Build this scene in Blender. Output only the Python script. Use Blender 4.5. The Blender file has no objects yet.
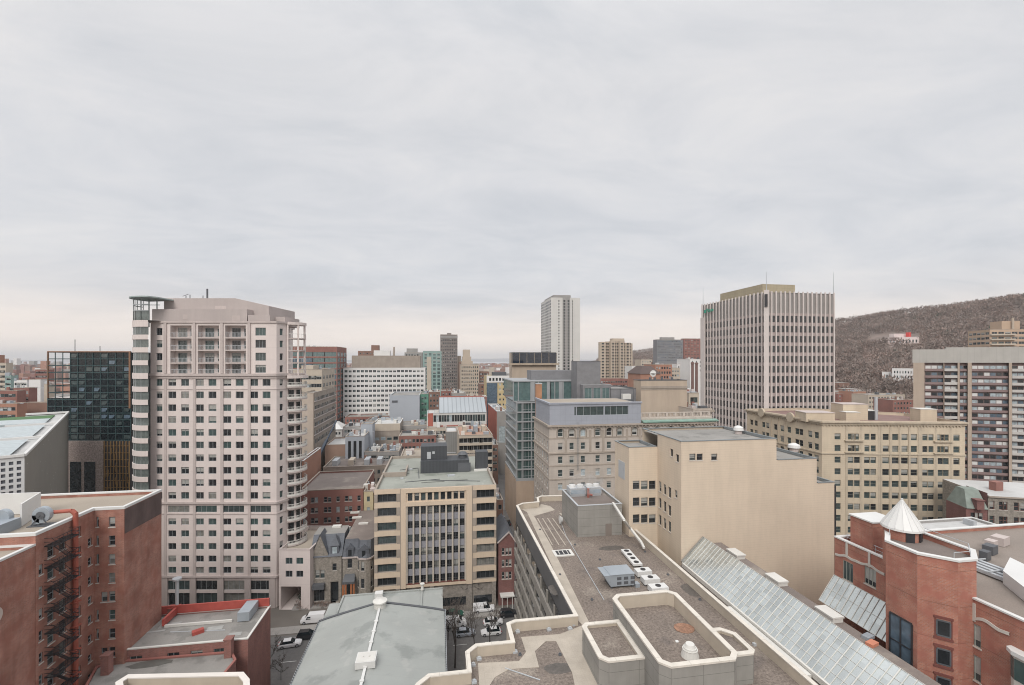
import bpy, math, random
from math import sin, cos, tan, atan, atan2, radians, pi, hypot, sqrt
from mathutils import Vector, noise
random.seed(7)
S = bpy.context.scene
COL = S.collection
# ------------------------------------------------------------ camera, world, sun, exposure
F = 455.1; TH = radians(9.11); HZ = 360.0; CAMZ = 62.0
cam_d = bpy.data.cameras.new('camera'); cam = bpy.data.objects.new('camera', cam_d); COL.objects.link(cam)
cam.location = (0, 0, CAMZ); cam.rotation_euler = (pi/2, 0, -TH)
cam_d.sensor_width = 36; cam_d.lens = 36*F/1024; cam_d.shift_y = (HZ-342.5)/1024
cam_d.clip_start = 0.5; cam_d.clip_end = 60000
S.camera = cam
S.render.resolution_x = 1024; S.render.resolution_y = 685
S.view_settings.view_transform = 'Standard'; S.view_settings.look = 'None'
S.view_settings.gamma = 1; S.view_settings.use_curve_mapping = False
S.view_settings.exposure = 0.43
S.cycles.pixel_filter_type = 'BLACKMAN_HARRIS'; S.cycles.filter_width = 1.05
SUN_EL = radians(42); SUN_AZ = radians(200)
W = bpy.data.worlds.new('World'); S.world = W; W.use_nodes = True
nt = W.node_tree; nt.nodes.clear()
def N(t, typ, **k):
    n = t.nodes.new(typ)
    for a, b in k.items(): setattr(n, a, b)
    return n
def build_world():
    L = nt.links.new
    out = N(nt, 'ShaderNodeOutputWorld'); bg = N(nt, 'ShaderNodeBackground'); bgs = N(nt, 'ShaderNodeBackground')
    sky = N(nt, 'ShaderNodeTexSky'); sky.sky_type = 'NISHITA'; sky.sun_disc = False
    sky.sun_elevation = SUN_EL; sky.sun_rotation = SUN_AZ; sky.air_density = 1.5; sky.dust_density = 3
    L(sky.outputs[0], bgs.inputs[0]); bgs.inputs[1].default_value = 0.05
    tc = N(nt, 'ShaderNodeTexCoord'); sep = N(nt, 'ShaderNodeSeparateXYZ'); L(tc.outputs['Generated'], sep.inputs[0])
    def M(op, a, b=None, c=None):
        n = N(nt, 'ShaderNodeMath', operation=op)
        for i, x in enumerate((a, b, c)):
            if x is None: continue
            if isinstance(x, (int, float)): n.inputs[i].default_value = x
            else: L(x, n.inputs[i])
        return n.outputs[0]
    el = M('MAXIMUM', sep.outputs[2], 0.0)
    den = M('ADD', el, 0.16)
    cx = M('DIVIDE', sep.outputs[0], den); cy = M('DIVIDE', sep.outputs[1], den)
    comb = N(nt, 'ShaderNodeCombineXYZ'); L(cx, comb.inputs[0]); L(cy, comb.inputs[1])
    mp = N(nt, 'ShaderNodeMapping'); mp.inputs['Rotation'].default_value = (0, 0, radians(25)); mp.inputs['Scale'].default_value = (.72, 1.15, 1)
    L(comb.outputs[0], mp.inputs[0])
    n1 = N(nt, 'ShaderNodeTexNoise'); n1.inputs['Scale'].default_value = 1.9; n1.inputs['Detail'].default_value = 10; n1.inputs['Roughness'].default_value = .64; n1.inputs['Distortion'].default_value = .5
    L(mp.outputs[0], n1.inputs['Vector'])
    n2 = N(nt, 'ShaderNodeTexNoise'); n2.inputs['Scale'].default_value = .45; n2.inputs['Detail'].default_value = 4; n2.inputs['Distortion'].default_value = .3
    L(mp.outputs[0], n2.inputs['Vector'])
    mix = M('ADD', M('MULTIPLY', n1.outputs[0], .5), M('MULTIPLY', n2.outputs[0], .5))
    cr = N(nt, 'ShaderNodeValToRGB'); L(mix, cr.inputs[0])
    e = cr.color_ramp.elements
    e[0].position = .38; e[0].color = (.465, .482, .512, 1); e[1].position = .63; e[1].color = (.625, .615, .615, 1)
    m = e.new(.5); m.color = (.548, .553, .572, 1)
    # elevation gain: warm pale band at the horizon, slightly darker bank above it, brighter towards the zenith
    g = N(nt, 'ShaderNodeValToRGB'); L(el, g.inputs[0])
    e = g.color_ramp.elements
    e[0].position = 0; e[0].color = (1.22, 1.12, 1.03, 1)
    e[1].position = 1; e[1].color = (2.7, 2.66, 2.6, 1)
    for p, c in ((.045, (1.24, 1.15, 1.07)), (.10, (1.08, 1.05, 1.03)), (.17, (.99, 1.0, 1.015)), (.30, (1.0, 1.005, 1.015)), (.5, (1.06, 1.05, 1.04)), (.64, (1.12, 1.11, 1.1)), (.72, (1.7, 1.68, 1.65))):
        x = e.new(p); x.color = (*c, 1)
    mm = N(nt, 'ShaderNodeMix', data_type='RGBA', blend_type='MULTIPLY'); mm.inputs[0].default_value = 1
    L(cr.outputs[0], mm.inputs[6]); L(g.outputs[0], mm.inputs[7])
    # clouds fade out in the lowest few degrees
    fl = N(nt, 'ShaderNodeMapRange'); L(el, fl.inputs[0]); fl.inputs[1].default_value = 0.0; fl.inputs[2].default_value = .12
    flat = N(nt, 'ShaderNodeMix', data_type='RGBA'); L(fl.outputs[0], flat.inputs[0]); flat.inputs[6].default_value = (.90, .79, .70, 1); L(mm.outputs[2], flat.inputs[7])
    L(flat.outputs[2], bg.inputs[0]); bg.inputs[1].default_value = 1.0
    ms = N(nt, 'ShaderNodeMixShader'); ms.inputs[0].default_value = .94
    L(bgs.outputs[0], ms.inputs[1]); L(bg.outputs[0], ms.inputs[2]); L(ms.outputs[0], out.inputs[0])
build_world()
sd = bpy.data.lights.new('sun', 'SUN'); sd.energy = 1.5; sd.angle = radians(24); sd.color = (1, .96, .9)
sun = bpy.data.objects.new('sun', sd); COL.objects.link(sun)
sun.rotation_euler = Vector((-sin(SUN_AZ)*cos(SUN_EL), -cos(SUN_AZ)*cos(SUN_EL), -sin(SUN_EL))).to_track_quat('-Z', 'Y').to_euler()

# ------------------------------------------------------------ survey helpers: bearings to ground coordinates
def az(px): return atan((px-512)/F)+TH
def dirv(px): a = az(px); return Vector((sin(a), cos(a)))
def depth_of(x, y): return x*sin(TH)+y*cos(TH)
def P(px, py, z):                       # point of the sight line at height z
    D = (CAMZ-z)*F/(py-HZ); r = (px-512)/F
    return Vector((D*(r*cos(TH)+sin(TH)), D*(cos(TH)-r*sin(TH)), z))
def PD(px, D):                          # ground point at camera depth D
    r = (px-512)/F
    return Vector((D*(r*cos(TH)+sin(TH)), D*(cos(TH)-r*sin(TH))))
def zat(py, x, y): return CAMZ+(HZ-py)/F*depth_of(x, y)
def XY(px, Y): return Vector((Y*tan(az(px)), Y))
def XX(px, X): return Vector((X, X/tan(az(px))))
def on_line(px, A, d):                  # sight line meets A + t d
    v = dirv(px); den = v.x*d.y-v.y*d.x
    t = (v.y*A.x-v.x*A.y)/den
    return A+d*t
def plan(p0, p1, c, back=None, depth=None, side='L', phi=0):
    """rectangle in plan: front left and right bearings, distance of the front, back corner bearing or depth, turned by phi degrees"""
    ph = radians(phi); u = Vector((cos(ph), sin(ph))); v = Vector((-sin(ph), cos(ph)))
    O = v*c
    A = on_line(p0, O, u); B = on_line(p1, O, u)
    if depth is None:
        q = A if side == 'L' else B
        depth = (on_line(back, q, v)-q).dot(v)
    return [A, B, B+v*depth, A+v*depth]

# ------------------------------------------------------------ materials
MATS = {}
def mat(name, col, rough=.85, var=.12, vs=.25, streak=0, fine=.0, fs=6, joint=None, jcol=.7, brick=False, metal=0, bump=0, spec=.5, col2=None, patch=None, cell=None):
    if name in MATS: return MATS[name]
    m = bpy.data.materials.new(name); m.use_nodes = True; t = m.node_tree; b = t.nodes['Principled BSDF']; L = t.links.new
    b.inputs['Roughness'].default_value = rough; b.inputs['Metallic'].default_value = metal; b.inputs['Specular IOR Level'].default_value = spec
    uv = N(t, 'ShaderNodeUVMap'); uv.uv_map = 'UVMap'
    c = N(t, 'ShaderNodeRGB'); c.outputs[0].default_value = (*col, 1); cur = c.outputs[0]
    def noise_(scale, detail=4, sc=(1, 1, 1), rough=.55):
        mp = N(t, 'ShaderNodeMapping'); mp.inputs['Scale'].default_value = sc; L(uv.outputs[0], mp.inputs[0])
        n = N(t, 'ShaderNodeTexNoise'); n.inputs['Scale'].default_value = scale; n.inputs['Detail'].default_value = detail; n.inputs['Roughness'].default_value = rough; L(mp.outputs[0], n.inputs['Vector'])
        return n.outputs[0]
    def mul(cur, fac, lo, hi, a=.3, z=.7):
        mr = N(t, 'ShaderNodeMapRange'); L(fac, mr.inputs[0]); mr.inputs[1].default_value = a; mr.inputs[2].default_value = z; mr.inputs[3].default_value = lo; mr.inputs[4].default_value = hi
        x = N(t, 'ShaderNodeVectorMath', operation='SCALE'); L(cur, x.inputs[0]); L(mr.outputs[0], x.inputs[3]); return x.outputs[0]
    def mixc(cur, other, fac, a, z, amt=1):
        mr = N(t, 'ShaderNodeMapRange'); L(fac, mr.inputs[0]); mr.inputs[1].default_value = a; mr.inputs[2].default_value = z; mr.inputs[4].default_value = amt
        x = N(t, 'ShaderNodeMix', data_type='RGBA'); L(mr.outputs[0], x.inputs[0]); L(cur, x.inputs[6]); x.inputs[7].default_value = (*other, 1); return x.outputs[2]
    if brick:
        br = N(t, 'ShaderNodeTexBrick'); L(uv.outputs[0], br.inputs['Vector']); br.inputs['Scale'].default_value = 1
        br.inputs['Brick Width'].default_value = .42; br.inputs['Row Height'].default_value = .15; br.inputs['Mortar Size'].default_value = .02; br.inputs['Bias'].default_value = -.1
        br.inputs['Color1'].default_value = (*[x*.85 for x in col], 1); br.inputs['Color2'].default_value = (*[min(1, x*1.15) for x in col], 1)
        mo = sum(col)/3; br.inputs['Mortar'].default_value = (*[x*.6+mo*.55 for x in col], 1)
        cur = br.outputs[0]
    if col2 is not None: cur = mixc(cur, col2, noise_(vs*1.7, 5), .42, .62)
    if patch is not None:
        for k, (pc, ps, a) in enumerate(patch): cur = mixc(cur, pc, noise_(ps, 6, (1, 1, 1), .62), a, a+.07, .75)
    if var: cur = mul(cur, noise_(vs), 1-var, 1+var)
    if cell:
        dv_ = N(t, 'ShaderNodeVectorMath', operation='DIVIDE'); L(uv.outputs[0], dv_.inputs[0]); dv_.inputs[1].default_value = (cell[0], cell[1], 1)
        fl_ = N(t, 'ShaderNodeVectorMath', operation='FLOOR'); L(dv_.outputs[0], fl_.inputs[0]); wn_ = N(t, 'ShaderNodeTexWhiteNoise'); wn_.noise_dimensions = '2D'; L(fl_.outputs[0], wn_.inputs['Vector']); cur = mul(cur, wn_.outputs['Value'], 1-cell[2], 1+cell[2], 0, 1)
    if streak: cur = mul(cur, noise_(.55, 6, (1, .12, 1), .7), 1-streak*.55, 1+streak*.15, .35, .6)
    if fine: cur = mul(cur, noise_(fs, 3, rough=.8), 1-fine, 1+fine)
    if joint:
        sp = N(t, 'ShaderNodeSeparateXYZ'); L(uv.outputs[0], sp.inputs[0]); fac = None
        for i, (per, wd) in enumerate(joint):
            if not per: continue
            d = N(t, 'ShaderNodeMath', operation='DIVIDE'); L(sp.outputs[i], d.inputs[0]); d.inputs[1].default_value = per
            f_ = N(t, 'ShaderNodeMath', operation='FRACT'); L(d.outputs[0], f_.inputs[0])
            l = N(t, 'ShaderNodeMath', operation='LESS_THAN'); L(f_.outputs[0], l.inputs[0]); l.inputs[1].default_value = wd/per
            if fac is None: fac = l.outputs[0]
            else:
                mx = N(t, 'ShaderNodeMath', operation='MAXIMUM'); L(fac, mx.inputs[0]); L(l.outputs[0], mx.inputs[1]); fac = mx.outputs[0]
        if fac is not None: cur = mul(cur, fac, 1, jcol, 0, 1)
    L(cur, b.inputs['Base Color'])
    if bump:
        bp = N(t, 'ShaderNodeBump'); bp.inputs['Strength'].default_value = bump; bp.inputs['Distance'].default_value = .1; L(noise_(fs, 3), bp.inputs['Height']); L(bp.outputs[0], b.inputs['Normal'])
    MATS[name] = m; return m
def glass(name, col, rough=.08, spec=.7, var=.22):
    if name in MATS: return MATS[name]
    m = bpy.data.materials.new(name); m.use_nodes = True; t = m.node_tree; b = t.nodes['Principled BSDF']; L = t.links.new
    b.inputs['Roughness'].default_value = rough; b.inputs['Specular IOR Level'].default_value = spec
    uv = N(t, 'ShaderNodeUVMap'); uv.uv_map = 'UVMap'
    oi = N(t, 'ShaderNodeObjectInfo'); mp = N(t, 'ShaderNodeVectorMath', operation='ADD'); cb = N(t, 'ShaderNodeCombineXYZ')
    ml = N(t, 'ShaderNodeMath', operation='MULTIPLY'); L(oi.outputs['Random'], ml.inputs[0]); ml.inputs[1].default_value = 50; L(ml.outputs[0], cb.inputs[0]); L(cb.outputs[0], mp.inputs[1]); L(uv.outputs[0], mp.inputs[0])
    n = N(t, 'ShaderNodeTexNoise'); n.inputs['Scale'].default_value = .9; n.inputs['Detail'].default_value = 2; L(mp.outputs[0], n.inputs['Vector'])
    mr = N(t, 'ShaderNodeMapRange'); L(n.outputs[0], mr.inputs[0]); mr.inputs[1].default_value = .35; mr.inputs[2].default_value = .65; mr.inputs[3].default_value = 1-var; mr.inputs[4].default_value = 1+var
    x = N(t, 'ShaderNodeVectorMath', operation='SCALE'); x.inputs[0].default_value = col; L(mr.outputs[0], x.inputs[3]); L(x.outputs[0], b.inputs['Base Color'])
    MATS[name] = m; return m
G_DARK = glass('glass dark', (.022, .026, .03)); G_MID = glass('glass mid', (.05, .07, .072)); G_GREEN = glass('glass green', (.055, .09, .088), var=.12)
G_CURT = glass('glass with curtain', (.20, .20, .185), .3); G_BLUE = glass('glass blue', (.09, .13, .17)); G_PALE = glass('glass pale', (.36, .42, .45), .2)
G_TEAL = glass('glass teal', (.10, .155, .155), var=.12); G_BAY = glass('glass bay', (.12, .14, .135)); G_BLACK = glass('glass black', (.008, .014, .018), .05, .35)
WHITE = mat('white paint', (.62, .62, .61), .5, .05); OFFW = mat('off white metal', (.6, .59, .56), .6, .06)
BLACK = mat('black metal', (.03, .03, .034), .5, .1); DGREY = mat('dark grey metal', (.09, .095, .105), .6, .12); LGREY = mat('light grey metal', (.42, .44, .46), .5, .1)
GALV = mat('galvanised metal', (.36, .40, .44), .4, .12, metal=.3); VOID = mat('dark void', (.015, .015, .017), .9, 0)
ALU = mat('aluminium frame', (.3, .32, .33), .45, .05)
R_GRAVEL = mat('gravel roof', (.182, .15, .128), .95, .14, .18, fine=.5, fs=3.2, patch=[((.26, .225, .19), .11, .56), ((.125, .105, .095), .2, .57)], bump=.25)
R_GREY = mat('grey roofing', (.25, .24, .225), .9, .16, .12, fine=.12, patch=[((.17, .165, .155), .2, .55)])
R_TAN = mat('tan roofing', (.33, .285, .235), .9, .12, .1, fine=.12)
R_BROWN = mat('brown roofing', (.19, .16, .145), .9, .16, .15, fine=.15, patch=[((.25, .22, .19), .15, .56)])
R_WHITE = mat('white roofing', (.46, .46, .455), .8, .14, .1, patch=[((.38, .38, .37), .2, .56)])
R_GREEN = mat('greenish membrane roofing', (.27, .28, .25), .85, .14, .1, fine=.08, patch=[((.17, .185, .16), .12, .55), ((.33, .34, .31), .3, .6)])

# ------------------------------------------------------------ mesh builder
class MB:
    def __init__(s): s.v = []; s.f = []; s.m = []; s.uv = []
    def face(s, pts, m=0, uv=None):
        i = len(s.v); s.v += [tuple(p) for p in pts]; s.f.append(tuple(range(i, i+len(pts)))); s.m.append(m)
        if uv is None:
            a, b, c = Vector(pts[0]), Vector(pts[1]), Vector(pts[2]); n = (b-a).cross(c-b)
            ax, ay, azz = abs(n.x), abs(n.y), abs(n.z)
            if azz >= ax*.9 and azz >= ay*.9: uv = [(p[0], p[1]) for p in pts]
            elif azz < 1e-6*(ax+ay+1e-9) or True:
                if ax > ay: uv = [(p[1], p[2]) for p in pts]
                else: uv = [(p[0], p[2]) for p in pts]
        s.uv.append(uv)
    def wall(s, A, B, z0, z1, m=0, u0=0):
        L = (Vector(B[:2])-Vector(A[:2])).length
        s.face([(A[0], A[1], z0), (B[0], B[1], z0), (B[0], B[1], z1), (A[0], A[1], z1)], m, [(u0, z0), (u0+L, z0), (u0+L, z1), (u0, z1)])
    def box(s, x0, y0, z0, x1, y1, z1, m=0, top=None):
        s.prism([(x0, y0), (x1, y0), (x1, y1), (x0, y1)], z0, z1, m, top)
    def prism(s, poly, z0, z1, m=0, top=None, bottom=True):
        n = len(poly); u = 0
        for i in range(n):
            a, b = poly[i], poly[(i+1) % n]; s.wall(a, b, z0, z1, m, u); u += hypot(b[0]-a[0], b[1]-a[1])
        s.face([(p[0], p[1], z1) for p in poly], m if top is None else top)
        if bottom: s.face([(p[0], p[1], z0) for p in reversed(poly)], m)
    def obox(s, c, ang, w, d, z0, z1, m=0, top=None):
        u = Vector((cos(ang), sin(ang))); v = Vector((-sin(ang), cos(ang))); c = Vector(c[:2])
        s.prism([c-u*w/2-v*d/2, c+u*w/2-v*d/2, c+u*w/2+v*d/2, c-u*w/2+v*d/2], z0, z1, m, top)
    def cyl(s, c, r0, r1, z0, z1, n=16, m=0, top=None, cap=True):
        for i in range(n):
            a, b = 2*pi*i/n, 2*pi*(i+1)/n
            q = [(c[0]+r0*cos(a), c[1]+r0*sin(a), z0), (c[0]+r0*cos(b), c[1]+r0*sin(b), z0), (c[0]+r1*cos(b), c[1]+r1*sin(b), z1), (c[0]+r1*cos(a), c[1]+r1*sin(a), z1)]
            if r1 < 1e-4: q = q[:3]
            r = max(r0, r1); uv = [(a*r, z0), (b*r, z0), (b*r, z1), (a*r, z1)][:len(q)]
            s.face(q, m, uv)
        if cap:
            if r1 > 1e-4: s.face([(c[0]+r1*cos(2*pi*i/n), c[1]+r1*sin(2*pi*i/n), z1) for i in range(n)], m if top is None else top)
            s.face([(c[0]+r0*cos(-2*pi*i/n), c[1]+r0*sin(-2*pi*i/n), z0) for i in range(n)], m)
    def tube(s, a, b, r0, r1=None, n=5, m=0):
        a = Vector(a); b = Vector(b); r1 = r0 if r1 is None else r1
        d = (b-a); 
        if d.length < 1e-6: return
        d.normalize(); x = d.cross(Vector((0, 0, 1))) if abs(d.z) < .95 else d.cross(Vector((1, 0, 0))); x.normalize(); y = d.cross(x)
        ra = [a+(x*cos(2*pi*i/n)+y*sin(2*pi*i/n))*r0 for i in range(n)]; rb = [b+(x*cos(2*pi*i/n)+y*sin(2*pi*i/n))*r1 for i in range(n)]
        for i in range(n):
            j = (i+1) % n; s.face([ra[j], ra[i], rb[i], rb[j]], m)
        s.face(ra, m); s.face(rb[::-1], m)
    def bar(s, a, b, w, h, m=0):          # rectangular beam between two points
        a = Vector(a); b = Vector(b); d = b-a
        if d.length < 1e-6: return
        d.normalize(); x = d.cross(Vector((0, 0, 1))) if abs(d.z) < .98 else Vector((1, 0, 0)); x.normalize(); y = x.cross(d); x = x*w/2; y = y*h/2
        c = [(-1, -1), (1, -1), (1, 1), (-1, 1)]
        A_ = [a+x*i+y*j for i, j in c]; B_ = [b+x*i+y*j for i, j in c]
        for i in range(4):
            j = (i+1) % 4; s.face([A_[i], A_[j], B_[j], B_[i]], m)
        s.face(A_[::-1], m); s.face(B_, m)
    def add(s, o, ang=0, loc=(0, 0, 0), mm=None):
        i = len(s.v); ca, sa = cos(ang), sin(ang)
        s.v += [(x*ca-y*sa+loc[0], x*sa+y*ca+loc[1], z+loc[2]) for x, y, z in o.v]
        s.f += [tuple(k+i for k in f) for f in o.f]; s.m += [k if mm is None else mm[k] for k in o.m]; s.uv += o.uv
    def mesh(s, name, mats, off=(0, 0, 0), smooth=False):
        me = bpy.data.meshes.new(name); ox, oy, oz = off
        me.from_pydata([(x-ox, y-oy, z-oz) for x, y, z in s.v], [], s.f)
        for m in mats: me.materials.append(m)
        me.polygons.foreach_set('material_index', [min(k, len(mats)-1) for k in s.m])
        ul = me.uv_layers.new(name='UVMap'); ul.data.foreach_set('uv', [c for u in s.uv for p in u for c in p[:2]])
        if smooth:
            for p in me.polygons: p.use_smooth = True
        me.update(); return me
    def build(s, name, mats, parent=None, smooth=False, loc=None):
        if not isinstance(mats, (list, tuple)): mats = [mats]
        off = parent['_o'] if parent is not None else (loc or (0, 0, 0))
        o = bpy.data.objects.new(name, s.mesh(name, mats, off, smooth)); COL.objects.link(o)
        if parent is not None: o.parent = parent; o['_o'] = list(off)
        else: o.location = off; o['_o'] = list(off)
        return o
def thing(name, label, cat, loc, group=None):
    o = bpy.data.objects.new(name, None); COL.objects.link(o); loc = (loc[0], loc[1], loc[2] if len(loc) > 2 else 0)
    o.location = loc; o['_o'] = list(loc); o['label'] = label; o['category'] = cat
    if group: o['group'] = group
    o.empty_display_size = .5
    return o
def tag(o, label, cat, group=None):
    o['label'] = label; o['category'] = cat
    if group: o['group'] = group
    return o
def struct(mb, name, mats, kind='structure'):
    o = mb.build(name, mats); o['kind'] = kind; return o
def offset(poly, d):                      # d > 0 moves edges inwards (poly counter-clockwise)
    n = len(poly); out = []
    for i in range(n):
        a, b, c = Vector(poly[i-1][:2]), Vector(poly[i][:2]), Vector(poly[(i+1) % n][:2])
        e1 = (b-a).normalized(); e2 = (c-b).normalized(); n1 = Vector((-e1.y, e1.x)); n2 = Vector((-e2.y, e2.x))
        k = 1+n1.dot(n2)
        out.append(b+(n1+n2)*(d/max(k, .2)))
    return out
def centroid(poly): return (sum(p[0] for p in poly)/len(poly), sum(p[1] for p in poly)/len(poly))

# ------------------------------------------------------------ windows
WC = {}
def win_mb(w, h, style, rev, bl=0):
    """local frame: x along the wall, y into the wall. slots 0 frame 1 glass 2 sill"""
    k = (round(w, 2), round(h, 2), style, round(rev, 2), bl)
    if k in WC: return WC[k]
    fr, gl, sl = MB(), MB(), MB(); t = .07; y0, y1 = rev-.09, rev+.01; gy = rev-.03; x0, x1 = -w/2, w/2
    if style != 'void':
        fr.box(x0, y0, 0, x0+t, y1, h); fr.box(x1-t, y0, 0, x1, y1, h)
        fr.box(x0+t, y0, 0, x1-t, y1, t); fr.box(x0+t, y0, h-t, x1-t, y1, h)
    nv, nh = 0, []
    if style == 'sash': nh = [.5]
    elif style == 'pair': nv = 1
    elif style == 'pairsash': nv = 1; nh = [.5]
    elif style.startswith('strip'): nv = int(style[5:])
    elif style == 'bank': nv = 1; nh = [.3]
    for i in range(nv):
        x = x0+(x1-x0)*(i+1)/(nv+1); fr.box(x-t/2, y0, t, x+t/2, y1, h-t)
    for q in nh: fr.box(x0+t, y0-.01, h*q-t/2, x1-t, y1-.001, h*q+t/2)
    gl.face([(x0+.01, gy, .01), (x1-.01, gy, .01), (x1-.01, gy, h-.01), (x0+.01, gy, h-.01)])
    if bl: gl.face([(x0+.02, gy-.008, h*(1-bl)), (x1-.02, gy-.008, h*(1-bl)), (x1-.02, gy-.008, h-.02), (x0+.02, gy-.008, h-.02)], 1)
    sl.box(x0-.08, -.07, -.14, x1+.08, rev, -.002)
    WC[k] = (fr, gl, sl); return WC[k]
MC = {}
def place_windows(T, wins, frame, glasses, sill, sub, cap=100, name='window'):
    """wins: (x, y, z, ang, w, h, style, rev)"""
    ccx = [(hypot(q[0], q[1])/max(.3, q[4]*q[5])**.5, i) for i, q in enumerate(wins)]
    ccx.sort(); keep = set(i for _, i in ccx[:cap]); rest = MB(); rn = 0
    for i, (x, y, z, ang, w, h, st, rev) in enumerate(wins):
        gi = random.choices(range(len(glasses)), [g[1] for g in glasses])[0]
        G = glasses[gi][0]; bl = random.choice([0, 0, 0, 0, 0, .3, .45, .7]) if h < 3 and w < 3.5 else 0; fr, gl, sl = win_mb(w, h, st, rev, bl)
        if i in keep:
            key = (round(w, 2), round(h, 2), st, round(rev, 2), bl, frame.name, None if sub else G.name, sill.name if sill else '', sub)
            if key not in MC:
                m = MB(); m.add(fr, mm=[0]); 
                if not sub: m.add(gl, mm=[1, 3])
                if sill and not sub: m.add(sl, mm=[2])
                MC[key] = m.mesh(name, [frame, G, sill or frame, BLIND])
            o = bpy.data.objects.new(name, MC[key]); COL.objects.link(o); o.parent = T
            o.location = (x-T['_o'][0], y-T['_o'][1], z-T['_o'][2]); o.rotation_euler = (0, 0, ang)
            if sub:
                for nm, mb_, mt in (('pane', gl, G), ('sill', sl, sill)):
                    if mt is None: continue
                    k2 = (nm, key[:5], mt.name)
                    if k2 not in MC: MC[k2] = mb_.mesh(nm, [mt, BLIND])
                    c = bpy.data.objects.new(nm, MC[k2]); COL.objects.link(c); c.parent = o
        else:
            rest.add(fr, ang, (x, y, z), mm=[0]); rest.add(gl, ang, (x, y, z), mm=[1+gi, 1+len(glasses)+(1 if sill else 0)])
            if sill: rest.add(sl, ang, (x, y, z), mm=[1+len(glasses)])
            rn += 1
    if rn:
        o = rest.build(name, [frame]+[g[0] for g in glasses]+([sill] if sill else [])+[BLIND], T)
        if rn > 1: o['kind'] = 'stuff'
def facade(mb, A, B, z0, z1, ops, m=0, mr=None, rev=.25, wins=None, u0=0, back=None):
    A = Vector(A[:2]); B = Vector(B[:2]); L = (B-A).length; d = (B-A)/L; nin = Vector((-d.y, d.x)); ang = atan2(d.y, d.x)
    ops = [o for o in ops if o[0] > .02 and o[2] < L-.02 and o[1] >= z0 and o[3] <= z1-.02]
    if not ops: mb.wall(A, B, z0, z1, m, u0); return
    us = sorted(set([0, L]+[round(o[0], 3) for o in ops]+[round(o[2], 3) for o in ops]))
    vs = sorted(set([z0, z1]+[round(o[1], 3) for o in ops]+[round(o[3], 3) for o in ops]))
    def pt(u, v, k=0): q = A+d*u+nin*k; return (q.x, q.y, v)
    for j in range(len(vs)-1):
        vm = (vs[j]+vs[j+1])/2; row = [o for o in ops if o[1] < vm < o[3]]
        st = None
        for i in range(len(us)-1):
            um = (us[i]+us[i+1])/2; hole = any(o[0] < um < o[2] for o in row)
            if not hole and st is None: st = us[i]
            if st is not None and (hole or i == len(us)-2):
                en = us[i] if hole else us[i+1]
                if en > st+1e-4: mb.face([pt(st, vs[j]), pt(en, vs[j]), pt(en, vs[j+1]), pt(st, vs[j+1])], m, [(u0+st, vs[j]), (u0+en, vs[j]), (u0+en, vs[j+1]), (u0+st, vs[j+1])])
                st = None
    mr = m if mr is None else mr
    for o in ops:
        a, b, c, e = o[0], o[1], o[2], o[3]; st = o[4] if len(o) > 4 else 'plain'; rv = o[5] if len(o) > 5 else rev
        mb.face([pt(a, b), pt(a, b, rv), pt(a, e, rv), pt(a, e)][::-1], mr); mb.face([pt(c, b), pt(c, b, rv), pt(c, e, rv), pt(c, e)], mr)
        mb.face([pt(a, b), pt(c, b), pt(c, b, rv), pt(a, b, rv)], mr); mb.face([pt(a, e), pt(c, e), pt(c, e, rv), pt(a, e, rv)][::-1], mr)
        if st == 'blank': mb.face([pt(a, b, rv), pt(c, b, rv), pt(c, e, rv), pt(a, e, rv)], mr)
        elif wins is not None:
            q = A+d*((a+c)/2); wins.append((q.x, q.y, b, ang, c-a-.004, e-b-.004, st, rv))
def reg(L, n, w, z, pitch, rows, h, m0=1.0, m1=None, style='plain', rev=None, skip=()):
    m1 = m0 if m1 is None else m1; out = []; st = (L-m0-m1)/n
    for i in range(n):
        for j in range(rows):
            if (i, j) in skip: continue
            c = m0+st*(i+.5); o = [c-w/2, z+j*pitch, c+w/2, z+j*pitch+h, style]
            if rev: o.append(rev)
            out.append(tuple(o))
    return out
def px_ops(A, B, cols, wpx, rows, hm, ref=None, style='plain', zoff=0):
    """cols: bearings of window centres, rows: sighted heights of centres at the reference column"""
    A = Vector(A[:2]); B = Vector(B[:2]); d = (B-A).normalized(); out = []
    ref = cols[0] if ref is None else ref; R = on_line(ref, A, d)
    for c in cols:
        q = on_line(c, A, d); ql = on_line(c-wpx/2, A, d); qr = on_line(c+wpx/2, A, d); u = (q-A).dot(d); w = abs((qr-ql).dot(d))
        for r in rows:
            z = zat(r, R.x, R.y); out.append((u-w/2, z-hm/2+zoff, u+w/2, z+hm/2+zoff, style))
    return out
BLIND = mat('window blind', (.34, .34, .32), .6, .1, 2)
STDG = [(G_DARK, 5), (G_MID, 3), (G_CURT, 1), (G_GREEN, 1)]
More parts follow.
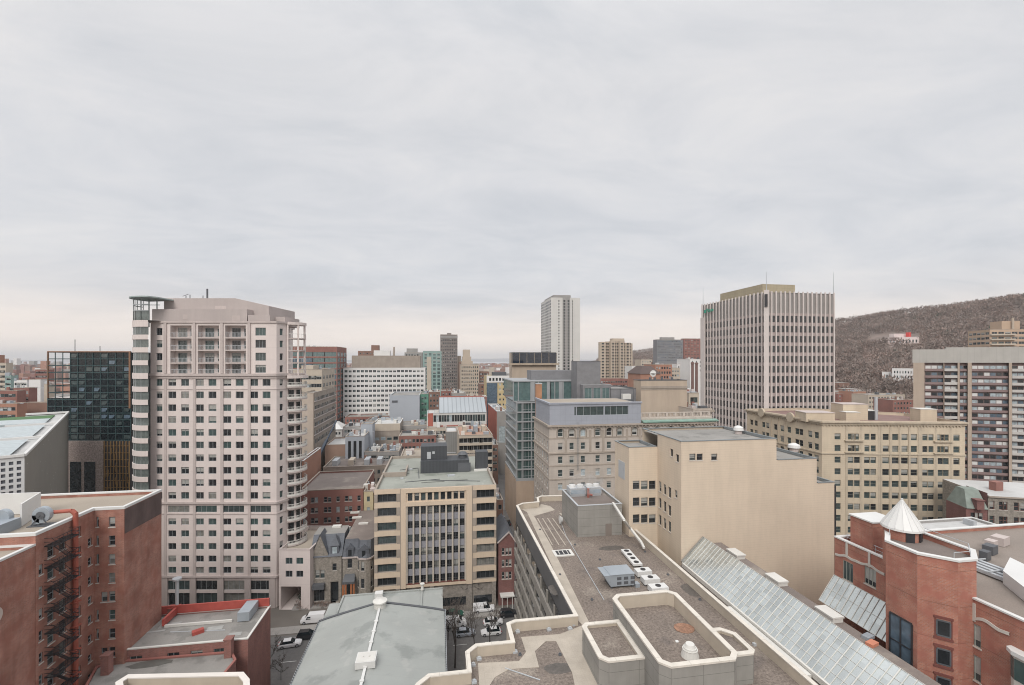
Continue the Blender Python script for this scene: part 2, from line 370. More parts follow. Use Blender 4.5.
def building(name, label, cat, poly, z1, wall, roof=None, z0=0, par=.7, pw=.35, cap=OFFW, ops=None, frame=OFFW, glasses=STDG, sill=None, sub=False, rev=.25, group=None, wmax=100, capt=.12, T=None, roofname='roof'):
    roof = roof or R_GREY
    c = centroid(poly)
    if T is None: T = thing(name, label, cat, (c[0], c[1], z0), group)
    mb = MB(); wins = []; n = len(poly); u = 0
    for i in range(n):
        A, B = poly[i], poly[(i+1) % n]
        facade(mb, A, B, z0, z1, (ops or {}).get(i, []), 0, None, rev, wins, u); u += hypot(B[0]-A[0], B[1]-A[1])
    inn = offset(poly, pw)
    if par:
        for i in range(n):
            A, B = inn[i], inn[(i+1) % n]; mb.wall(B, A, z1-par, z1, 0)
            P0, P1 = poly[i], poly[(i+1) % n]; mb.face([(P0[0], P0[1], z1), (P1[0], P1[1], z1), (B[0], B[1], z1), (A[0], A[1], z1)], 0)
    mb.build('wall', [wall], T)
    rf = MB(); rf.face([(p[0], p[1], z1-par) for p in inn]); rf.build(roofname, [roof], T)
    if cap and par:
        cp = MB(); o1 = offset(poly, -.06); i1 = offset(poly, pw+.04)
        for i in range(n):
            j = (i+1) % n
            a, b, c2, d2 = o1[i], o1[j], i1[j], i1[i]
            cp.face([(a[0], a[1], z1+capt), (b[0], b[1], z1+capt), (c2[0], c2[1], z1+capt), (d2[0], d2[1], z1+capt)])
            cp.wall(a, b, z1-capt*.8, z1+capt); cp.wall(c2, d2, z1-.03, z1+capt)
            cp.face([(b[0], b[1], z1-capt*.8), (a[0], a[1], z1-capt*.8), (poly[i][0], poly[i][1], z1-capt*.8), (poly[j][0], poly[j][1], z1-capt*.8)])
        cp.build('parapet_cap', [cap], T)
    if wins: place_windows(T, wins, frame, glasses, sill, sub, wmax)
    return T
def elen(poly, i): a, b = poly[i], poly[(i+1) % len(poly)]; return hypot(b[0]-a[0], b[1]-a[1])
def part_box(T, name, x0, y0, z0, x1, y1, z1, m, top=None):
    b = MB(); b.box(x0, y0, z0, x1, y1, z1, 0, 1 if top else None); return b.build(name, [m]+([top] if top else []), T)
# ============================================================ THE SETTING
M_ASPH = mat('asphalt', (.13, .125, .122), .9, .15, .08, fine=.15, fs=2, patch=[((.17, .16, .155), .07, .54), ((.10, .097, .095), .15, .6)])
M_GRND = mat('city ground', (.15, .135, .12), .95, .2, .01, fine=.2, fs=.05)
M_PAVE = mat('concrete pavement', (.28, .265, .25), .9, .12, .2, joint=((1.5, .05), (1.5, .05)), jcol=.75)
M_LINE = mat('road paint', (.6, .6, .58), .7, .15, 1)
M_FOREST = mat('leaf litter hillside', (.17, .13, .11), .95, .25, .006, fine=.2, fs=.05)
M_TWIG = mat('bare twigs', (.235, .185, .16), .95, .3, .02)
M_TWIG2 = mat('bare twigs reddish', (.25, .182, .155), .95, .3, .02)
M_TWIG3 = mat('bare twigs grey', (.21, .175, .155), .95, .3, .02)
M_PINE = mat('evergreen foliage', (.04, .06, .035), .95, .3, .1)
SKY = [(-3000, 368), (470, 368), (520, 367), (560, 366), (600, 360), (631, 354), (655, 351), (700, 346), (760, 335), (838, 323), (870, 318), (900, 314), (930, 310), (960, 307), (1024, 299), (1100, 282), (1300, 262), (4000, 262)]
def lerp(tab, x):
    for (a, b), (c, d) in zip(tab, tab[1:]):
        if a <= x <= c: return b+(d-b)*(x-a)/(c-a)
    return tab[-1][1]
def ridge(a):           # bearing -> distance and height of the ridge
    px = 512+F*tan(max(-1.4, min(1.25, a-TH)))
    R = lerp([(-3000, 2200), (500, 2200), (700, 1700), (900, 1250), (1024, 1150), (4000, 900)], px)
    s = lerp(SKY, px); D = R*cos(a-TH) if False else R
    Dc = R*max(.3, cos(a-TH))
    return R, CAMZ+(HZ-s)/F*Dc
def terr(a, R):
    Rr, zr = ridge(a); R0 = .28*Rr; t = (R-R0)/(Rr-R0)
    if zr < 5: return 0
    if t <= 0: return 0
    if t < 1: z = zr*(t**1.15)
    else: z = zr*max(0, 1-.25*(t-1))
    x, y = R*sin(a), R*cos(a)
    z += min(1, t*3)*min(1, max(0, zr-5)/60)*(noise.noise(Vector((x/160, y/160, 3)))*16+noise.noise(Vector((x/50, y/50, 5)))*4)*(1 if t < .93 else .35)
    return max(0, z)
gm = MB(); gm.face([(-30000, -1500, 0), (30000, -1500, 0), (30000, 23000, 0), (-30000, 23000, 0)])
struct(gm, 'ground', M_GRND)
hm = MB(); na, nr = 150, 60; pts = {}
for i in range(na+1):
    a = radians(-6)+radians(82)*i/na
    for j in range(nr+1):
        Rr = ridge(a)[0]; R = Rr*(.27+1.5*j/nr); pts[i, j] = (R*sin(a), R*cos(a), terr(a, R)-.35 if terr(a, R) <= 0 else terr(a, R))
for i in range(na):
    for j in range(nr):
        q = [pts[i, j], pts[i+1, j], pts[i+1, j+1], pts[i, j+1]]
        if max(p[2] for p in q) > 0: hm.face(q[::-1], 0, [(p[0], p[1]) for p in q[::-1]])
struct(hm, 'hill', M_FOREST)
# river and far shore hills on the left horizon
M_WATER = mat('river water', (.35, .38, .42), .35, .05, .001)
w = MB(); w.face([(-30000, 7500, .4), (2500, 9500, .4), (2500, 14000, .4), (-30000, 13500, .4)]); struct(w, 'river', M_WATER)
M_FAR = mat('far hills', (.13, .15, .18), .95, .1, .0005)
w = MB(); prev = None
for i in range(98):
    x = -29400+i*600; y = 16500; h = 90+60*noise.noise(Vector((x/5000, 0, 0)))+25*noise.noise(Vector((x/1200, 4, 0)))
    cur = (x, y, max(20, h))
    if prev: w.face([(prev[0], y, 0), (x, y, 0), cur, prev]); w.face([prev, cur, (x, y+5000, 0), (prev[0], y+5000, 0)])
    prev = cur
struct(w, 'far_hills', M_FAR)
hz = MB(); hz.box(-30100, -1600, -1, 30100, 23100, 330); hzo = hz.build('haze', [], None); hzo['kind'] = 'stuff'
hmt = bpy.data.materials.new('haze'); hmt.use_nodes = True; t_ = hmt.node_tree; t_.nodes.clear(); o_ = N(t_, 'ShaderNodeOutputMaterial'); p_ = N(t_, 'ShaderNodeVolumePrincipled'); p_.inputs['Color'].default_value = (.93, .94, .97, 1); p_.inputs['Density'].default_value = 1e-4; t_.links.new(p_.outputs[0], o_.inputs['Volume']); hzo.data.materials.append(hmt)
# streets near the camera: a cross street, the long avenue running away and their pavements
s = MB()
s.face([(-140, 90, .02), (120, 90, .02), (120, 109, .02), (-140, 109, .02)])
s.face([(17.5, 109, .024), (31, 109, .024), (60, 900, .024), (46, 900, .024)][::1])
struct(s, 'street', M_ASPH)
s = MB(); s.box(-140, 109.5, 0, 17, 112.5, .14); s.box(-140, 86.5, 0, 17, 89.6, .14); struct(s, 'pavement', M_PAVE)
s = MB(); s.face([(-8, 88, .03), (17, 88, .03), (17, 74, .03), (-8, 74, .03)][::-1]); s.face([(-32, 89, .03), (-26, 89, .03), (-26, 60, .03), (-32, 60, .03)]); struct(s, 'parking_lot', M_ASPH)
s = MB()
for k in range(12):
    x = -60+k*7; s.face([(x, 99.5, .03), (x+3, 99.5, .03), (x+3, 99.65, .03), (x, 99.65, .03)])
struct(s, 'lane_markings', M_LINE)

# ============================================================ NEAR LEFT: BRICK BLOCKS
M_BRICK = mat('red brick', (.35, .158, .112), .9, .16, .25, streak=.3, col2=(.28, .12, .088), brick=True)
M_BRICKD = mat('dark red brick', (.20, .085, .075), .9, .12, .15, streak=.15, brick=True)
M_BRICKO = mat('orange red brick', (.39, .168, .112), .9, .14, .35, streak=.2, col2=(.34, .135, .10), brick=True, joint=((0, 0), (3.9, .1)), jcol=.8)
M_TAR = mat('tarred brick band', (.11, .075, .07), .9, .2, .4, streak=.3, brick=False)
M_SILL = mat('stone sill', (.52, .49, .45), .8, .1)
SIL = M_SILL
# tall brick block with a light roof
h = 24.5; zt = CAMZ-h
C = P(124, 508.6, zt); Bk = P(161, 487.9, zt); Nn = P(94, 513, zt); M0 = P(37.5, 544, zt-.6)
xr, xn = (C.x+Bk.x)/2, (Nn.x+M0.x)/2
yC = on_line(94, Vector((xn, 0)), Vector((0, 1))).y; xr = XY(124.3, yC).x; yB = on_line(161.5, Vector((xr, 0)), Vector((0, 1))).y; yM = M0.y; zt = CAMZ-23.8
poly = [(xn-32, yM), (xn, yM), (xn, yC), (xr, yC), (xr, yB), (xn-32, yB)]
LN1 = yC-yM
ops = {1: [], 2: [], 3: []}
def zrow(py, x, y): return zat(py, x, y)
A1, B1 = Vector(poly[1]), Vector(poly[2])
for cpx, hh in ((78, 1), (90, 0)):
    q = on_line(cpx, A1, Vector((0, 1))); u = q.y-A1.y
    for k in range(11):
        z = zat(532 if hh else 542, q.x, q.y)-k*3.05
        ops[1].append((u-.55, z-.8, u+.55, z+.75, 'sash') if hh else (u-.4, z-.6, u+.4, z+.6, 'sash'))
for cpx in (51, 62.5):
    q = on_line(cpx, A1, Vector((0, 1))); u = q.y-A1.y
    for k in range(9):
        z = zat(550 if cpx < 60 else 543, q.x, q.y)-k*3.05; ops[1].append((u-.6, z-1, u+.6, z+.9, 'sash'))
q = on_line(40, A1, Vector((0, 1)))
for k in range(8):
    z = zat(570, q.x, q.y)-k*3.05; ops[1].append((q.y-A1.y-.2, z-.7, q.y-A1.y+.5, z+.7, 'sash'))
A2 = Vector(poly[2]); q = on_line(112, A2, Vector((1, 0))); u = q.x-A2.x
for k in range(9):
    z = zat(522, q.x, q.y)-k*2.98; ops[2].append((u-.45, z-.8, u+.45, z+.8, 'sash'))
    if k in (4, 7): ops[2].append((u-1.55, z-.8, u-.65, z+.8, 'sash'))
q = on_line(97, A2, Vector((1, 0))); u = q.x-A2.x
for k in range(9):
    z = zat(522, q.x, q.y)-k*2.98
    if k not in (4, 7): ops[2].append((u-.12, z-.8, u+.25, z+.8, 'plain'))
BT = building('brick_block', 'tall red brick block at the left with pale flat roof and iron fire escape', 'building', poly, zt, M_BRICK, R_TAN, ops=ops, frame=ALU, sill=SIL, sub=True, par=.5, pw=.45, cap=WHITE, capt=.22, wmax=60)
b = MB(); b.wall((xr+.02, yC+.05), (xr+.02, yB), zt-4.2, zt-.3); b.build('tarred_band', [M_TAR], BT)
# fire escape as a part of the brick block
y1 = on_line(44, A1, Vector((0, 1))).y; y2 = on_line(69, A1, Vector((0, 1))).y
M_IRON = mat('black iron', (.022, .021, .024), .6, .1)
zz = zat(540, xn, (y1+y2)/2)
for k in range(10):
    z = zz-k*3.05; fe = MB(); x0, x1 = xn+.03, xn+1.35
    for q in range(9): fe.box(x0+q*.15, y1, z-.04, x0+q*.15+.04, y2, z)
    fe.box(x0, y1, z-.14, x1, y1+.07, z+.01); fe.box(x0, y2-.07, z-.14, x1, y2, z+.01); fe.box(x1-.06, y1+.07, z-.14, x1, y2-.07, z+.012)
    pl = fe.build('fire_escape_landing', [M_IRON], BT)
    ra = MB()
    for hh in (.5, 1.05): ra.box(x1-.05, y1, z+hh-.03, x1, y2, z+hh+.03); ra.box(x0, y1-.002, z+hh-.03, x1-.051, y1+.045, z+hh+.03); ra.box(x0, y2-.045, z+hh-.03, x1-.051, y2+.002, z+hh+.03)
    nb = int((y2-y1)/.7)
    for i in range(nb+1): y = y1+.02+(y2-y1-.08)*i/nb; ra.box(x1-.04, y, z, x1-.012, y+.03, z+1.03)
    r_ = ra.build('railing', [M_IRON], None); r_.parent = pl
    r_.data.transform(__import__('mathutils').Matrix.Translation((-pl['_o'][0], -pl['_o'][1], -pl['_o'][2])))
    st = MB(); ya, yb = (y1+.6, y2-.7)
    a_, b_ = (x0+.75, ya, z), (x0+.75, yb, z-3.05)
    for dx in (-.35, .35): st.bar((a_[0]+dx, a_[1], a_[2]), (b_[0]+dx, b_[1], b_[2]), .03, .09)
    for dx in (-.35, .35): st.bar((a_[0]+dx, a_[1], a_[2]+.9), (b_[0]+dx, b_[1], b_[2]+.9), .04, .05)
    for i in range(1, 12): t = i/12; st.box(x0+.42, ya+(yb-ya)*t-.06, z-3.05*t-.012, x0+1.08, ya+(yb-ya)*t+.06, z-3.05*t+.012)
    if k < 9: st.build('fire_escape_stair', [M_IRON], BT)
# orange duct running up the wall and over the roof edge, silver blower
M_OPIPE = mat('orange red painted pipe', (.34, .09, .06), .6, .12, 1, streak=.2)
yp = on_line(72.5, A1, Vector((0, 1))).y
p = MB(); zp = zt+1.2
p.tube((xn+.4, yp, 2), (xn+.4, yp, zp-.4), .34, n=10); p.tube((xn+.4, yp, zp-.5), (xn-.1, yp, zp), .34, n=10); p.tube((xn-.1, yp, zp), (xn-2.6, yp-.4, zp), .28, n=10)
for k in range(9): p.box(xn+.0, yp-.5, 4+k*3.6, xn+.9, yp+.5, 4.12+k*3.6)
tag(p.build('exhaust_pipe', [M_OPIPE], loc=(xn+.4, yp, 0)), 'orange red exhaust pipe climbing the brick wall beside the fire escape', 'pipe')
bl = thing('roof_blower', 'silver snail shaped exhaust blower on the roof edge above the fire escape', 'fan', (xn-3.2, yp-.6, zt-.5))
def disc_x(m, c, r0, r1, x0, x1, n=20, mi=0):
    for i in range(n):
        a, b2 = 2*pi*i/n, 2*pi*(i+1)/n
        m.face([(x0, c[0]+r0*cos(a), c[1]+r0*sin(a)), (x0, c[0]+r0*cos(b2), c[1]+r0*sin(b2)), (x1, c[0]+r1*cos(b2), c[1]+r1*sin(b2)), (x1, c[0]+r1*cos(a), c[1]+r1*sin(a))], mi)
    for xx, r, s_ in ((x0, r0, -1), (x1, r1, 1)): m.face([(xx, c[0]+r*cos(s_*2*pi*i/n), c[1]+r*sin(s_*2*pi*i/n)) for i in range(n)], mi)
def disc_y(m, cx_, cz_, r0, r1, ya, yb, n=24):
    for i in range(n):
        a, b2 = 2*pi*i/n, 2*pi*(i+1)/n
        m.face([(cx_+r0*cos(b2), ya, cz_+r0*sin(b2)), (cx_+r0*cos(a), ya, cz_+r0*sin(a)), (cx_+r1*cos(a), yb, cz_+r1*sin(a)), (cx_+r1*cos(b2), yb, cz_+r1*sin(b2))])
    m.face([(cx_+r0*cos(2*pi*i/n), ya, cz_+r0*sin(2*pi*i/n)) for i in range(n)]); m.face([(cx_+r1*cos(-2*pi*i/n), yb, cz_+r1*sin(-2*pi*i/n)) for i in range(n)])
bx, by, bz = xn-3.2, yp-.9, zt+1.1
m = MB(); disc_y(m, bx, bz, 1.15, 1.15, by-.35, by+.35); m.box(bx-1.15, by-.35, bz-1.3, bx-.2, by+.35, bz); m.build('housing', [GALV], bl)
m = MB(); disc_y(m, bx, bz, .55, .45, by-.5, by-.35); m.build('inlet', [DGREY], bl)
m = MB(); m.box(bx-1.5, by-.8, zt-.5, bx+1.3, by+.8, zt-.38); m.bar((bx-1.2, by-.5, zt-.4), (bx, by-.5, bz), .1, .1); m.bar((bx+1.1, by-.5, zt-.4), (bx, by-.5, bz), .1, .1); m.build('stand', [DGREY], bl)
# roof clutter on the brick block: long white screen wall and plinth
q = P(5, 508, zt-.5); q2 = P(40, 500, zt-.5)
rs = thing('roof_screen', 'white metal screen wall standing on the pale roof of the left brick block', 'roof screen', (q.x, q.y, zt-.5))
m = MB(); A = P(21, 527, zt-.5); Bq = P(40, 513.5, zt-.5); Cq = P(0, 507, zt-.5)
ang = atan2(Bq.y-A.y, Bq.x-A.x); m.bar((A.x, A.y, zt+1.2), (Bq.x, Bq.y, zt+1.2), .2, 3.3); m.build('long_panel', [WHITE], rs)
m = MB(); m.bar((Bq.x, Bq.y, zt+1.2), (Bq.x-9, Bq.y+.3, zt+1.2), .2, 3.3); m.build('end_panel', [WHITE], rs)
m = MB(); m.box(A.x-3, A.y-6, zt-.5, A.x+.2, A.y-.3, zt+1); 
tag(m.build('roof_plinth', [GALV], loc=(A.x-1.5, A.y-3, zt-.5)), 'low grey duct box on the left brick roof before the white screen', 'duct')
m = MB(); c_ = P(3, 517, zt+1.2); disc_y(m, c_.x, zt+1.2, 1.1, 1.1, c_.y-.4, c_.y+.4); m.box(c_.x-.6, c_.y-.35, zt-.5, c_.x+.6, c_.y+.35, zt+.8)
tag(m.build('roof_fan', [GALV], loc=(c_.x, c_.y, zt-.5)), 'round grey roof fan at the extreme left edge of the photo', 'fan')
# nearer lower brick block
zn = zt-1.4; E = P(38.3, 549.4, zn)
poly = [(xn-.05-30, 30), (xn-.05, 30), (xn-.05, yM-.03), (xn-.05-30, yM-.03)]
BN = building('brick_wing', 'nearest red brick wing with blank side wall and white roof coping at lower left', 'building', poly, zn, M_BRICK, R_TAN, ops={1: reg(yM-30, 1, .01, 2, 3, 1, .01)}, par=.4, pw=.4, cap=WHITE, capt=.16)
m = MB(); q = PD(0, 1)
yq = on_line(-6, Vector((xn, 30)), Vector((0, 1))).y; m2 = MB()
disc_x(m2, (yq, zat(617, xn, yq)), 1.1, 1.1, xn-.04, xn+.06); m2.build('round_wall_plate', [mat('pale plaster plate', (.5, .42, .38), .8, .1)], BN)

# low brick building with flat grey roof between the left block and the hall
zl = CAMZ-47; a0 = P(106, 643, zl); a1 = P(245, 639, zl); a2 = P(273, 605.5, zl); a3 = P(152, 609, zl)
xR = (a1.x+a2.x)/2; poly = [Vector((a0.x, a1.y)), Vector((xR, a1.y)), Vector((xR, a2.y)), Vector((a3.x-1, a2.y))]
M_BRICKL = mat('brown red brick low', (.25, .105, .085), .9, .15, .2, streak=.25, brick=True)
M_REDTRIM = mat('red painted metal', (.36, .07, .055), .6, .15, .6)
LB = building('low_brick_building', 'low brown brick building with flat patched grey roof and red roof trim', 'building', poly, zl, M_BRICKL, R_GREY, par=.25, pw=.25, cap=OFFW, capt=.1,
    ops={0: [(u, zl-2.6, u+1.8, zl-1.2, 'pair') for u in (1.5, 5, 10.5, 14, 17.5)]}, frame=ALU, sub=True)
m = MB(); y_ = a2.y; x0_ = P(158, 607, zl).x
m.box(x0_, y_-.4, zl+.15, xR-.1, y_-.1, zl+1.6); m.box(xR-3.2, y_-3.6, zl+.1, xR-2.8, y_-.4, zl+1.3); m.box(x0_+4.6, y_-4.4, zl+.1, x0_+5, y_-.4, zl+1.3); m.build('red_parapet', [M_REDTRIM], LB)
m = MB(); m.box(x0_+5, y_-4.4, zl-.2, xR-5, y_-4.15, zl+.25); m.build('kerb', [OFFW], LB)
m = MB(); q = P(258, 650, zl); m.obox((xR-3, y_-2.5), 0, 2.0, 4.2, zl-.1, zl+1.5); 
tag(m.build('roof_duct_box', [GALV], loc=(xR-3, y_-2.5, zl)), 'grey metal duct box on the low brick roof by the red parapet', 'duct')
q = P(198, 633, zl-.2); m = MB(); m.obox(q, .6, 1.7, .9, zl-.25, zl+.35); tag(m.build('roof_hatch', [M_REDTRIM], loc=tuple(q)), 'small red hatch box in the middle of the low brick roof', 'roof hatch')
for (px, py, lab) in ((141, 610, 'brick chimney at the far left corner of the low brick roof'), (174, 614, 'brick chimney with red cap in front of the red parapet')):
    q = P(px, py, zl-.2); m = MB(); m.obox(q, 0, 1.6, 1.2, zl-.25, zl+1.1); m.obox(q, 0, 1.8, 1.4, zl+1.1, zl+1.25, 1); m.build('chimney', [M_BRICKL, M_REDTRIM], LB)
for px, py, w_, d_ in ((170, 625, 3.2, 1.6), (150, 632, 4.5, .5), (215, 628, 2.5, 1.2), (235, 634, 2, 1)):
    q = P(px, py, zl-.2); m = MB(); m.obox(q, .1, w_, d_, zl-.24, zl-.2); m.build('roof_patch', [mat('pale roof patch', (.31, .31, .30), .85, .15, .8)], LB)
m = MB(); A_ = P(170, 632, zl-.2); m.bar(A_, P(225, 630, zl-.2), .12, .12); m.build('roof_pipe', [LGREY], LB)
q = P(177, 613, zl); m = MB(); m.cyl(q, .28, .28, zl-.2, zl+6.2, 10); m.cyl(q, .75, .75, zl+6.2, zl+6.5, 12); m.build('flue_pipe', [LGREY], LB)
# lower rounded roof in front of it
z2 = CAMZ-48.7; pl = [P(87, 683, z2), P(96, 667, z2), P(112, 659, z2), P(133, 654.5, z2), P(232, 651.5, z2), P(236, 660, z2), P(226, 672, z2), P(222, 690, z2), P(80, 696, z2)]
pl = [Vector((p_.x, p_.y)) for p_ in pl][::-1]; pl = [Vector((p_.x, min(p_.y, a1.y-.05))) for p_ in pl]
RB = building('round_end_annex', 'low brick annex with curved end and grey roof in front of the low brick building', 'building', pl, z2, M_BRICKL, R_GREY, par=.2, pw=.25, cap=mat('red brown coping', (.3, .12, .1), .8, .1))
q = P(150, 664, z2-.2); m = MB(); pts_ = [Vector((q.x+3.1*cos(2*pi*i/18)*(1+.12*sin(i*2.3)), q.y+.9*sin(2*pi*i/18)+.2*cos(2*pi*i/18))) for i in range(18)]; m.prism(pts_, z2-.19, z2-.15); m.build('dark_roof_patch', [mat('dark wet tar patch', (.11, .11, .10), .5, .15, .6)], RB)
for px, py in ((107, 672), (229, 655)):
    q = P(px, py, z2); m = MB(); m.obox(q, 0, 1.1, 1.1, z2-.2, z2+2.7); m.obox(q, 0, 1.3, 1.3, z2+2.7, z2+2.9); m.build('chimney', [M_BRICKL], RB)
# near roof corner with white coping, bottom left
M_CREAMC = mat('cream concrete', (.46, .40, .325), .85, .08, .3, streak=.12)
zc = 28.0
pl = [P(118, 700, zc), P(250, 700, zc), P(249, 680, zc), P(243, 673, zc), P(128, 675.5, zc), P(116, 683, zc)]
pl = [Vector((p_.x, p_.y)) for p_ in pl]
building('cream_roof_corner', 'corner of a near flat roof with thick white coping at the bottom left', 'building', pl, zc, M_CREAMC, R_GRAVEL, par=1.2, pw=.5, cap=mat('white coping', (.62, .58, .54), .7, .08), capt=.1)

# ============================================================ HALL WITH LARGE METAL ROOF
zh = CAMZ-50; L0 = P(321, 621.5, zh); R0 = P(441, 615, CAMZ-49); xl, xrr = L0.x, P(444.3, 660, zh).x; yf = L0.y; yn = 58
M_HALL = mat('grey green metal roofing', (.31, .325, .312), .6, .07, .15, streak=0, joint=((0, 0), (2.3, .05)), jcol=.9, patch=[((.22, .235, .225), .12, .55), ((.36, .365, .35), .25, .58)])
M_STONE = mat('grey rubble stone', (.25, .225, .2), .9, .22, 1.2, streak=.2, fine=.2, fs=2)
HT = thing('hall', 'hall with broad low pitched grey green metal roof in the centre foreground', 'building', ((xl+xrr)/2, (yf+yn)/2, 0))
xm = P(380, 606, CAMZ-47.3).x; zr = CAMZ-47.3
m = MB()
for (xa, xb) in ((xl, xrr),):
    m.prism([(xl, yn), (xrr, yn), (xrr, yf), (xl, yf)], 0, zh-.05)
m.face([(xrr, yf, zh-.05), (xl, yf, zh-.05), (xm, yf, zr-.05)]); m.face([(xl, yn, zh-.05), (xrr, yn, zh-.05), (xm, yn, zr-.05)])
m.build('wall', [M_STONE], HT)
m = MB(); ns = 6
def arc_roof(t): return zh+(zr-zh)*(1-abs(2*t-1)**1.15)
xs = [xl-.3+(xrr-xl+.6)*i/16 for i in range(17)]
def zroof(x):
    if x <= xm: t = (x-xl+.3)/(xm-xl+.3); return zh+(zr-zh)*(max(0, t)**.9)
    t = (xrr+.3-x)/(xrr+.3-xm); return zh+(zr-zh)*(max(0, t)**.9)
for i in range(16):
    a, b_ = xs[i], xs[i+1]; m.face([(a, yn-.3, zroof(a)), (b_, yn-.3, zroof(b_)), (b_, yf+.3, zroof(b_)), (a, yf+.3, zroof(a))])
    m.face([(b_, yf+.3, zroof(b_)), (b_, yf+.3, zroof(b_)-.25), (a, yf+.3, zroof(a)-.25), (a, yf+.3, zroof(a))][::-1])
m.build('roof', [M_HALL], HT)
m = MB()
for i in range(1, 20):
    y = yn+i*1.62
    if y < yf: 
        for (xa, xb) in ((xl-.3, xm-.6), (xm+.6, xrr+.3)): pass
m.bar((xl-.32, yn, zh+.02), (xl-.32, yf+.3, zh+.02), .22, .25); m.bar((xrr+.32, yn, zh+.02), (xrr+.32, yf+.3, zh+.02), .22, .25)
m.build('gutter', [LGREY], HT)
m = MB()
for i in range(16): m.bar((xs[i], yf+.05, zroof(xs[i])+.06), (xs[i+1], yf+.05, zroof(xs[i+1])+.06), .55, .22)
m.build('gable_shadow_strip', [DGREY], HT)  # dark bars added to stand in for the shadow line along the far gable
m = MB()
for i in range(60):
    y = yn+.3+(yf-yn)*i/60; m.box(xrr+.2, y, zh+.15, xrr+.34, y+.2, zh+.36); m.box(xl-.34, y, zh+.15, xl-.2, y+.2, zh+.36)
m.build('snow_guards', [DGREY], HT)['kind'] = 'stuff'
m = MB(); m.bar((xm, yn, zr+.08), (xm, yf-.5, zr+.08), .42, .22)
for i in range(9): m.box(xm-.32, yn+2+i*3.1, zr+.1, xm+.32, yn+2.35+i*3.1, zr+.3)
m.build('ridge_duct', [WHITE], HT)
q = P(368, 660, zr+.4); m = MB(); m.box(xm-1.5, q.y-1.3, zr-.1, xm+1.5, q.y+1.3, zr+.95); m.box(xm-1.35, q.y-1.15, zr+.95, xm+1.35, q.y+1.15, zr+1.0, 1)
for dx in (-.5, .4): m.box(xm+dx, q.y-.2, zr+1, xm+dx+.12, q.y-.05, zr+1.2, 1)
tag(m.build('ridge_ventilator_box', [WHITE, OFFW], loc=(xm, q.y, zr)), 'square white ventilator box sitting across the ridge of the hall roof', 'vent')
q = P(380, 607, zr+.3); m = MB(); m.cyl((xm, yf-1.2), 1.15, 1.15, zr-.3, zr+.8, 20); m.cyl((xm, yf-1.2), 1.35, 1.35, zr+.8, zr+1.05, 20); m.cyl((xm, yf-1.2), 1.3, .1, zr+1.05, zr+1.4, 20)
tag(m.build('round_roof_vent', [OFFW], loc=(xm, yf-1.2, zr)), 'round white drum vent at the far end of the hall ridge', 'vent')
# front lower blocks of the hall
zf = zh-.6; pa = P(343, 597, zf+.3); yF2 = pa.y
m = MB(); xa = P(343, 600, zf+.8).x-.3
m.prism([(xa, yf+.35), (xrr-.1, yf+.35), (xrr-.1, yF2), (xa, yF2)], 0, zf+.35, 0, 1); m.build('front_block', [M_STONE, M_HALL], HT)
m = MB(); m.prism([(xl-.3, yf+.35), (xa-.02, yf+.35), (xa-.02, yF2-1), (xl-.3, yF2-1)], 0, zf-.4, 0, 1); m.build('side_block', [M_STONE, M_HALL], HT)
m = MB()
for a_, b_ in (((xa, yf+.4), (xa, yF2)), ((xa, yF2), (xrr-.1, yF2)), ((xrr-4.5, yf+.4), (xrr-4.5, yF2))): m.bar((*a_, zf+.5), (*b_, zf+.5), .35, .3)
m.build('coping', [M_HALL], HT)
q = P(422, 590, zf+1.5); m = MB(); m.cyl((q.x, yF2-.6), .35, .25, zf+.8, zf+2, 10); m.cyl((q.x, yF2-.6), .5, .5, zf+2, zf+2.2, 10); m.build('finial', [OFFW], HT)
q = P(379, 595, zf+1); m = MB(); m.box(q.x-.8, q.y-.7, zf+.8, q.x+.8, q.y+.7, zf+1.6); tag(m.build('small_roof_box', [WHITE], loc=tuple(q)), 'small white box just beyond the round vent of the hall', 'vent')
# ============================================================ PINK STONE TOWER
M_PINK = mat('pale pink precast stone', (.62, .55, .525), .85, .05, .1, streak=.1, joint=((0, 0), (3.1, .06)), jcol=.86)
M_PINKD = mat('pink grey stone trim', (.47, .41, .39), .85, .08, .2, streak=.15)
M_PENT = mat('pink grey penthouse cladding', (.42, .37, .355), .85, .07, .1, streak=.1)
phi = -9.11; ph = radians(phi); uu = Vector((cos(ph), sin(ph))); vv = Vector((-sin(ph), cos(ph)))
def cam(px, D): return PD(px, D)
D0 = 114.
def zc_(py, D=D0): return CAMZ+(HZ-py)/F*D
PT = thing('pink_tower', 'tall pale pink stone apartment tower with recessed top balconies and rounded glass corner', 'building', (*cam(215, D0+14), 0))
A = cam(150.5, D0); B = cam(276.5, D0); C1 = cam(288, D0+3.2); Dd = 30
C2 = C1+vv*8; E1 = B+vv*Dd; 
poly = [A, B, C1, cam(293, D0+24), A+vv*Dd]
zcor = zc_(374.5); ztop = zc_(322.5); zbase = 0
ops = []
L = (B-A).length
def PX(px, D=D0): return (cam(px, D)-A).dot(uu)
ppm = F/D0
colsT = [172.2, 185, 199.8, 212.4, 227.2, 239.6, 254, 266.5]
rows_mid = [382.5+12.55*i for i in range(16)]
rows_mid = [382.5, 394.9, 407.8, 419.7, 432.6, 445, 457.9, 470.5, 482.8, 495.6]
rows_low = [521.7, 533.6, 546.4, 558.8, 570.1]
for r in rows_mid:
    for c in colsT: z = zc_(r); ops.append((PX(c)-.98, z-.85, PX(c)+.98, z+.85, 'pair'))
    z = zc_(r); ops.append((PX(159.3)-.75, z-.85, PX(159.3)+.75, z+.85, 'pair'))
for r in rows_low:
    for c in colsT: z = zc_(r); ops.append((PX(c)-.98, z-.8, PX(c)+.98, z+.8, 'pair'))
z = zc_(509); 
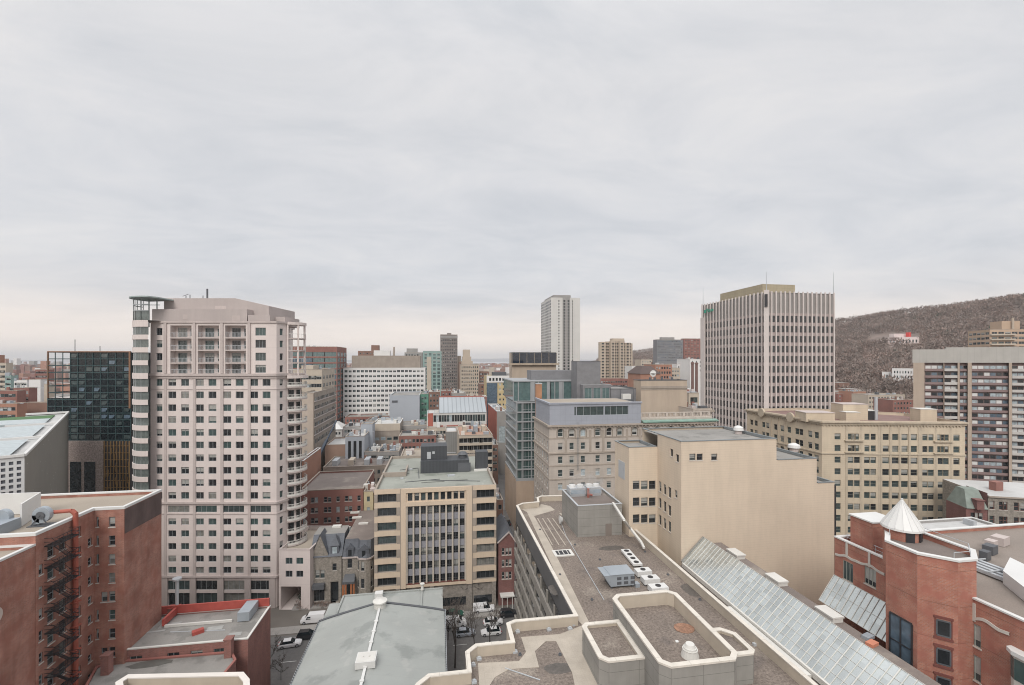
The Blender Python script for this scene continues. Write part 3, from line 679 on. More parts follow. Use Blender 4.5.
for a, b_ in zip(colsT[::2], colsT[1::2]): ops.append((PX(a)-1.1, z-.85, PX(b_)+1.1, z+.85, 'strip3'))
for a, b_ in zip(colsT[::2], colsT[1::2]):
    ops.append((PX(a)-1.2, zc_(590), PX(b_)+1.2, zc_(580.5), 'strip3')); ops.append((PX(a)-1.2, .3, PX(b_)+1.2, zc_(593), 'strip2', .6))
topr = [331.6, 343.8, 356.7, 368.8]
for r in topr:
    z = zc_(r); ops.append((PX(159.3)-.75, z-.9, PX(159.3)+.75, z+.9, 'pair')); ops.append((PX(260.6)-1.3, z-1, PX(260.6)+1.3, z+1, 'strip2'))
balc = [(170.3, 191.5), (197.8, 219), (225.2, 245.8)]
balz = [(zc_(r+5.8), zc_(r-5.3)) for r in (331.4, 344.0, 356.7, 368.2)]
for a, b_ in balc:
    ops.append((PX(a), zc_(374.0)+.1, PX(b_), zc_(325.4), 'blank', 1.7))
mb = MB(); wins = []
facade(mb, A, B, 0, ztop, ops, 0, None, .28, wins)
ang = atan2(uu.y, uu.x)
# rear walls of recesses with windows, slabs and railings
for a, b_ in balc:
    for k, r in enumerate((331.4, 344.0, 356.7, 368.2)):
        w_ = PX(b_)-PX(a); z0_ = zc_(r+5.6)
        q = A+uu*(PX(a)+w_*.36)+vv*(1.66-.02); wins.append((q.x, q.y, z0_+.1, ang, w_*.42, 2.25, 'strip2', .05))
        q = A+uu*(PX(a)+w_*.84)+vv*(1.66-.02); wins.append((q.x, q.y, z0_+.3, ang, w_*.2, 1.9, 'plain', .05))
# right chamfer
cz = [zc_(r) for r in topr+rows_mid+[509]+rows_low]
Lc = (C1-B).length
facade(mb, B, C1, 0, ztop, [(Lc*.42-.5, z-.85, Lc*.42+.5, z+.85, 'plain') for z in cz], 0, None, .28, wins)
facade(mb, C1, poly[3], 0, ztop, [], 0); mb.wall(poly[3], poly[4], 0, ztop); facade(mb, poly[4], A, 0, ztop, [], 0)
inn = offset(poly, .5)
for i in range(5):
    j = (i+1) % 5; mb.face([(*poly[i], ztop), (*poly[j], ztop), (*inn[j], ztop), (*inn[i], ztop)]); mb.wall(inn[j], inn[i], ztop-.7, ztop)
mb.build('wall', [M_PINK], PT)
m = MB(); m.face([(*q, ztop-.7) for q in inn]); m.build('roof', [R_TAN], PT)
# balconies in the recesses
for a, b_ in balc:
    for (z0_, z1_) in balz:
        m = MB(); p0 = A+uu*(PX(a)+.01); p1 = A+uu*(PX(b_)-.01)
        m.prism([p0-vv*.0+vv*.02, p1+vv*.02, p1+vv*1.69, p0+vv*1.69], z0_-.32, z0_+.02)
        o = m.build('balcony', [M_PINKD], PT)
        m = MB(); m.bar((*(p0+vv*.12), z0_+1.1), (*(p1+vv*.12), z0_+1.1), .07, .08); n_ = 16
        for i in range(n_+1): q = p0+(p1-p0)*i/n_+vv*.12; m.box(q.x-.025, q.y-.025, z0_+.02, q.x+.025, q.y+.025, z0_+1.08)
        r_ = m.build('railing', [LGREY], PT); r_.parent = o
# cornices and string courses
m = MB()
def band(z0_, z1_, out, a=A, b_=B, c=C1):
    p = [a-uu*.0, b_, c]; o_ = [a-vv*out, b_-vv*out+uu*out*.4, c-vv*out*.4+uu*out]
    m.prism([o_[0], o_[1], b_-vv*.003, a-vv*.003], z0_, z1_); m.prism([o_[1], o_[2], c+uu*.003, b_+uu*.002-vv*.003], z0_, z1_)
band(zcor-.35, zcor+.25, .55); band(zcor-1., zcor-.36, .25)
band(zc_(503)-.2, zc_(503)+.3, .4); band(zc_(576.5)-.2, zc_(576.5)+.25, .45); band(ztop-.1, ztop+.35, .3); band(zc_(514), zc_(514)+.15, .15)
band(zc_(389.5), zc_(389.5)+.15, .12)
for q_ in (165.2, 193.4, 221, 248.2, 272.5):
    c = A+uu*PX(q_); m.prism([c-uu*.75-vv*.3, c+uu*.75-vv*.3, c+uu*.75-vv*.003, c-uu*.75-vv*.003], 0, zc_(577.5))
for q_ in (165.6, 194.6, 222, 249.4):
    c = A+uu*PX(q_); m.prism([c-uu*.35-vv*.25, c+uu*.35-vv*.25, c+uu*.35-vv*.003, c-uu*.35-vv*.003], zcor+.3, ztop-.12)
    c = c+uu*1.2 if False else c
    m.prism([c-uu*.35-vv*.14, c+uu*.35-vv*.14, c+uu*.35-vv*.003, c-uu*.35-vv*.003], zc_(576), zcor-1.02)
m.build('cornice', [M_PINKD], PT)
place_windows(PT, wins, ALU, [(G_MID, 4), (G_GREEN, 3), (G_DARK, 6), (G_CURT, 1)], None, True, 100)
# left rounded bay with bands of curved glass
cc = A+vv*2.6+uu*.35; Rb = 5.5
def arc(r, a0, a1, n): return [cc+uu*(r*cos(radians(a0+(a1-a0)*i/n)))+vv*(r*sin(radians(a0+(a1-a0)*i/n))) for i in range(n+1)]
ar = arc(Rb, 168, 283, 12); ari = arc(Rb-.25, 168, 283, 12)
rws = [331.4, 343.8, 356.5, 369, 382.3, 395, 407.8, 420.2, 432.8, 445.3, 458, 470.5, 483, 495.8, 508.5, 521.5, 534, 546.5, 559, 571]
def bay_storey(z0w, z0g, z1g):
    m, g_, mu = MB(), MB(), MB()
    for i in range(12):
        m.wall(ar[i], ar[i+1], z0w, z0g); g_.wall(ari[i], ari[i+1], z0g, z1g); m.face([(*ar[i], z0g), (*ar[i+1], z0g), (*ari[i+1], z0g), (*ari[i], z0g)]); m.face([(*ar[i], z0w), (*ar[i+1], z0w), (*ari[i+1], z0w), (*ari[i], z0w)][::-1])
        if i % 2 == 0: mu.bar((*ari[i], z0g), (*ari[i], z1g), .1, .12)
    o = m.build('bay_storey', [M_PINK], PT)
    for nm, q, mt in (('curved_glazing', g_, G_BAY), ('mullion', mu, ALU)): x = q.build(nm, [mt], PT); x.parent = o
for k, r in enumerate(rws):
    z = zc_(r); bay_storey(zc_(rws[k+1])+.98 if k+1 < len(rws) else 0, z-.95, z+.98)
bay_storey(zc_(331.4)+.98, zc_(321), zc_(311.5))
m = MB(); m.face([(*q, zc_(321)) for q in ar]+[(*(cc+uu*4), zc_(321))])
for i in range(0, 12, 2): m.bar((*ari[i], zc_(321)), (*ari[i], zc_(299)), .1, .12)
for z in (zc_(311.5), zc_(305.5)):
    for i in range(12): m.bar((*ari[i], z), (*ari[i+1], z), .15, .2)
m.build('corner_trellis', [ALU], PT)
m = MB(); cd = arc(Rb+.6, 150, 285, 16)
fl = cd+[cc+uu*2.5-vv*4, cc+uu*2.5+vv*2]
m.prism([(q.x, q.y) for q in fl], zc_(298.8), zc_(297.6)); 
for px_ in (141, 149, 157): q = cam(px_, D0+2); m.bar((*q, ztop-1), (*q, zc_(298.8)), .2, .2)
m.bar((*cam(141, D0+2), zc_(304)), (*cam(160, D0+2), zc_(304)), .12, .15)
m.build('canopy_disc', [mat('pale green metal', (.3, .36, .35), .5, .05)], PT)
# penthouse volumes
def cbox(m, p0, p1, D, d, z0_, z1_, z1b=None, mi=0, top=None):
    a = cam(p0, D); b2 = cam(p1, D); b2 = a+uu*(b2-a).dot(uu)
    pl_ = [a, b2, b2+vv*d, a+vv*d]
    if z1b is None: m.prism(pl_, z0_, z1_, mi, top); return
    for i in range(4):
        p_, q_ = pl_[i], pl_[(i+1) % 4]; za = z1_ if i in (0, 3) else z1b; zb = z1b if i in (0, 1) else z1_
        m.face([(*p_, z0_), (*q_, z0_), (*q_, zb), (*p_, za)])
    m.face([(*pl_[0], z1_), (*pl_[1], z1b), (*pl_[2], z1b), (*pl_[3], z1_)])
m = MB(); cbox(m, 152, 247, D0+1.2, 9, ztop-.6, zc_(309, D0+1)); m.build('penthouse_lower', [M_PENT], PT)
m = MB(); cbox(m, 164, 235, D0+4, 14, ztop-.6, zc_(298.2, D0+4)); cbox(m, 235.02, 269, D0+4, 14, ztop-.6, zc_(298.2, D0+4), zc_(306, D0+4)); m.build('penthouse_upper', [M_PENT], PT)
m = MB(); cbox(m, 248, 270, D0+1, 10, ztop-.6, zc_(314.5)); cbox(m, 270.02, 285, D0+3.5, 8, ztop-.6, zc_(315.5), mi=0); m.build('stair_house', [M_PENT], PT)
m = MB()
for p0, p1, y0_, y1_ in ((215, 226, 304, 308.5), (232, 240, 315, 320.5), (183, 187.5, 314, 319)): 
    a = cam(p0, D0+1.17 if y0_ > 310 else D0+3.97); b2 = cam(p1, D0+1.17 if y0_ > 310 else D0+3.97)
    m.wall(a, b2, zc_(y1_), zc_(y0_))
m.build('louvre', [M_PINKD], PT)
for k, (px, h_) in enumerate(((207.3, 5), (190, 2.4), (186, 2), (203, 2))):
    q = cam(px, D0+8); m = MB(); m.tube((*q, zc_(298, D0+4)-.2), (*q, zc_(298, D0+4)+h_*.6), .1 if k else .22, n=6); 
    if k == 2: m.bar((q.x-.8, q.y, zc_(298, D0+4)+1), (q.x+.6, q.y, zc_(298, D0+4)+1.6), .1, .1)
    m.build('antenna', [DGREY], PT)
# right side rounded balcony stack and open corner terraces
cB = C1+vv*3.0-uu*.6; rr = 3.9
def arcB(r, a0=-78, a1=60, n=10): return [cB+uu*(r*cos(radians(a0+(a1-a0)*i/n)))+vv*(r*sin(radians(a0+(a1-a0)*i/n))) for i in range(n+1)]
tz = [zc_(382.5+12.5*i)-1.2 for i in range(14)]
inner = arcB(rr-1.4)
m = MB(); wz = zc_(548)
for i in range(10): m.wall(inner[i], inner[i+1], wz, zcor-1.1)
m.build('curved_wall', [M_PINK], PT)
for z in tz:
    ring = arcB(rr); m = MB(); m.prism(ring+[cB], z-.3, z+.02); o = m.build('balcony', [M_PINKD], PT)
    m = MB(); rg = arcB(rr-.08)
    for i in range(10):
        m.bar((*rg[i], z+1.05), (*rg[i+1], z+1.05), .08, .1); m.bar((*rg[i], z+.28), (*rg[i+1], z+.28), .05, .45)
        for t in (0, .33, .66): q = rg[i]+(rg[i+1]-rg[i])*t; m.box(q.x-.03, q.y-.03, z, q.x+.03, q.y+.03, z+1.05)
    r_ = m.build('railing', [OFFW], PT); r_.parent = o
    m = MB()
    for i in (0, 1, 3, 4, 6, 7): 
        a_, b2 = arcB(rr-1.38)[i], arcB(rr-1.38)[i+1]; m.wall(a_, b2, z+.1, z+2.2)
    r_ = m.build('pane', [G_DARK], PT); r_.parent = o
m = MB(); ring = arcB(rr+.25); m.prism(ring+[cB], zcor-1.1, zcor-.3); 
m.prism(arcB(rr-.2)+[cB], ztop-.3, ztop+.4)
for i in (0, 3, 6, 9): q = arcB(rr-.5)[i]; m.bar((*q, zcor-.3), (*q, ztop-.3), .4, .4)
m.build('corner_terrace', [M_PINK], PT)
for z in [q[0] for q in balz]:
    m = MB(); m.prism(arcB(rr-.3)+[cB], z-.3, z); o = m.build('balcony', [M_PINKD], PT)
    m = MB(); rg = arcB(rr-.38)
    for i in range(10): m.bar((*rg[i], z+1.05), (*rg[i+1], z+1.05), .07, .1); m.bar((*rg[i], z+.5), (*rg[i], z+.5+.01), .01, .01); m.box(rg[i].x-.03, rg[i].y-.03, z, rg[i].x+.03, rg[i].y+.03, z+1.05)
    r_ = m.build('railing', [OFFW], PT); r_.parent = o
# low pink wing with driveway arch beside the tower
zw = zc_(548); A = cam(279, D0-1); B = cam(310, D0-1); d = 16
B = A+uu*(B-A).dot(uu)
poly = [A, B, B+vv*d, A+vv*d]
L = (B-A).length
pw_ = lambda px: (cam(px, D0-1)-A).dot(uu)
def zq(py): return zc_(py, D0-1)
ops = {0: [(pw_(c)-.85, zq(r)-.8, pw_(c)+.85, zq(r)+.8, 'pair') for c in (289, 299.7) for r in (561, 574)]+[(pw_(280.7), .05, pw_(301), zq(586.5), 'blank', 9)]}
building('pink_podium', 'low pink stone podium with dark driveway opening beside the pink tower', 'building', poly, zw, M_PINK, R_TAN, ops=ops, par=.9, sub=True, frame=ALU, cap=M_PINKD)

# ============================================================ VICTORIAN MANSIONS
M_SLATE = mat('blue grey slate', (.105, .115, .135), .7, .14, .6, fine=.12, fs=6, joint=((0, 0), (.35, .05)), jcol=.8)
M_GSTONE = mat('grey brown rubble stone', (.26, .235, .205), .9, .25, 1.6, streak=.2, fine=.2, fs=2.5)
M_WOODO = mat('varnished wood', (.32, .12, .05), .6, .12, 1)
Ym = 121.5
def mp_(px, Y=Ym): return XY(px, Y)
def mz(py, px, Y=Ym): q = mp_(px, Y); return zat(py, q.x, q.y)
# gabled grey stone house
V1 = thing('stone_house', 'grey stone gabled house with steep slate roof and dormer beside the driveway', 'house', (*mp_(326), 0))
xa, xb = mp_(311).x, mp_(341.5).x; ze = mz(556, 330); zt_ = mz(541, 330)
def P0(px): return mp_(px).x
m = MB(); wins = []; xg0, xg1 = P0(312), P0(328)
ops = [(P0(c)-.5, mz(574, c)-1, P0(c)+.5, mz(574, c)+1, 'sash') for c in (317.5, 322.5, )]+[(P0(334.5)-.5, mz(567, 334)-.9, P0(334.5)+.5, mz(567, 334)+.9, 'sash')]
ops = [(a-xa, b, c-xa, d_, s_) for a, b, c, d_, s_ in ops]+[(P0(314)-xa, 1, P0(324.5)-xa, 4.3, 'strip3'), (P0(330.5)-xa, .3, P0(338.5)-xa, 5.6, 'plain', .9), (P0(319)-xa, mz(555, 320)-.8, P0(321.5)-xa, mz(555, 320)+.8, 'plain')]
facade(m, (xa, Ym), (xb, Ym), 0, ze, ops, 0, None, .25, wins)
m.wall((xb, Ym), (xb, Ym+9), 0, ze); m.wall((xa, Ym+9), (xa, Ym), 0, ze); m.wall((xb, Ym+9), (xa, Ym+9), 0, ze)
m.face([(xg0, Ym-.02, ze-.5), (xg1, Ym-.02, ze-.5), (xg1, Ym-.02, ze+.6), ((xg0+xg1)/2, Ym-.02, zt_+1.6), (xg0, Ym-.02, ze+.6)])
m.build('wall', [M_GSTONE], V1)
m = MB(); gm_ = (xg0+xg1)/2; top = zt_+.6
m.face([(xa-.2, Ym-.25, ze-.1), (xb+.2, Ym-.25, ze-.1), (xb+.2, Ym+3.4, top), (xa-.2, Ym+3.4, top)])
m.face([(xa-.2, Ym+3.4, top), (xb+.2, Ym+3.4, top), (xb+.2, Ym+9, top+.05), (xa-.2, Ym+9, top+.05)], 1)
m.face([(xa-.2, Ym-.25, ze-.1), (xa-.2, Ym+3.4, top), (xa-.2, Ym+9, top), (xa-.2, Ym+9, ze)]); m.face([(xb+.2, Ym-.25, ze-.1), (xb+.2, Ym+9, ze), (xb+.2, Ym+9, top), (xb+.2, Ym+3.4, top)])
m.face([(xg0-.2, Ym-.2, ze+.5), (gm_, Ym-.2, zt_+1.8), (gm_, Ym+5, zt_+1.8), (xg0-.2, Ym+5, ze+.5)]); m.face([(gm_, Ym-.2, zt_+1.8), (xg1+.2, Ym-.2, ze+.5), (xg1+.2, Ym+5, ze+.5), (gm_, Ym+5, zt_+1.8)])
ro = m.build('roof', [M_SLATE, R_GREY], V1)
m = MB(); dx = P0(334.5); m.box(dx-1, Ym+.2, ze, dx+1, Ym+3, ze+2.6); m.face([(dx-1.2, Ym, ze+2.5), (dx+1.2, Ym, ze+2.5), (dx, Ym+1.2, ze+4.8)]); m.face([(dx+1.2, Ym, ze+2.5), (dx+1.2, Ym+3, ze+2.5), (dx, Ym+2, ze+4.8), (dx, Ym+1.2, ze+4.8)]); m.face([(dx-1.2, Ym+3, ze+2.5), (dx-1.2, Ym, ze+2.5), (dx, Ym+1.2, ze+4.8), (dx, Ym+2, ze+4.8)])
m.box(dx-.55, Ym+.12, ze+.5, dx+.55, Ym+.19, ze+2.1, 1); m.build('dormer', [M_SLATE, G_PALE], V1)
q = P(331, 537, top); m = MB(); m.obox((q.x, Ym+8), 0, 2.2, 1.4, top, top+.5); m.build('skylight', [OFFW], V1)
m = MB(); m.prism([(P0(313.5), Ym-1.3), (P0(325), Ym-1.3), (P0(325), Ym-.01), (P0(313.5), Ym-.01)], 4.4, 5.6); m.build('awning', [DGREY], V1)
place_windows(V1, wins, DGREY, [(G_DARK, 3), (G_MID, 2)], SIL, True)
# mansard house
V2 = thing('mansard_house', 'grey stone mansion with slate mansard roof, dormers and wooden entrance porch', 'house', (*mp_(356), 0))
xa, xb = xb+.25, P0(373.5); ze = mz(557, 355); zt_ = mz(541, 355); wins = []
m = MB(); xs0 = P0(357.5)
wo = lambda c, r, hw, hh, st='sash', x0_=xa: (P0(c)-hw-x0_, mz(r, c)-hh, P0(c)+hw-x0_, mz(r, c)+hh, st)
facade(m, (xa, Ym), (xs0, Ym), 0, ze, [wo(349.8, 563.5, .55, 1.15), (P0(345)-xa, .4, P0(353.5)-xa, 5.6, 'strip2', .6)], 0, None, .25, wins)
# bow front on the right half
bow = [(xs0, Ym), (xs0+.6, Ym-1.2), (xs0+2.4, Ym-1.6), (xb-.6, Ym-1.2), (xb, Ym)]
for i in range(4):
    a_, b2 = bow[i], bow[i+1]; Ls = hypot(b2[0]-a_[0], b2[1]-a_[1])
    o_ = [(Ls/2-.42, mz(564, 362)-1.15, Ls/2+.42, mz(564, 362)+1.15, 'sash'), (Ls/2-.42, mz(581, 362)-1.2, Ls/2+.42, mz(581, 362)+1.2, 'sash')] if Ls > 1.3 else []
    facade(m, a_, b2, 0, ze, o_, 0, None, .2, wins)
m.wall((xb, Ym), (xb, Ym+24), 0, ze); m.wall((xa, Ym+24), (xa, Ym), 0, ze); m.build('wall', [M_GSTONE], V2)
m = MB(); fp = [(xa-.1, Ym-.1)]+[(x, y-.15) for x, y in bow]+[(xb+.1, Ym+24), (xa-.1, Ym+24)]; fi = [(xa+.5, Ym+1.1)]+[(x, max(y+1.2, Ym-.2)) for x, y in bow]+[(xb-.3, Ym+23.5), (xa+.5, Ym+23.5)]
for i in range(len(fp)):
    j = (i+1) % len(fp); m.face([(*fp[i], ze), (*fp[j], ze), (*fi[j], zt_+.2), (*fi[i], zt_+.2)])
m.face([(*q, zt_+.2) for q in fi], 1); m.build('roof', [M_SLATE, R_BROWN], V2)
m = MB()
for i in range(5):
    a_ = Vector(([(xa, Ym)]+bow)[i]); b2 = Vector(([(xa, Ym)]+bow)[i+1])
    if (b2-a_).length > .05: m.bar((*a_, ze), (*b2, ze), .5, .35)
m.build('cornice', [M_PINKD], V2)
for c, hw in ((350, .9), (364.5, 1.3)):
    m = MB(); dx = P0(c); y0_ = Ym-.15 if c < 355 else Ym-1.3
    m.box(dx-hw, y0_, ze+.2, dx+hw, y0_+3, ze+2.3); m.face([(dx-hw-.2, y0_-.1, ze+2.3), (dx+hw+.2, y0_-.1, ze+2.3), (dx, y0_-.1, ze+3.4)])
    m.face([(dx+hw+.2, y0_-.1, ze+2.3), (dx+hw+.2, y0_+3, ze+2.3), (dx, y0_+3, ze+3.4), (dx, y0_-.1, ze+3.4)]); m.face([(dx-hw-.2, y0_+3, ze+2.3), (dx-hw-.2, y0_-.1, ze+2.3), (dx, y0_-.1, ze+3.4), (dx, y0_+3, ze+3.4)])
    m.box(dx-.42, y0_-.06, ze+.4, dx+.42, y0_-.01, ze+2.0, 1); m.build('dormer', [M_SLATE, G_DARK], V2)
m = MB(); m.box(P0(344), Ym-2.2, 5.7, P0(356), Ym-.01, 6.3, 1); m.face([(P0(344), Ym-2.2, 6.3), (P0(356), Ym-2.2, 6.3), (P0(355), Ym-.2, 7.4), (P0(345), Ym-.2, 7.4)], 1)
for c in (344.7, 347.2, 352.6, 355.2): m.box(P0(c)-.22, Ym-2.1, 0, P0(c)+.22, Ym-1.7, 5.7)
m.build('porch', [M_WOODO, DGREY], V2)
for px_, py_ in ((327+30, 518), (355, 513), (353, 508), (348.5, 528), (363.5, 524)):
    q = P(px_, py_, zt_+.2)
    if q.y > Ym+1.5 and q.y < Ym+22: m = MB(); m.obox(q, 0, 2.6 if py_ != 528 else 1, .8, zt_+.15, zt_+.55); m.build('skylight', [OFFW], V2)
place_windows(V2, wins, DGREY, [(G_DARK, 3), (G_MID, 1)], SIL, True)

# ============================================================ BEIGE OFFICE BLOCK
M_BEIGE = mat('beige precast panels', (.58, .47, .36), .85, .05, .12, streak=.1, joint=((2.2, .04), (0, 0)), jcol=.88)
M_TAUPE = mat('taupe concrete', (.32, .275, .235), .85, .1, .3, streak=.15)
M_SPAN = mat('grey blue spandrel', (.27, .27, .30), .7, .08, .4)
Yo = 113.5
xl_, xr_ = XY(374.2, Yo).x, XY(496.3, Yo).x
def ox(px): return XY(px, Yo).x
def oz(py, px=435): q = XY(px, Yo); return zat(py, q.x, q.y)
zo = oz(487.2); OB = thing('beige_office', 'beige office block with striped side bays and dark framed centre of tall fins', 'building', ((xl_+xr_)/2, Yo+18, 0))
yb_ = on_line(391, Vector((xl_, Yo)), Vector((0, 1))).y; yb_ = min(yb_, Yo+40)
rowsO = [495.8, 509.4, 523.8, 537.2, 551, 564.7, 578.3]
m = MB(); wins = []
poly = [(xl_, Yo), (xr_, Yo), (xr_, yb_), (xl_, yb_)]
wl0, wl1, wr0, wr1 = ox(377.5), ox(396.5), ox(476.5), ox(494.5)
cl, cr_ = ox(400.3), ox(472.5)
ops = []
ops.append((ox(406.2)-xl_, oz(583), ox(466)-xl_, oz(505.2), 'blank', .9))
# windows of the side bays: taupe bands between beige spandrels
for r in rowsO:
    z = oz(r); ops += [(wl0-xl_, z-1.05, wl1-xl_, z+.95, 'strip3', .7), (wr0-xl_, z-1.05, wr1-xl_, z+.95, 'strip3', .7)]
nb = 9; z = oz(495.8)
for i in range(nb): c = ox(406.8)+(ox(465.4)-ox(406.8))*(i+.5)/nb; ops.append((c-.55-xl_, z-1.0, c+.55-xl_, z+.9, 'plain', .5))
facade(m, (xl_, Yo), (xr_, Yo), oz(586), zo, ops, 0, 1, .3, wins)
for (a, b2) in ((poly[1], poly[2]), (poly[2], poly[3]), (poly[3], poly[0])):
    Ls = hypot(b2[0]-a[0], b2[1]-a[1]); facade(m, a, b2, oz(586), zo, reg(Ls, 8, 1.6, oz(578.3)-1, 3.42, 6, 1.9) if a != poly[1] else reg(Ls, 8, 1.6, oz(578.3)-1, 3.42, 6, 1.9), 0, 1, .3, wins)
inn = offset(poly, .45)
for i in range(4): j = (i+1) % 4; m.wall(inn[j], inn[i], zo-.8, zo, 1); m.face([(*poly[i], zo), (*poly[j], zo), (*inn[j], zo), (*inn[i], zo)], 1)
m.build('wall', [M_BEIGE, M_TAUPE], OB)
m = MB(); m.face([(*q, zo-.8) for q in inn]); m.build('roof', [R_GREEN], OB)
for (a, b2) in ((ox(374.3), ox(377.4)), (ox(396.7), ox(400.3)), (ox(472.6), ox(476.3)), (ox(494.7), ox(496.3))):
    for r0 in rowsO: m = MB(); m.box(a, Yo-.04, oz(r0)-1.05, b2, Yo-.003, oz(r0)+.95); m.build('taupe_band', [M_TAUPE], OB)
for a, b2 in ((cl-.02, cl+.35), (cr_-.35, cr_+.02)): m = MB(); m.box(a, Yo-.16, oz(586), b2, Yo-.045, zo); m.build('taupe_pilaster', [M_TAUPE], OB)
m = MB(); m.box(ox(401), Yo-.3, oz(491.5), ox(472), Yo-.003, zo-.02); m.box(ox(401), Yo-.3, oz(586), ox(405.9), Yo-.003, oz(491.5)-.01); m.box(ox(466.3), Yo-.3, oz(586), ox(472), Yo-.003, oz(491.5)-.01); m.box(ox(405.92), Yo-.3, oz(504.8), ox(466.28), Yo-.003, oz(500.8)); m.build('portal_frame', [M_BEIGE], OB)
m = MB(); m.box(ox(406.2), Yo+.0, oz(583)-.02, ox(466), Yo+.3, oz(583)+.25); m.box(ox(406.2)+.0, Yo+.02, oz(583), ox(406.2)+.25, Yo+.6, oz(505.4)); m.box(ox(466)-.25, Yo+.02, oz(583), ox(466), Yo+.6, oz(505.4)); m.build('recess_surround', [mat('brown red steel', (.15, .055, .045), .6)], OB)
nb = 9; x0_, x1_ = ox(406.8), ox(465.4)
for i in range(nb+1):
    c = x0_+(x1_-x0_)*i/nb; m = MB(); m.box(c-.19, Yo-.05, oz(583)+.25, c+.19, Yo+.85, oz(505.4)); m.build('fin', [mat('pale fin concrete', (.47, .42, .36), .85, .08, .4, streak=.1)], OB)
sp = MB()
for k, r in enumerate((509.4, 523.8, 537.2, 551, 564.7, 578.3)):
    z = oz(r)
    for i in range(nb):
        c = x0_+(x1_-x0_)*(i+.5)/nb; wins.append((c, Yo+.3, z-1.0, 0, 1.45, 1.75, 'bank', .5))
    sp.box(x0_, Yo+.55, z+.78, x1_, Yo+.8, z+2.35)
sp.build('spandrels', [M_SPAN], OB)
place_windows(OB, wins, DGREY, [(G_DARK, 6), (G_MID, 2), (G_CURT, 1)], None, True)
m = MB(); facade(m, (xl_, Yo+.6), (xr_, Yo+.6), 0, oz(586)-.01, [], 0); m.wall((xr_, Yo+.6), (xr_, yb_), 0, oz(586)-.01); m.wall((xl_, yb_), (xl_, Yo+.6), 0, oz(586)-.01)
for px in (375, 398, 432, 470, 494): m.box(ox(px)-.5, Yo, 0, ox(px)+.5, Yo+.59, oz(586)-.01)
m.build('stone_base', [M_STONE], OB)
m = MB()
for a, b2 in ((436, 466), (474, 492)): m.box(ox(a), Yo+.5, 1, ox(b2), Yo+.58, 3)
m.build('base_window', [G_DARK], OB)
# dark penthouses on the office roof
def roofq(px, py, z): return P(px, py, z)
zr_ = zo-.8
q0 = P(420.5, 473.5, zr_); q1 = P(470, 474.3, zr_)
M_CHAR = mat('charcoal corrugated cladding', (.055, .06, .068), .6, .08, .2, joint=((.4, .1), (0, 0)), jcol=.7)
m = MB(); m.box(q0.x, q0.y, zr_, q1.x, q0.y+7, zat(461.5, q0.x, q0.y)); m.box(q0.x, q0.y+2, zat(461.5, q0.x, q0.y)+.01, XY(447, q0.y).x, q0.y+8, zat(448, q0.x, q0.y), 0); m.build('penthouse', [M_CHAR], OB)
x_ = XY(427, q0.y+1.95).x; zz_ = zat(461, q0.x, q0.y); m = MB(); m.box(x_, q0.y+1.9, zz_+.1, x_+1.1, q0.y+1.97, zz_+2.1); m.build('penthouse_door', [LGREY], OB)
x_ = XY(458, q0.y).x; m = MB(); m.box(x_, q0.y-.06, zr_+.1, x_+3.6, q0.y-.004, zr_+2.6); m.build('louvre', [DGREY], OB)
x_ = XY(432.3, q0.y+2).x; m = MB(); m.box(x_, q0.y+1.9, zz_+1.5, x_+.7, q0.y+1.97, zz_+2.2); m.build('penthouse_light', [LGREY], OB)
q2 = P(476, 470.5, zr_); m = MB(); m.box(q2.x, q2.y, zr_, XY(488, q2.y).x, q2.y+3.5, zat(452, q2.x, q2.y)); m.box(q2.x-.6, q2.y-1, zr_, XY(490, q2.y).x, q2.y-.01, zr_+.5, 1); m.build('plant_box', [M_CHAR, OFFW], OB)
q3 = P(463, 460, zr_+3); m = MB(); m.cyl((q3.x, q0.y+4), 1.2, 1.2, zat(461.5, q0.x, q0.y), zat(461.5, q0.x, q0.y)+.9, 12); m.cyl((q3.x, q0.y+4), 1.6, .9, zat(461.5, q0.x, q0.y)+.9, zat(461.5, q0.x, q0.y)+1.6, 12); m.build('vent_cowl', [DGREY], OB)
q = P(394, 476, zr_); q5 = P(390, 466, zr_)
m = MB(); x0_, y0_ = xl_+2.5, Yo+15; m.box(x0_-2.5, y0_, zr_+.01, x0_+4, y0_+.4, zr_+1.2); m.box(x0_+3.6, y0_+.41, zr_+.01, x0_+4, y0_+9, zr_+1.2); m.build('roof_upstand', [M_TAUPE], OB)
m = MB()
for (px, py, w_) in ((410, 470, 1.4), (402, 479, .8), (451, 476, 2), (443, 458, 3)): q = P(px, py, zr_); m.obox(q, .2, w_, w_*.5, zr_, zr_+.35)
m.build('roof_vents', [LGREY], OB)
for a_, b_ in (((400, 470), (418, 468)), ((418, 468), (419, 478)), ((425, 480), (480, 481)), ((405, 482), (440, 479))):
    m = MB(); m.bar(P(*a_, zr_+.1), P(*b_, zr_+.1), .14, .12); m.build('roof_pipe', [DGREY], OB)
for px, py, w_ in ((433, 482, 6), (462, 480, 3), (404, 474, 3)): q = P(px, py, zr_); m = MB(); m.obox(q, .1, w_, .9, zr_+.003, zr_+.02); m.build('tar_repair', [mat('tar repair', (.13, .135, .12), .8, .2, 1)], OB)
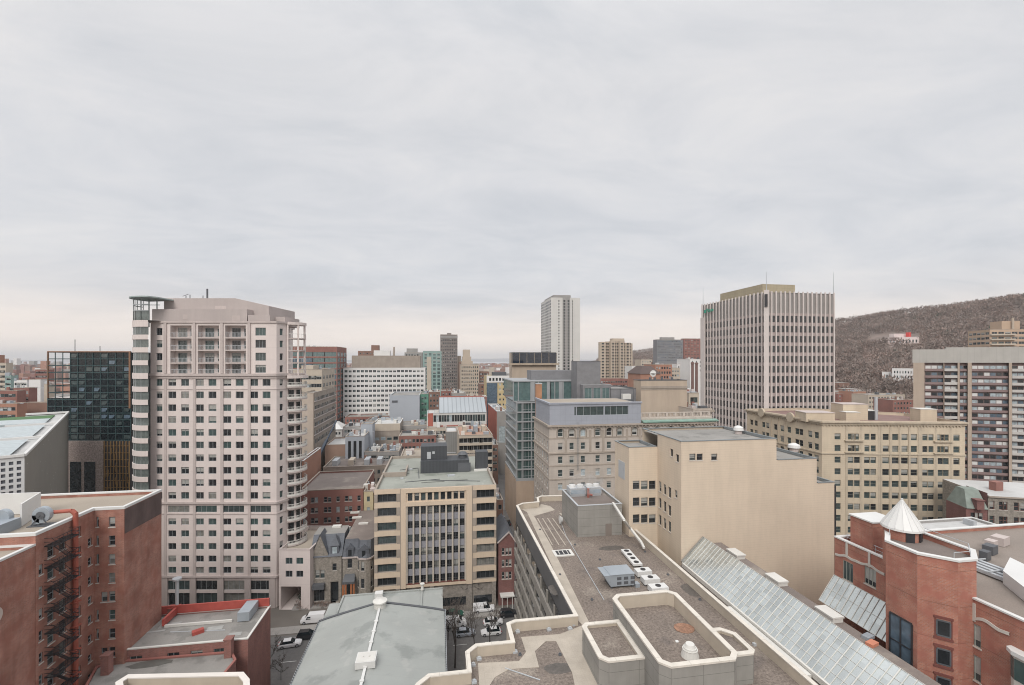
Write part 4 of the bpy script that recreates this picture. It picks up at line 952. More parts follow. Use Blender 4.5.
# ============================================================ GRAVEL ROOFED COMPLEX (centre right foreground)
ZC = 28.0
M_DCLAD = mat('dark grey facade panels', (.105, .105, .108), .6, .1, .3, joint=((1.2, .04), (0, 0)))
M_CONC = mat('grey concrete panels', (.27, .26, .24), .85, .1, .3, streak=.18, joint=((3.4, .05), (1.6, .05)), jcol=.6)
M_BANDC = mat('grey tan concrete band', (.27, .25, .225), .85, .1, .3, streak=.15)
M_COPE = mat('cream white coping', (.60, .56, .50), .75, .1, .8, joint=((3.1, .06), (3.1, .06)), jcol=.75)
gx = [(396, 712), (417, 683.6), (428.5, 673.7), (468.3, 671.5), (464.9, 652.3), (475.5, 643.8), (512.5, 641.8), (505.4, 623.8), (513.9, 618.7), (574.3, 616.7), (516.7, 505.7), (522.4, 503.2), (537.5, 501.8), (536.7, 497.8), (541, 496), (602, 494.5)]
pl = [P(a, b_, ZC).to_2d() for a, b_ in gx]
Xr = P(634.8, 528.4, ZC).x; yfar = pl[-1].y
pl = pl[:-1]+[Vector((Xr, yfar)), Vector((Xr, 12)), Vector((-12, 12)), Vector((-12, pl[0].y))]
# straighten: edges that run with the street grid
pl[10].x = (pl[9].x+pl[10].x)/2; pl[9].x = pl[10].x; pl[9].y = pl[8].y = (pl[8].y+pl[9].y)/2; pl[6].y = pl[5].y = (pl[5].y+pl[6].y)/2; pl[3].y = pl[2].y = (pl[2].y+pl[3].y)/2; pl[4].x = pl[3].x = (pl[3].x+pl[4].x)/2; pl[7].x = pl[6].x = (pl[6].x+pl[7].x)/2
xfac = pl[10].x
pl = pl[::-1]
GB = building('gravel_roof_complex', 'large office complex with brown gravel roof, zigzag cream parapet and dark stepped street side', 'building', pl, ZC, M_CREAMC, R_GRAVEL, par=1.25, pw=.42, cap=M_COPE, capt=.1, T=thing('gravel_roof_complex', 'large office complex with brown gravel roof, zigzag cream parapet and dark stepped street side', 'building', (28, 55, 0)))
# street side facade with bands
xf = min(q.x for q in [p for p in pl if p.y > 62 and p.y < 100]+[Vector((99, 0))]); yA, yB_ = P(574, 616.7, ZC).y, P(516.7, 505.7, ZC).y
xf = xfac
m = MB(); g_ = MB()
m.box(xf-.12, yA+.3, 24.3, xf-.01, yB_-.3, ZC-.15, 1)
for k in range(6):
    z = 22.3-k*3.9
    m.box(xf-.55, yA+.3, z-1.7, xf-.01, yB_-.3, z)
    g_.face([(xf-.2, yB_-.3, z), (xf-.2, yA+.3, z), (xf-.2, yA+.3, z+2.2), (xf-.2, yB_-.3, z+2.2)])
nq = int((yB_-yA)/1.6)
for i in range(nq+1):
    y = yA+.4+(yB_-yA-.8)*i/nq
    if i % 3 == 0: m.box(xf-.4, y-.25, 0, xf-.21, y+.25, 24.3)
m.build('facade_bands', [M_BANDC, M_DCLAD], GB); g_.build('ribbon_windows', [G_DARK], GB)
zi = ZC-1.25
# pale walkway strips on the gravel
M_PATH = mat('pale paving strip', (.40, .355, .30), .9, .1, .5, fine=.08, joint=((1, .03), (1, .03)), jcol=.88)
def slab(pts, z=zi, h=.06):
    m = MB(); q = [P(a, b_, z+h).to_2d() for a, b_ in pts]
    ar_ = sum(q[i].x*q[(i+1) % len(q)].y-q[(i+1) % len(q)].x*q[i].y for i in range(len(q)))
    if ar_ < 0: q = q[::-1]
    m.prism(q, z+.004, z+h); return m
strips = [[(521, 509), (537, 508), (541, 504), (550, 506), (555, 510), (534, 516), (551, 545), (589, 622), (584, 627), (576, 618), (540, 540), (527, 512)],
          [(583, 625), (590, 622), (582, 640), (600, 685), (594, 700), (578, 700), (572, 672), (556, 641), (546, 641), (535, 651), (539, 667), (509, 669), (495, 677), (480, 700), (478, 663), (519, 661), (526, 652), (521, 637), (560, 634), (578, 627)]]
for st in strips: slab(st).build('walkway_strip', [M_PATH], GB)
for k, st in enumerate([[(537+i*5.0, 518+i*.0), (538+i*5.0, 518), (553+i*6.5, 545), (552+i*6.5, 545)] for i in range(4)]): slab(st, h=.05).build('roof_marking', [M_PATH], GB)
slab([(559, 513), (561, 513), (572, 523), (570, 523)], h=.05).build('roof_marking', [M_PATH], GB)
# small anchors along the parapet
for k, (px, py) in enumerate(((517.5, 630), (549, 628), (570, 627), (515, 650), (479, 657), (473, 663), (474, 680), (574, 623))):
    q = P(px, py, zi+.3); m = MB(); m.obox(q, .1, .55, .45, zi, zi+.22); m.obox(q, .1, .3, .25, zi+.221, zi+.36); m.build('roof_anchor', [LGREY], GB)
# inner right parapet ridge plus outer ledge
m = MB(); ylo = P(816, 683, ZC).y
# long square floor drain grille and skylight hatch
q = P(563, 553.5, zi); m = MB(); m.obox(q, 0, 3.6, 2.6, zi, zi+.18); m.obox(q, 0, 2.5, 1.7, zi+.181, zi+.22, 1)
for i in (-.8, 0, .8): m.obox((q.x+i, q.y), 0, .12, 1.7, zi+.22, zi+.3)
tag(m.build('roof_hatch', [OFFW, BLACK], loc=tuple(q)), 'flat white framed square hatch with dark grating on the gravel roof', 'roof hatch')
rn_ = random.Random(4)
M_DAMP = mat('damp dark gravel', (.10, .088, .078), .6, .2, .6, fine=.3, fs=3)
for px, py in ((560, 575), (600, 560), (575, 545), (700, 600), (668, 575), (520, 655), (560, 655), (735, 625), (645, 552), (592, 600), (540, 530)):
    q = P(px, py, zi); m = MB(); m.cyl(q, .22, .2, zi, zi+.14, 10); m.cyl(q, .1, .1, zi+.14, zi+.3, 6); m.build('roof_drain', [DGREY], GB)
for px, py, a_, b_ in ((612, 548, 2.2, .9), (640, 600, 1.2, .7), (555, 590, .8, 1.4), (690, 590, 1.0, 1.8), (560, 668, 1.6, .8)):
    q = P(px, py, zi); m = MB(); m.prism([Vector((q.x+a_*cos(2*pi*i/16)*(1+.3*rn_.random()), q.y+b_*sin(2*pi*i/16)*(1+.3*rn_.random()))) for i in range(16)], zi+.003, zi+.012); m.build('damp_patch', [M_DAMP], GB)
for c_ in (((640, 565), (668, 590), (700, 625)), ((560, 520), (566, 536), (604, 600)), ((505, 668), (540, 680))):
    for a_, b_ in zip(c_, c_[1:]): m = MB(); m.bar(P(*a_, zi+.08), P(*b_, zi+.08), .09, .09); m.build('roof_conduit', [LGREY], GB)
# raised roof blocks
def block(pts, zt_, zb, parh, label, fl=R_GRAVEL):
    q = [P(a, b_, zt_).to_2d() for a, b_ in pts]
    ar_ = sum(q[i].x*q[(i+1) % len(q)].y-q[(i+1) % len(q)].x*q[i].y for i in range(len(q)))
    if ar_ < 0: q = q[::-1]
    return q
def raised(pts, zt_, parh, name):
    q = block(pts, zt_, zi, parh, '')
    inn = offset(q, .45); m = MB(); n = len(q); u = 0
    for i in range(n):
        a, b2 = q[i], q[(i+1) % n]; m.wall(a, b2, zi-.05, zt_, 0, u); m.wall(inn[(i+1) % n], inn[i], zt_-parh, zt_, 1, u); u += (b2-a).length
    o = m.build(name, [M_CONC, M_CREAMC], GB)
    m = MB(); m.face([(*p_, zt_-parh) for p_ in inn]); r_ = m.build('roof', [R_GRAVEL], GB); r_.parent = o
    m = MB(); o1 = offset(q, -.08); i1 = offset(q, .5)
    for i in range(n):
        j = (i+1) % n; m.face([(*o1[i], zt_+.1), (*o1[j], zt_+.1), (*i1[j], zt_+.1), (*i1[i], zt_+.1)]); m.wall(o1[i], o1[j], zt_-.1, zt_+.1); m.wall(i1[j], i1[i], zt_-.02, zt_+.1)
        m.face([(*o1[j], zt_-.1), (*o1[i], zt_-.1), (*q[i], zt_-.1), (*q[j], zt_-.1)])
    c_ = m.build('parapet_cap', [M_COPE], GB); c_.parent = o
    return q
zb1 = 31.6
def SC(x, y): return (560+x/4.876, 580+y/4.876)
rb = [P(*SC(250, 75), zb1), P(*SC(262, 63), zb1), P(*SC(555, 60), zb1), P(*SC(583, 78), zb1), P(*SC(880, 378), zb1), P(*SC(870, 402), zb1), P(*SC(515, 414), zb1), P(*SC(468, 392), zb1)]
xL, xRt = (rb[0].x+rb[7].x)/2, (rb[3].x+rb[4].x)/2
def chamf(x0, y0, x1, y1, c): return [Vector(p_) for p_ in ((x0+c, y0), (x1-c, y0), (x1, y0+c), (x1, y1-c), (x1-c, y1), (x0+c, y1), (x0, y1-c), (x0, y0+c))]
def raised_w(q, zt_, parh, name):
    inn = offset(q, .45); m = MB(); n = len(q); u = 0
    for i in range(n):
        a, b2 = q[i], q[(i+1) % n]; m.wall(a, b2, zi-.05, zt_, 0, u); m.wall(inn[(i+1) % n], inn[i], zt_-parh, zt_, 1, u); u += (b2-a).length
    o = m.build(name, [M_CONC, M_CREAMC], GB)
    m = MB(); m.face([(*p_, zt_-parh) for p_ in inn]); r_ = m.build('roof', [R_GRAVEL], None); r_.parent = o; r_.location = [-c for c in o['_o']]
    m = MB(); o1 = offset(q, -.08); i1 = offset(q, .5)
    for i in range(n):
        j = (i+1) % n; m.face([(*o1[i], zt_+.1), (*o1[j], zt_+.1), (*i1[j], zt_+.1), (*i1[i], zt_+.1)]); m.wall(o1[i], o1[j], zt_-.1, zt_+.1); m.wall(i1[j], i1[i], zt_-.02, zt_+.1)
        m.face([(*o1[j], zt_-.1), (*o1[i], zt_-.1), (*q[i], zt_-.1), (*q[j], zt_-.1)])
    c_ = m.build('parapet_cap', [M_COPE], None); c_.parent = o; c_.location = [-c for c in o['_o']]
big = chamf(xL, (rb[6].y+rb[5].y)/2, xRt, (rb[1].y+rb[2].y)/2, .9)
raised_w(big, zb1, 1.6, 'raised_roof_block')
zb2 = 30.0
lb = [P(*SC(110, 225), zb2), P(*SC(130, 212), zb2), P(*SC(300, 208), zb2), P(*SC(418, 392), zb2), P(*SC(230, 400), zb2), P(*SC(190, 385), zb2)]
xl2 = (lb[0].x+lb[5].x)/2; y0_ = lb[4].y; y1_ = lb[1].y
raised_w([Vector((xl2+.8, y0_)), Vector((xL-.02, y0_)), Vector((xL-.02, y1_)), Vector((xl2+.6, y1_)), Vector((xl2, y1_-.6)), Vector((xl2, y0_+.8))], zb2, .35, 'raised_roof_block')
rbx = [P(*SC(750, 235), zb2), P(*SC(820, 232), zb2), P(*SC(955, 352), zb2), P(*SC(950, 366), zb2), P(*SC(870, 368), zb2)]
raised_w([Vector((xRt+.02, rbx[4].y)), Vector((rbx[2].x-.5, rbx[4].y)), Vector((rbx[2].x, rbx[4].y+.5)), Vector((rbx[2].x, rbx[1].y-1.2)), Vector((rbx[2].x-1.2, rbx[1].y)), Vector((xRt+.02, rbx[1].y))], zb2, .3, 'raised_roof_block')
q = P(690, 656, zb1-1.6); m = MB(); m.cyl(q, .95, .75, q.z, q.z+.75, 18); m.cyl(q, .72, .68, q.z+.751, q.z+1.0, 18); m.cyl(q, .6, .45, q.z+1.0, q.z+1.35, 18); m.cyl(q, .8, .8, q.z+.75, q.z+.8, 18)
tag(m.build('roof_ventilator', [OFFW], loc=tuple(q)), 'white stepped round ventilator inside the large raised roof block', 'vent')
q = P(684.5, 628.5, zb1-1.6); m = MB(); pts_ = []
for i in range(11): a = 2*pi*i/11; r_ = 1+.25*random.random(); pts_.append(Vector((q.x+1.05*r_*cos(a), q.y+.95*r_*sin(a))))
m.prism(pts_, q.z+.002, q.z+.07); tag(m.build('rusty_plate', [mat('rusty patch', (.27, .15, .10), .9, .3, 1.5, fine=.3, fs=4)], loc=tuple(q)), 'rusty orange plate lying on gravel inside the large raised roof block', 'plate')
q = P(677, 642, zb1-1.6); m = MB(); m.obox(q, .4, .35, .3, q.z, q.z+.12); tag(m.build('small_white_box', [WHITE], loc=tuple(q)), 'tiny white box on the gravel left of the rusty plate', 'box')
# grey rooftop air handler, its white condensers and curved pipe run
q = P(621, 587, zi); ah = thing('air_handler', 'large blue grey rooftop air handling unit with hooded front on the gravel roof', 'air handler', tuple(q))
D_ = depth_of(q.x, q.y); wx = 4.3
x0_, x1_, y0_, y1_ = q.x-2.3, q.x+2.0, q.y-.4, q.y+2.6; zt_ = zi+2.1
m = MB(); m.box(x0_+.5, y0_, zi+.35, x1_, y1_, zt_); m.box(x0_+.4, y0_-.08, zt_, x1_+.08, y1_+.08, zt_+.08); m.build('cabinet', [GALV], ah)
m = MB(); m.face([(x0_-.6, y0_, zt_), (x0_+.5, y0_, zt_), (x0_+.5, y0_, zi+.35)][::-1]); m.face([(x0_-.6, y1_, zt_), (x0_+.5, y1_, zt_), (x0_+.5, y1_, zi+.35)]); m.face([(x0_-.6, y0_, zt_), (x0_-.6, y1_, zt_), (x0_+.5, y1_, zi+.35), (x0_+.5, y0_, zi+.35)]); m.face([(x0_-.6, y0_, zt_), (x0_+.5, y0_, zt_), (x0_+.5, y1_, zt_), (x0_-.6, y1_, zt_)]); m.build('hood', [GALV], ah)
m = MB()
for i in range(3): 
    for j in range(2): m.box(x0_+1.5+i*1.1, y0_-.03, zi+.6+j*.7, x0_+2.2+i*1.1, y0_-.004, zi+1.05+j*.7)
m.build('grille', [DGREY], ah); m = MB()
for xx in (x0_+.6, x1_-.3): m.box(xx, y0_+.1, zi, xx+.2, y1_-.1, zi+.34)
m.build('skid', [DGREY], ah)
m = MB(); m.box(x1_+.15, y0_-.2, zi, x1_+.85, y0_+.7, zi+.55); tag(m.build('small_grey_box', [GALV], loc=(x1_+.5, y0_, zi)), 'small grey box beside the big air handler', 'box')
def condenser(px, py, w_, d_, h_, label, fan=1):
    q = P(px, py, zi); t = thing('condenser_unit', label, 'air conditioner', tuple(q), 'white condenser units on the gravel roof')
    m = MB(); m.box(q.x-w_/2, q.y, zi+.25, q.x+w_/2, q.y+d_, zi+.25+h_); m.build('casing', [WHITE], t)
    m = MB()
    for i in range(fan): cx_ = q.x-w_/2+w_*(i+.5)/fan; m.cyl((cx_, q.y+d_/2), .42, .42, zi+.251+h_, zi+.33+h_, 16, 0)
    m.build('fan_guard', [BLACK], t); m = MB()
    for xx in (q.x-w_/2+.1, q.x+w_/2-.3): m.box(xx, q.y+.05, zi, xx+.2, q.y+d_-.05, zi+.24)
    m.build('feet', [DGREY], t)
condenser(645, 578, 2.5, 1.5, .8, 'white condenser unit, farthest of the three right of the air handler')
condenser(652.5, 586, 2.6, 1.5, .8, 'white condenser unit, middle of the three right of the air handler')
condenser(660.5, 595, 2.7, 1.5, .8, 'white condenser unit, nearest of the three, by the raised block')
q = P(631, 562, zi); m = MB(); a_, b2 = P(625, 550, zi+.5), P(638, 565, zi+.5)
sk = thing('fan_rack', 'low white rack with four black fans on the gravel roof near the cream wall', 'fan rack', tuple(a_)); m.bar(a_, b2, 1.6, .35); m.build('tray', [WHITE], sk)
for i in range(4): c_ = a_+(b2-a_)*((i+.5)/4); m = MB(); m.cyl((c_.x, c_.y), .45, .45, zi+.69, zi+.74, 12); m.build('fan', [BLACK], sk)
m = MB(); pts_ = [(664, 606), (676, 596), (686, 607), (697, 620)]
pp = [P(655, 588, zi+.4), P(672, 596, zi+.4), P(686, 614, zi+.4), P(700, 628, zi+.4)]
for a_, b2 in zip(pp, pp[1:]): m.bar(a_, b2, .45, .3)
tag(m.build('white_conduit', [WHITE], loc=tuple(pp[0])), 'white conduit running from the condensers along the raised roof block', 'pipe')
# flat light strip at right: slab on the roof
m = MB(); m.bar(P(761, 640, zi+.03), P(782, 660, zi+.03), 1.3, .06); m.build('walkway_strip', [M_PATH], GB)
for px, py in ((739, 639), (755, 643), (713, 600)): q = P(px, py, zi+.3); m = MB(); m.obox(q, 0, .5, .4, zi, zi+.3); m.build('roof_anchor', [LGREY], GB)
# mechanical room with cooling towers at the far end
y0_ = P(600, 536, zi).y; zmt = 33.
xa_, xb_ = XY(577.5, y0_).x, XY(622, y0_).x; yb2 = P(566, 492.8, zmt).y
yb2 = on_line(562, Vector((xa_, y0_)), Vector((0, 1))).y
poly = [(xa_, y0_), (xb_, y0_), (xb_, yb2), (xa_, yb2)]
MR = building('mechanical_room', 'square grey panelled mechanical room on the far end of the gravel roof', 'roof building', poly, zmt, M_CONC, R_BROWN, z0=zi, par=.5, pw=.3, cap=LGREY, capt=.06)
m = MB(); xd = XY(605.5, y0_).x; m.box(xd, y0_-.05, zi+.05, xd+1.3, y0_-.005, zi+2.4); m.build('door', [mat('taupe door', (.2, .17, .15), .7)], MR)
for k, (pxa, pxb) in enumerate(((570, 586), (587.5, 601.5))):
    yc = yb2-4; xa2, xb2 = XY(pxa, yc).x, XY(pxb, yc).x; t = thing('cooling_tower', ['left white cooling tower steaming on the mechanical room roof', 'right white cooling tower beside the orange pipe on the mechanical room'][k], 'cooling tower', ((xa2+xb2)/2, yc+1, zmt-.5))
    m = MB(); m.box(xa2, yc, zmt-.1, xb2, yc+2.6, zmt+1.3); m.box(xa2+.1, yc+.1, zmt-.5, xb2-.1, yc+2.5, zmt-.1); m.build('casing', [LGREY], t)
    m = MB(); m.box(xa2+.2, yc-.04, zmt+.1, xb2-.2, yc-.004, zmt+.9); m.build('louvre', [mat('pale blue panel', (.3, .36, .42), .6)], t)
    for i in range(2): m = MB(); m.cyl((xa2+(xb2-xa2)*(i+.5)/2, yc+1.3), .8, .7, zmt+1.301, zmt+1.75, 14, 0, None); m.cyl((xa2+(xb2-xa2)*(i+.5)/2, yc+1.3), .55, .55, zmt+1.7, zmt+1.78, 12); m.build('fan_stack', [WHITE], t)
m = MB(); xq = XY(588, y0_).x; q = Vector((XY(587, yb2-4).x, yb2-4.8)); m.tube((*q, zmt-.5), (*q, zmt+1.4), .28, n=8); m.tube((*q, zmt+.2), (q.x+.9, q.y, zmt-.1), .22, n=8)
tag(m.build('orange_pipe', [M_OPIPE], loc=(*q, zmt-.5)), 'short orange pipe between the two cooling towers', 'pipe')
# pipework on the right of the mechanical room
m = MB(); zz_ = zi+.7
pth = [P(613, 503, zmt+.4), P(624, 520, zmt), P(630, 528, zi+2.5), P(641, 542, zi+1.1), P(644, 548, zi+.8)]
for a_, b2 in zip(pth, pth[1:]): m.bar(a_, b2, .4, .35)
tag(m.build('white_duct', [OFFW], loc=tuple(pth[0])), 'pale duct descending from the mechanical room along the cream wall', 'duct')
q = P(569, 531, zi); m = MB(); disc_x(m, (q.y+4, zi+1.0), .9, .5, q.x-.9, q.x-.3); m.tube((q.x-.6, q.y+4, zi), (q.x-.6, q.y+4, zi+1), .15)
tag(m.build('satellite_dish', [WHITE], loc=(q.x-.6, q.y+4, zi)), 'white dish leaning on the left wall of the mechanical room', 'satellite dish')

# ============================================================ SKYLIGHT WING
M_SKYG = mat('skylight glazing', (.56, .60, .60), .13, .08, .15, cell=(1.16, .85, .12), metal=.72)
def sky_strip(name, label, xlo, zlo, xhi, zhi, ya, yb_, bars, rows, ncol=None, Tn=None, part=False):
    t = thing(name, label, 'skylight', (xlo, ya, 0)) if Tn is None else Tn
    m = MB(); m.face([(xlo, ya, zlo), (xhi, ya, zhi), (xhi, yb_, zhi), (xlo, yb_, zlo)]); m.build('glazing', [M_SKYG], t)
    m = MB(); n_ = int((yb_-ya)/bars); nrm = Vector((-(zhi-zlo), 0, (xhi-xlo))).normalized()*.05
    for i in range(n_+1):
        y = ya+(yb_-ya)*i/n_; m.bar(Vector((xlo, y, zlo))+nrm, Vector((xhi, y, zhi))+nrm, .045 if i % 3 else .09, .08)
    m.build('rafters', [OFFW], t)
    m = MB()
    for j in range(rows+1):
        f = j/rows; m.bar(Vector((xlo+(xhi-xlo)*f, ya, zlo+(zhi-zlo)*f))+nrm, Vector((xlo+(xhi-xlo)*f, yb_, zlo+(zhi-zlo)*f))+nrm, .04, .06)
    m.build('purlins', [OFFW], t)
    return t
zlo, zhi_ = CAMZ-36.5, CAMZ-32.3
xlo = P(760, 626.5, zlo).x; xhi_ = P(780, 588, zhi_).x
ytop = on_line(696, Vector((xlo, 0)), Vector((0, 1))).y
SKT = sky_strip('glass_skylight', 'long sloping glass skylight beside the gravel roof, lower left of the two', xlo, zlo, xhi_, zhi_, 20, 76.5, .85, 5)
m = MB(); m.face([(xhi_, 76.55, zhi_), (xlo, 76.55, zlo), (xhi_, 76.55, zlo)]); m.wall((xhi_-.01, 20), (xhi_-.01, 76.5), zlo-1, zhi_); m.bar((xlo, 76.5, zlo), (xhi_, 76.5, zhi_), .3, .3); m.build('gable_end', [M_CONC], SKT)
# wing body carrying the skylights
xw1 = Xr+.02; x57 = 57.45
WB = thing('skylight_wing', 'narrow brown roofed wing running between the long skylights', 'building', (50, 50, 0))
m = MB(); m.prism([(xw1, 12), (xhi_, 12), (xhi_, 76.7), (xw1, 76.7)], 0, zlo-.8, 0, 1); zst = CAMZ-33.4; x53 = P(850, 620, CAMZ-34.2).x
m.prism([(xhi_+.01, 12), (51.0, 12), (51.0, 76.2), (xhi_+.01, 76.2)], 0, zst, 0, 1); m.prism([(51.02, 12), (x57-.03, 12), (x57-.03, 76.2), (51.02, 76.2)], 0, zst-4.5, 0, 1); m.build('body', [M_CONC, R_BROWN], WB)
m = MB(); m.bar((xhi_+.2, 20, zst+.2), (xhi_+.2, 76, zst+.2), .35, .5); m.bar((xlo-.15, 20, zlo-.3), (xlo-.15, 76, zlo-.3), .3, .7); 
m.prism([(xlo-3.3, 47), (xlo-.4, 47), (xlo-.4, 62), (xlo-3.3, 62)], zlo-.8, zlo-.3); m.build('kerbs', [OFFW], WB)
lab = ['white slab vent box on the skylight wing, closest to the cream wall', 'white slab vent box on the skylight wing, second from the cream wall', 'white slab vent box on the skylight wing nearest the brick turret']
for k, (px, py) in enumerate(((736, 556), (776.5, 582), (829, 617))):
    q = P(px, py, zst); m = MB(); m.obox(q, 0, 1.5, 2.7, zst, zst+.55); m.obox(q, 0, 1.7, 2.9, zst+.551, zst+.75); tag(m.build('vent_box', [OFFW], loc=tuple(q)), lab[k], 'vent')
for px, py, nm, lb_ in ((872, 645, 'hatch', 'small orange topped hatch at the foot of the brick turret'), (868, 638, 'vent', 'small grey vent at the foot of the brick turret')):
    q = P(px, py, zst); m = MB(); m.obox(q, .3, 1.3, .8, zst, zst+.35); tag(m.build('roof_'+nm, [mat('orange cap', (.55, .22, .14), .7) if nm == 'hatch' else GALV], loc=tuple(q)), lb_, nm)
# dark chimney-like grey pipe near the cream wall
# ============================================================ BRICK TURRET BUILDING
zt36 = 36.0
BTt = thing('turret_brick_building', 'orange red brick building with octagonal tower, white conical roof and wavy white bands', 'building', (60, 46, 0))
m = MB(); wins = []
yq = lambda px: on_line(px, Vector((x57, 0)), Vector((0, 1))).y
yE = yq(834.5); ops = []
LL = yE-12
# left face runs from far to near (outside to the left): A far, B near
A = Vector((x57, yE)); B = Vector((x57, 10)); A_y = lambda px: yE-yq(px)
zw = lambda py, px: zat(py, x57, yq(px))
ops += [(A_y(843), zw(581, 848), A_y(853), zw(562, 848), 'strip2'), (A_y(864.5), zw(585.5, 870), A_y(876), zw(568, 870), 'strip2')]
for r0, r1 in ((621, 646), (652, 680)): ops.append((A_y(968), zw(r1-1, 973), A_y(981), zw(r0+2, 973), 'strip1'))
facade(m, A, B, 0, zt36, ops, 0, None, .14, wins)
# bay to the right is reached by front face of the same block (east part), roof surfaces
xE = 112
facade(m, (xE, 10), (xE, yE), 0, zt36, [], 0); m.wall((xE, yE), (x57, yE), 0, zt36); m.wall((x57, 10), (xE, 10), 0, zt36)
inn = offset([(x57, 10), (xE, 10), (xE, yE), (x57, yE)], .4)
ps = [(x57, 10), (xE, 10), (xE, yE), (x57, yE)]
for i in range(4): j = (i+1) % 4; m.wall(inn[j], inn[i], zt36-.5, zt36); m.face([(*ps[i], zt36), (*ps[j], zt36), (*inn[j], zt36), (*inn[i], zt36)])
m.build('wall', [M_BRICKO], BTt)
m = MB(); m.face([(*q, zt36-.5) for q in inn]); m.build('roof', [mat('brown gravel roofing', (.235, .20, .175), .95, .1, .2, fine=.15)], BTt)
m = MB(); m.box(x57-.12, 10, zt36-.02, x57+.4, yE, zt36+.16); m.box(x57+.41, yE-.5, zt36, xE, yE+.05, zt36+.16); m.build('parapet_cap', [WHITE], BTt)
# wavy band and pilaster strips
m = MB()
def wavy(pxa, pxb, pya, dip):
    n_ = 16; ya_, yb2 = yq(pxa), yq(pxb); za, zb = zw(pya[0], pxa), zw(pya[1], pxb); pr = None
    for i in range(n_+1):
        t = i/n_; w_ = .5-.5*cos(2*pi*min(1, max(0, (t-.15)/.7))) ; y = ya_+(yb2-ya_)*t; z = za+(zb-za)*t+dip*w_
        if pr: m.bar((x57-.06, pr[0], pr[1]), (x57-.06, y, z), .38, .14) if False else m.face([(x57-.1, pr[0], pr[1]-.16), (x57-.1, y, z-.16), (x57-.1, y, z+.16), (x57-.1, pr[0], pr[1]+.16)]); m.face([(x57-.1, pr[0], pr[1]+.16), (x57-.1, y, z+.16), (x57, y, z+.16), (x57, pr[0], pr[1]+.16)]) if pr else None; m.face([(x57, pr[0], pr[1]-.16), (x57, y, z-.16), (x57-.1, y, z-.16), (x57-.1, pr[0], pr[1]-.16)])
        pr = (y, z)
wavy(835.5, 856, (554, 561), .25); wavy(856, 885, (561, 574.5), .3); m.build('stone_band', [M_SILL], BTt); m = MB(); wavy(959, 1010, (615.5, 634), .5)
m.build('stone_band', [M_SILL], BTt)
for px, pa, pb in ((847, 541.5, 557), (869.5, 552, 567), (974, 603, 621)):
    y = yq(px); m = MB(); m.box(x57-.09, y-.16, zw(pb, px), x57-.004, y+.16, zw(pa, px)); m.build('stone_strip', [M_SILL], BTt)
# tower
tp = [Vector(p_) for p_ in ((53.15, 43.35), (55.5, 41), (57.9, 41), (60.4, 43), (60.4, 50.2), (57.45, 50.85), (54.7, 48.35), (53.15, 47.0))]
ztw = 40.2
m = MB(); zA = lambda py, q: zat(py, q.x, q.y)
n = len(tp)
for i in range(n):
    a_, b2 = tp[i], tp[(i+1) % n]; Ls = (b2-a_).length; o_ = []
    if i == 0: o_ = []
    if i == 7: # wide left facing side, big dark window
        pass
    facade(m, a_, b2, 0, ztw, o_, 0, None, .3, wins)
# openings as set-in windows on the facet and frontal side
inn = offset(tp, .35)
for i in range(n): j = (i+1) % n; m.wall(inn[j], inn[i], ztw-.6, ztw); m.face([(*tp[i], ztw), (*tp[j], ztw), (*inn[j], ztw), (*inn[i], ztw)])
o = m.build('tower_wall', [M_BRICKO], BTt)
m = MB(); m.face([(*q, ztw-.6) for q in inn]); m.build('tower_roof', [R_BROWN], BTt)
m = MB(); o1, i1 = offset(tp, -.12), offset(tp, .42)
for i in range(n):
    j = (i+1) % n; m.face([(*o1[i], ztw+.14), (*o1[j], ztw+.14), (*i1[j], ztw+.14), (*i1[i], ztw+.14)]); m.wall(o1[i], o1[j], ztw-.08, ztw+.14); m.wall(i1[j], i1[i], ztw-.02, ztw+.14); m.face([(*o1[j], ztw-.08), (*o1[i], ztw-.08), (*tp[i], ztw-.08), (*tp[j], ztw-.08)])
m.build('tower_cap', [WHITE], BTt)
# tall dark glazed window wrapping the left chamfer, proud box frame
def wpanel(T, a, b_, u0, u1, z0_, z1_, nv, nh, name='tower_window', dp=.14, frame=BLACK, gl=G_BLUE):
    d = (b_-a).normalized(); nn = Vector((d.y, -d.x)); m = MB(); A_ = a+d*u0; B2 = a+d*u1
    m.prism([A_+nn*dp, B2+nn*dp, B2, A_] if False else [A_+nn*dp, B2+nn*dp, B2+nn*.003, A_+nn*.003], z0_, z0_+.15); m.prism([A_+nn*dp, B2+nn*dp, B2+nn*.003, A_+nn*.003], z1_-.15, z1_)
    for i in range(nv+2): c = A_+(B2-A_)*i/(nv+1); m.prism([c-d*.07+nn*dp, c+d*.07+nn*dp, c+d*.07+nn*.003, c-d*.07+nn*.003], z0_+.15, z1_-.15)
    for i in range(nh): z = z0_+(z1_-z0_)*(i+1)/(nh+1); m.prism([A_+nn*(dp-.01), B2+nn*(dp-.01), B2+nn*.003, A_+nn*.003], z-.05, z+.05)
    o = m.build(name, [frame], T); m = MB(); m.wall(A_+nn*.05, B2+nn*.05, z0_+.05, z1_-.05); p_ = m.build('pane', [gl], None); p_.parent = o; p_.location = [-c for c in o['_o']]
    return o
q = on_line(892, tp[7], tp[0]-tp[7]); zb_ = zA(664, q); zt2 = zA(612, q)
wpanel(BTt, tp[7], tp[0], .55, (tp[0]-tp[7]).length-.55, zb_, zt2, 1, 1)
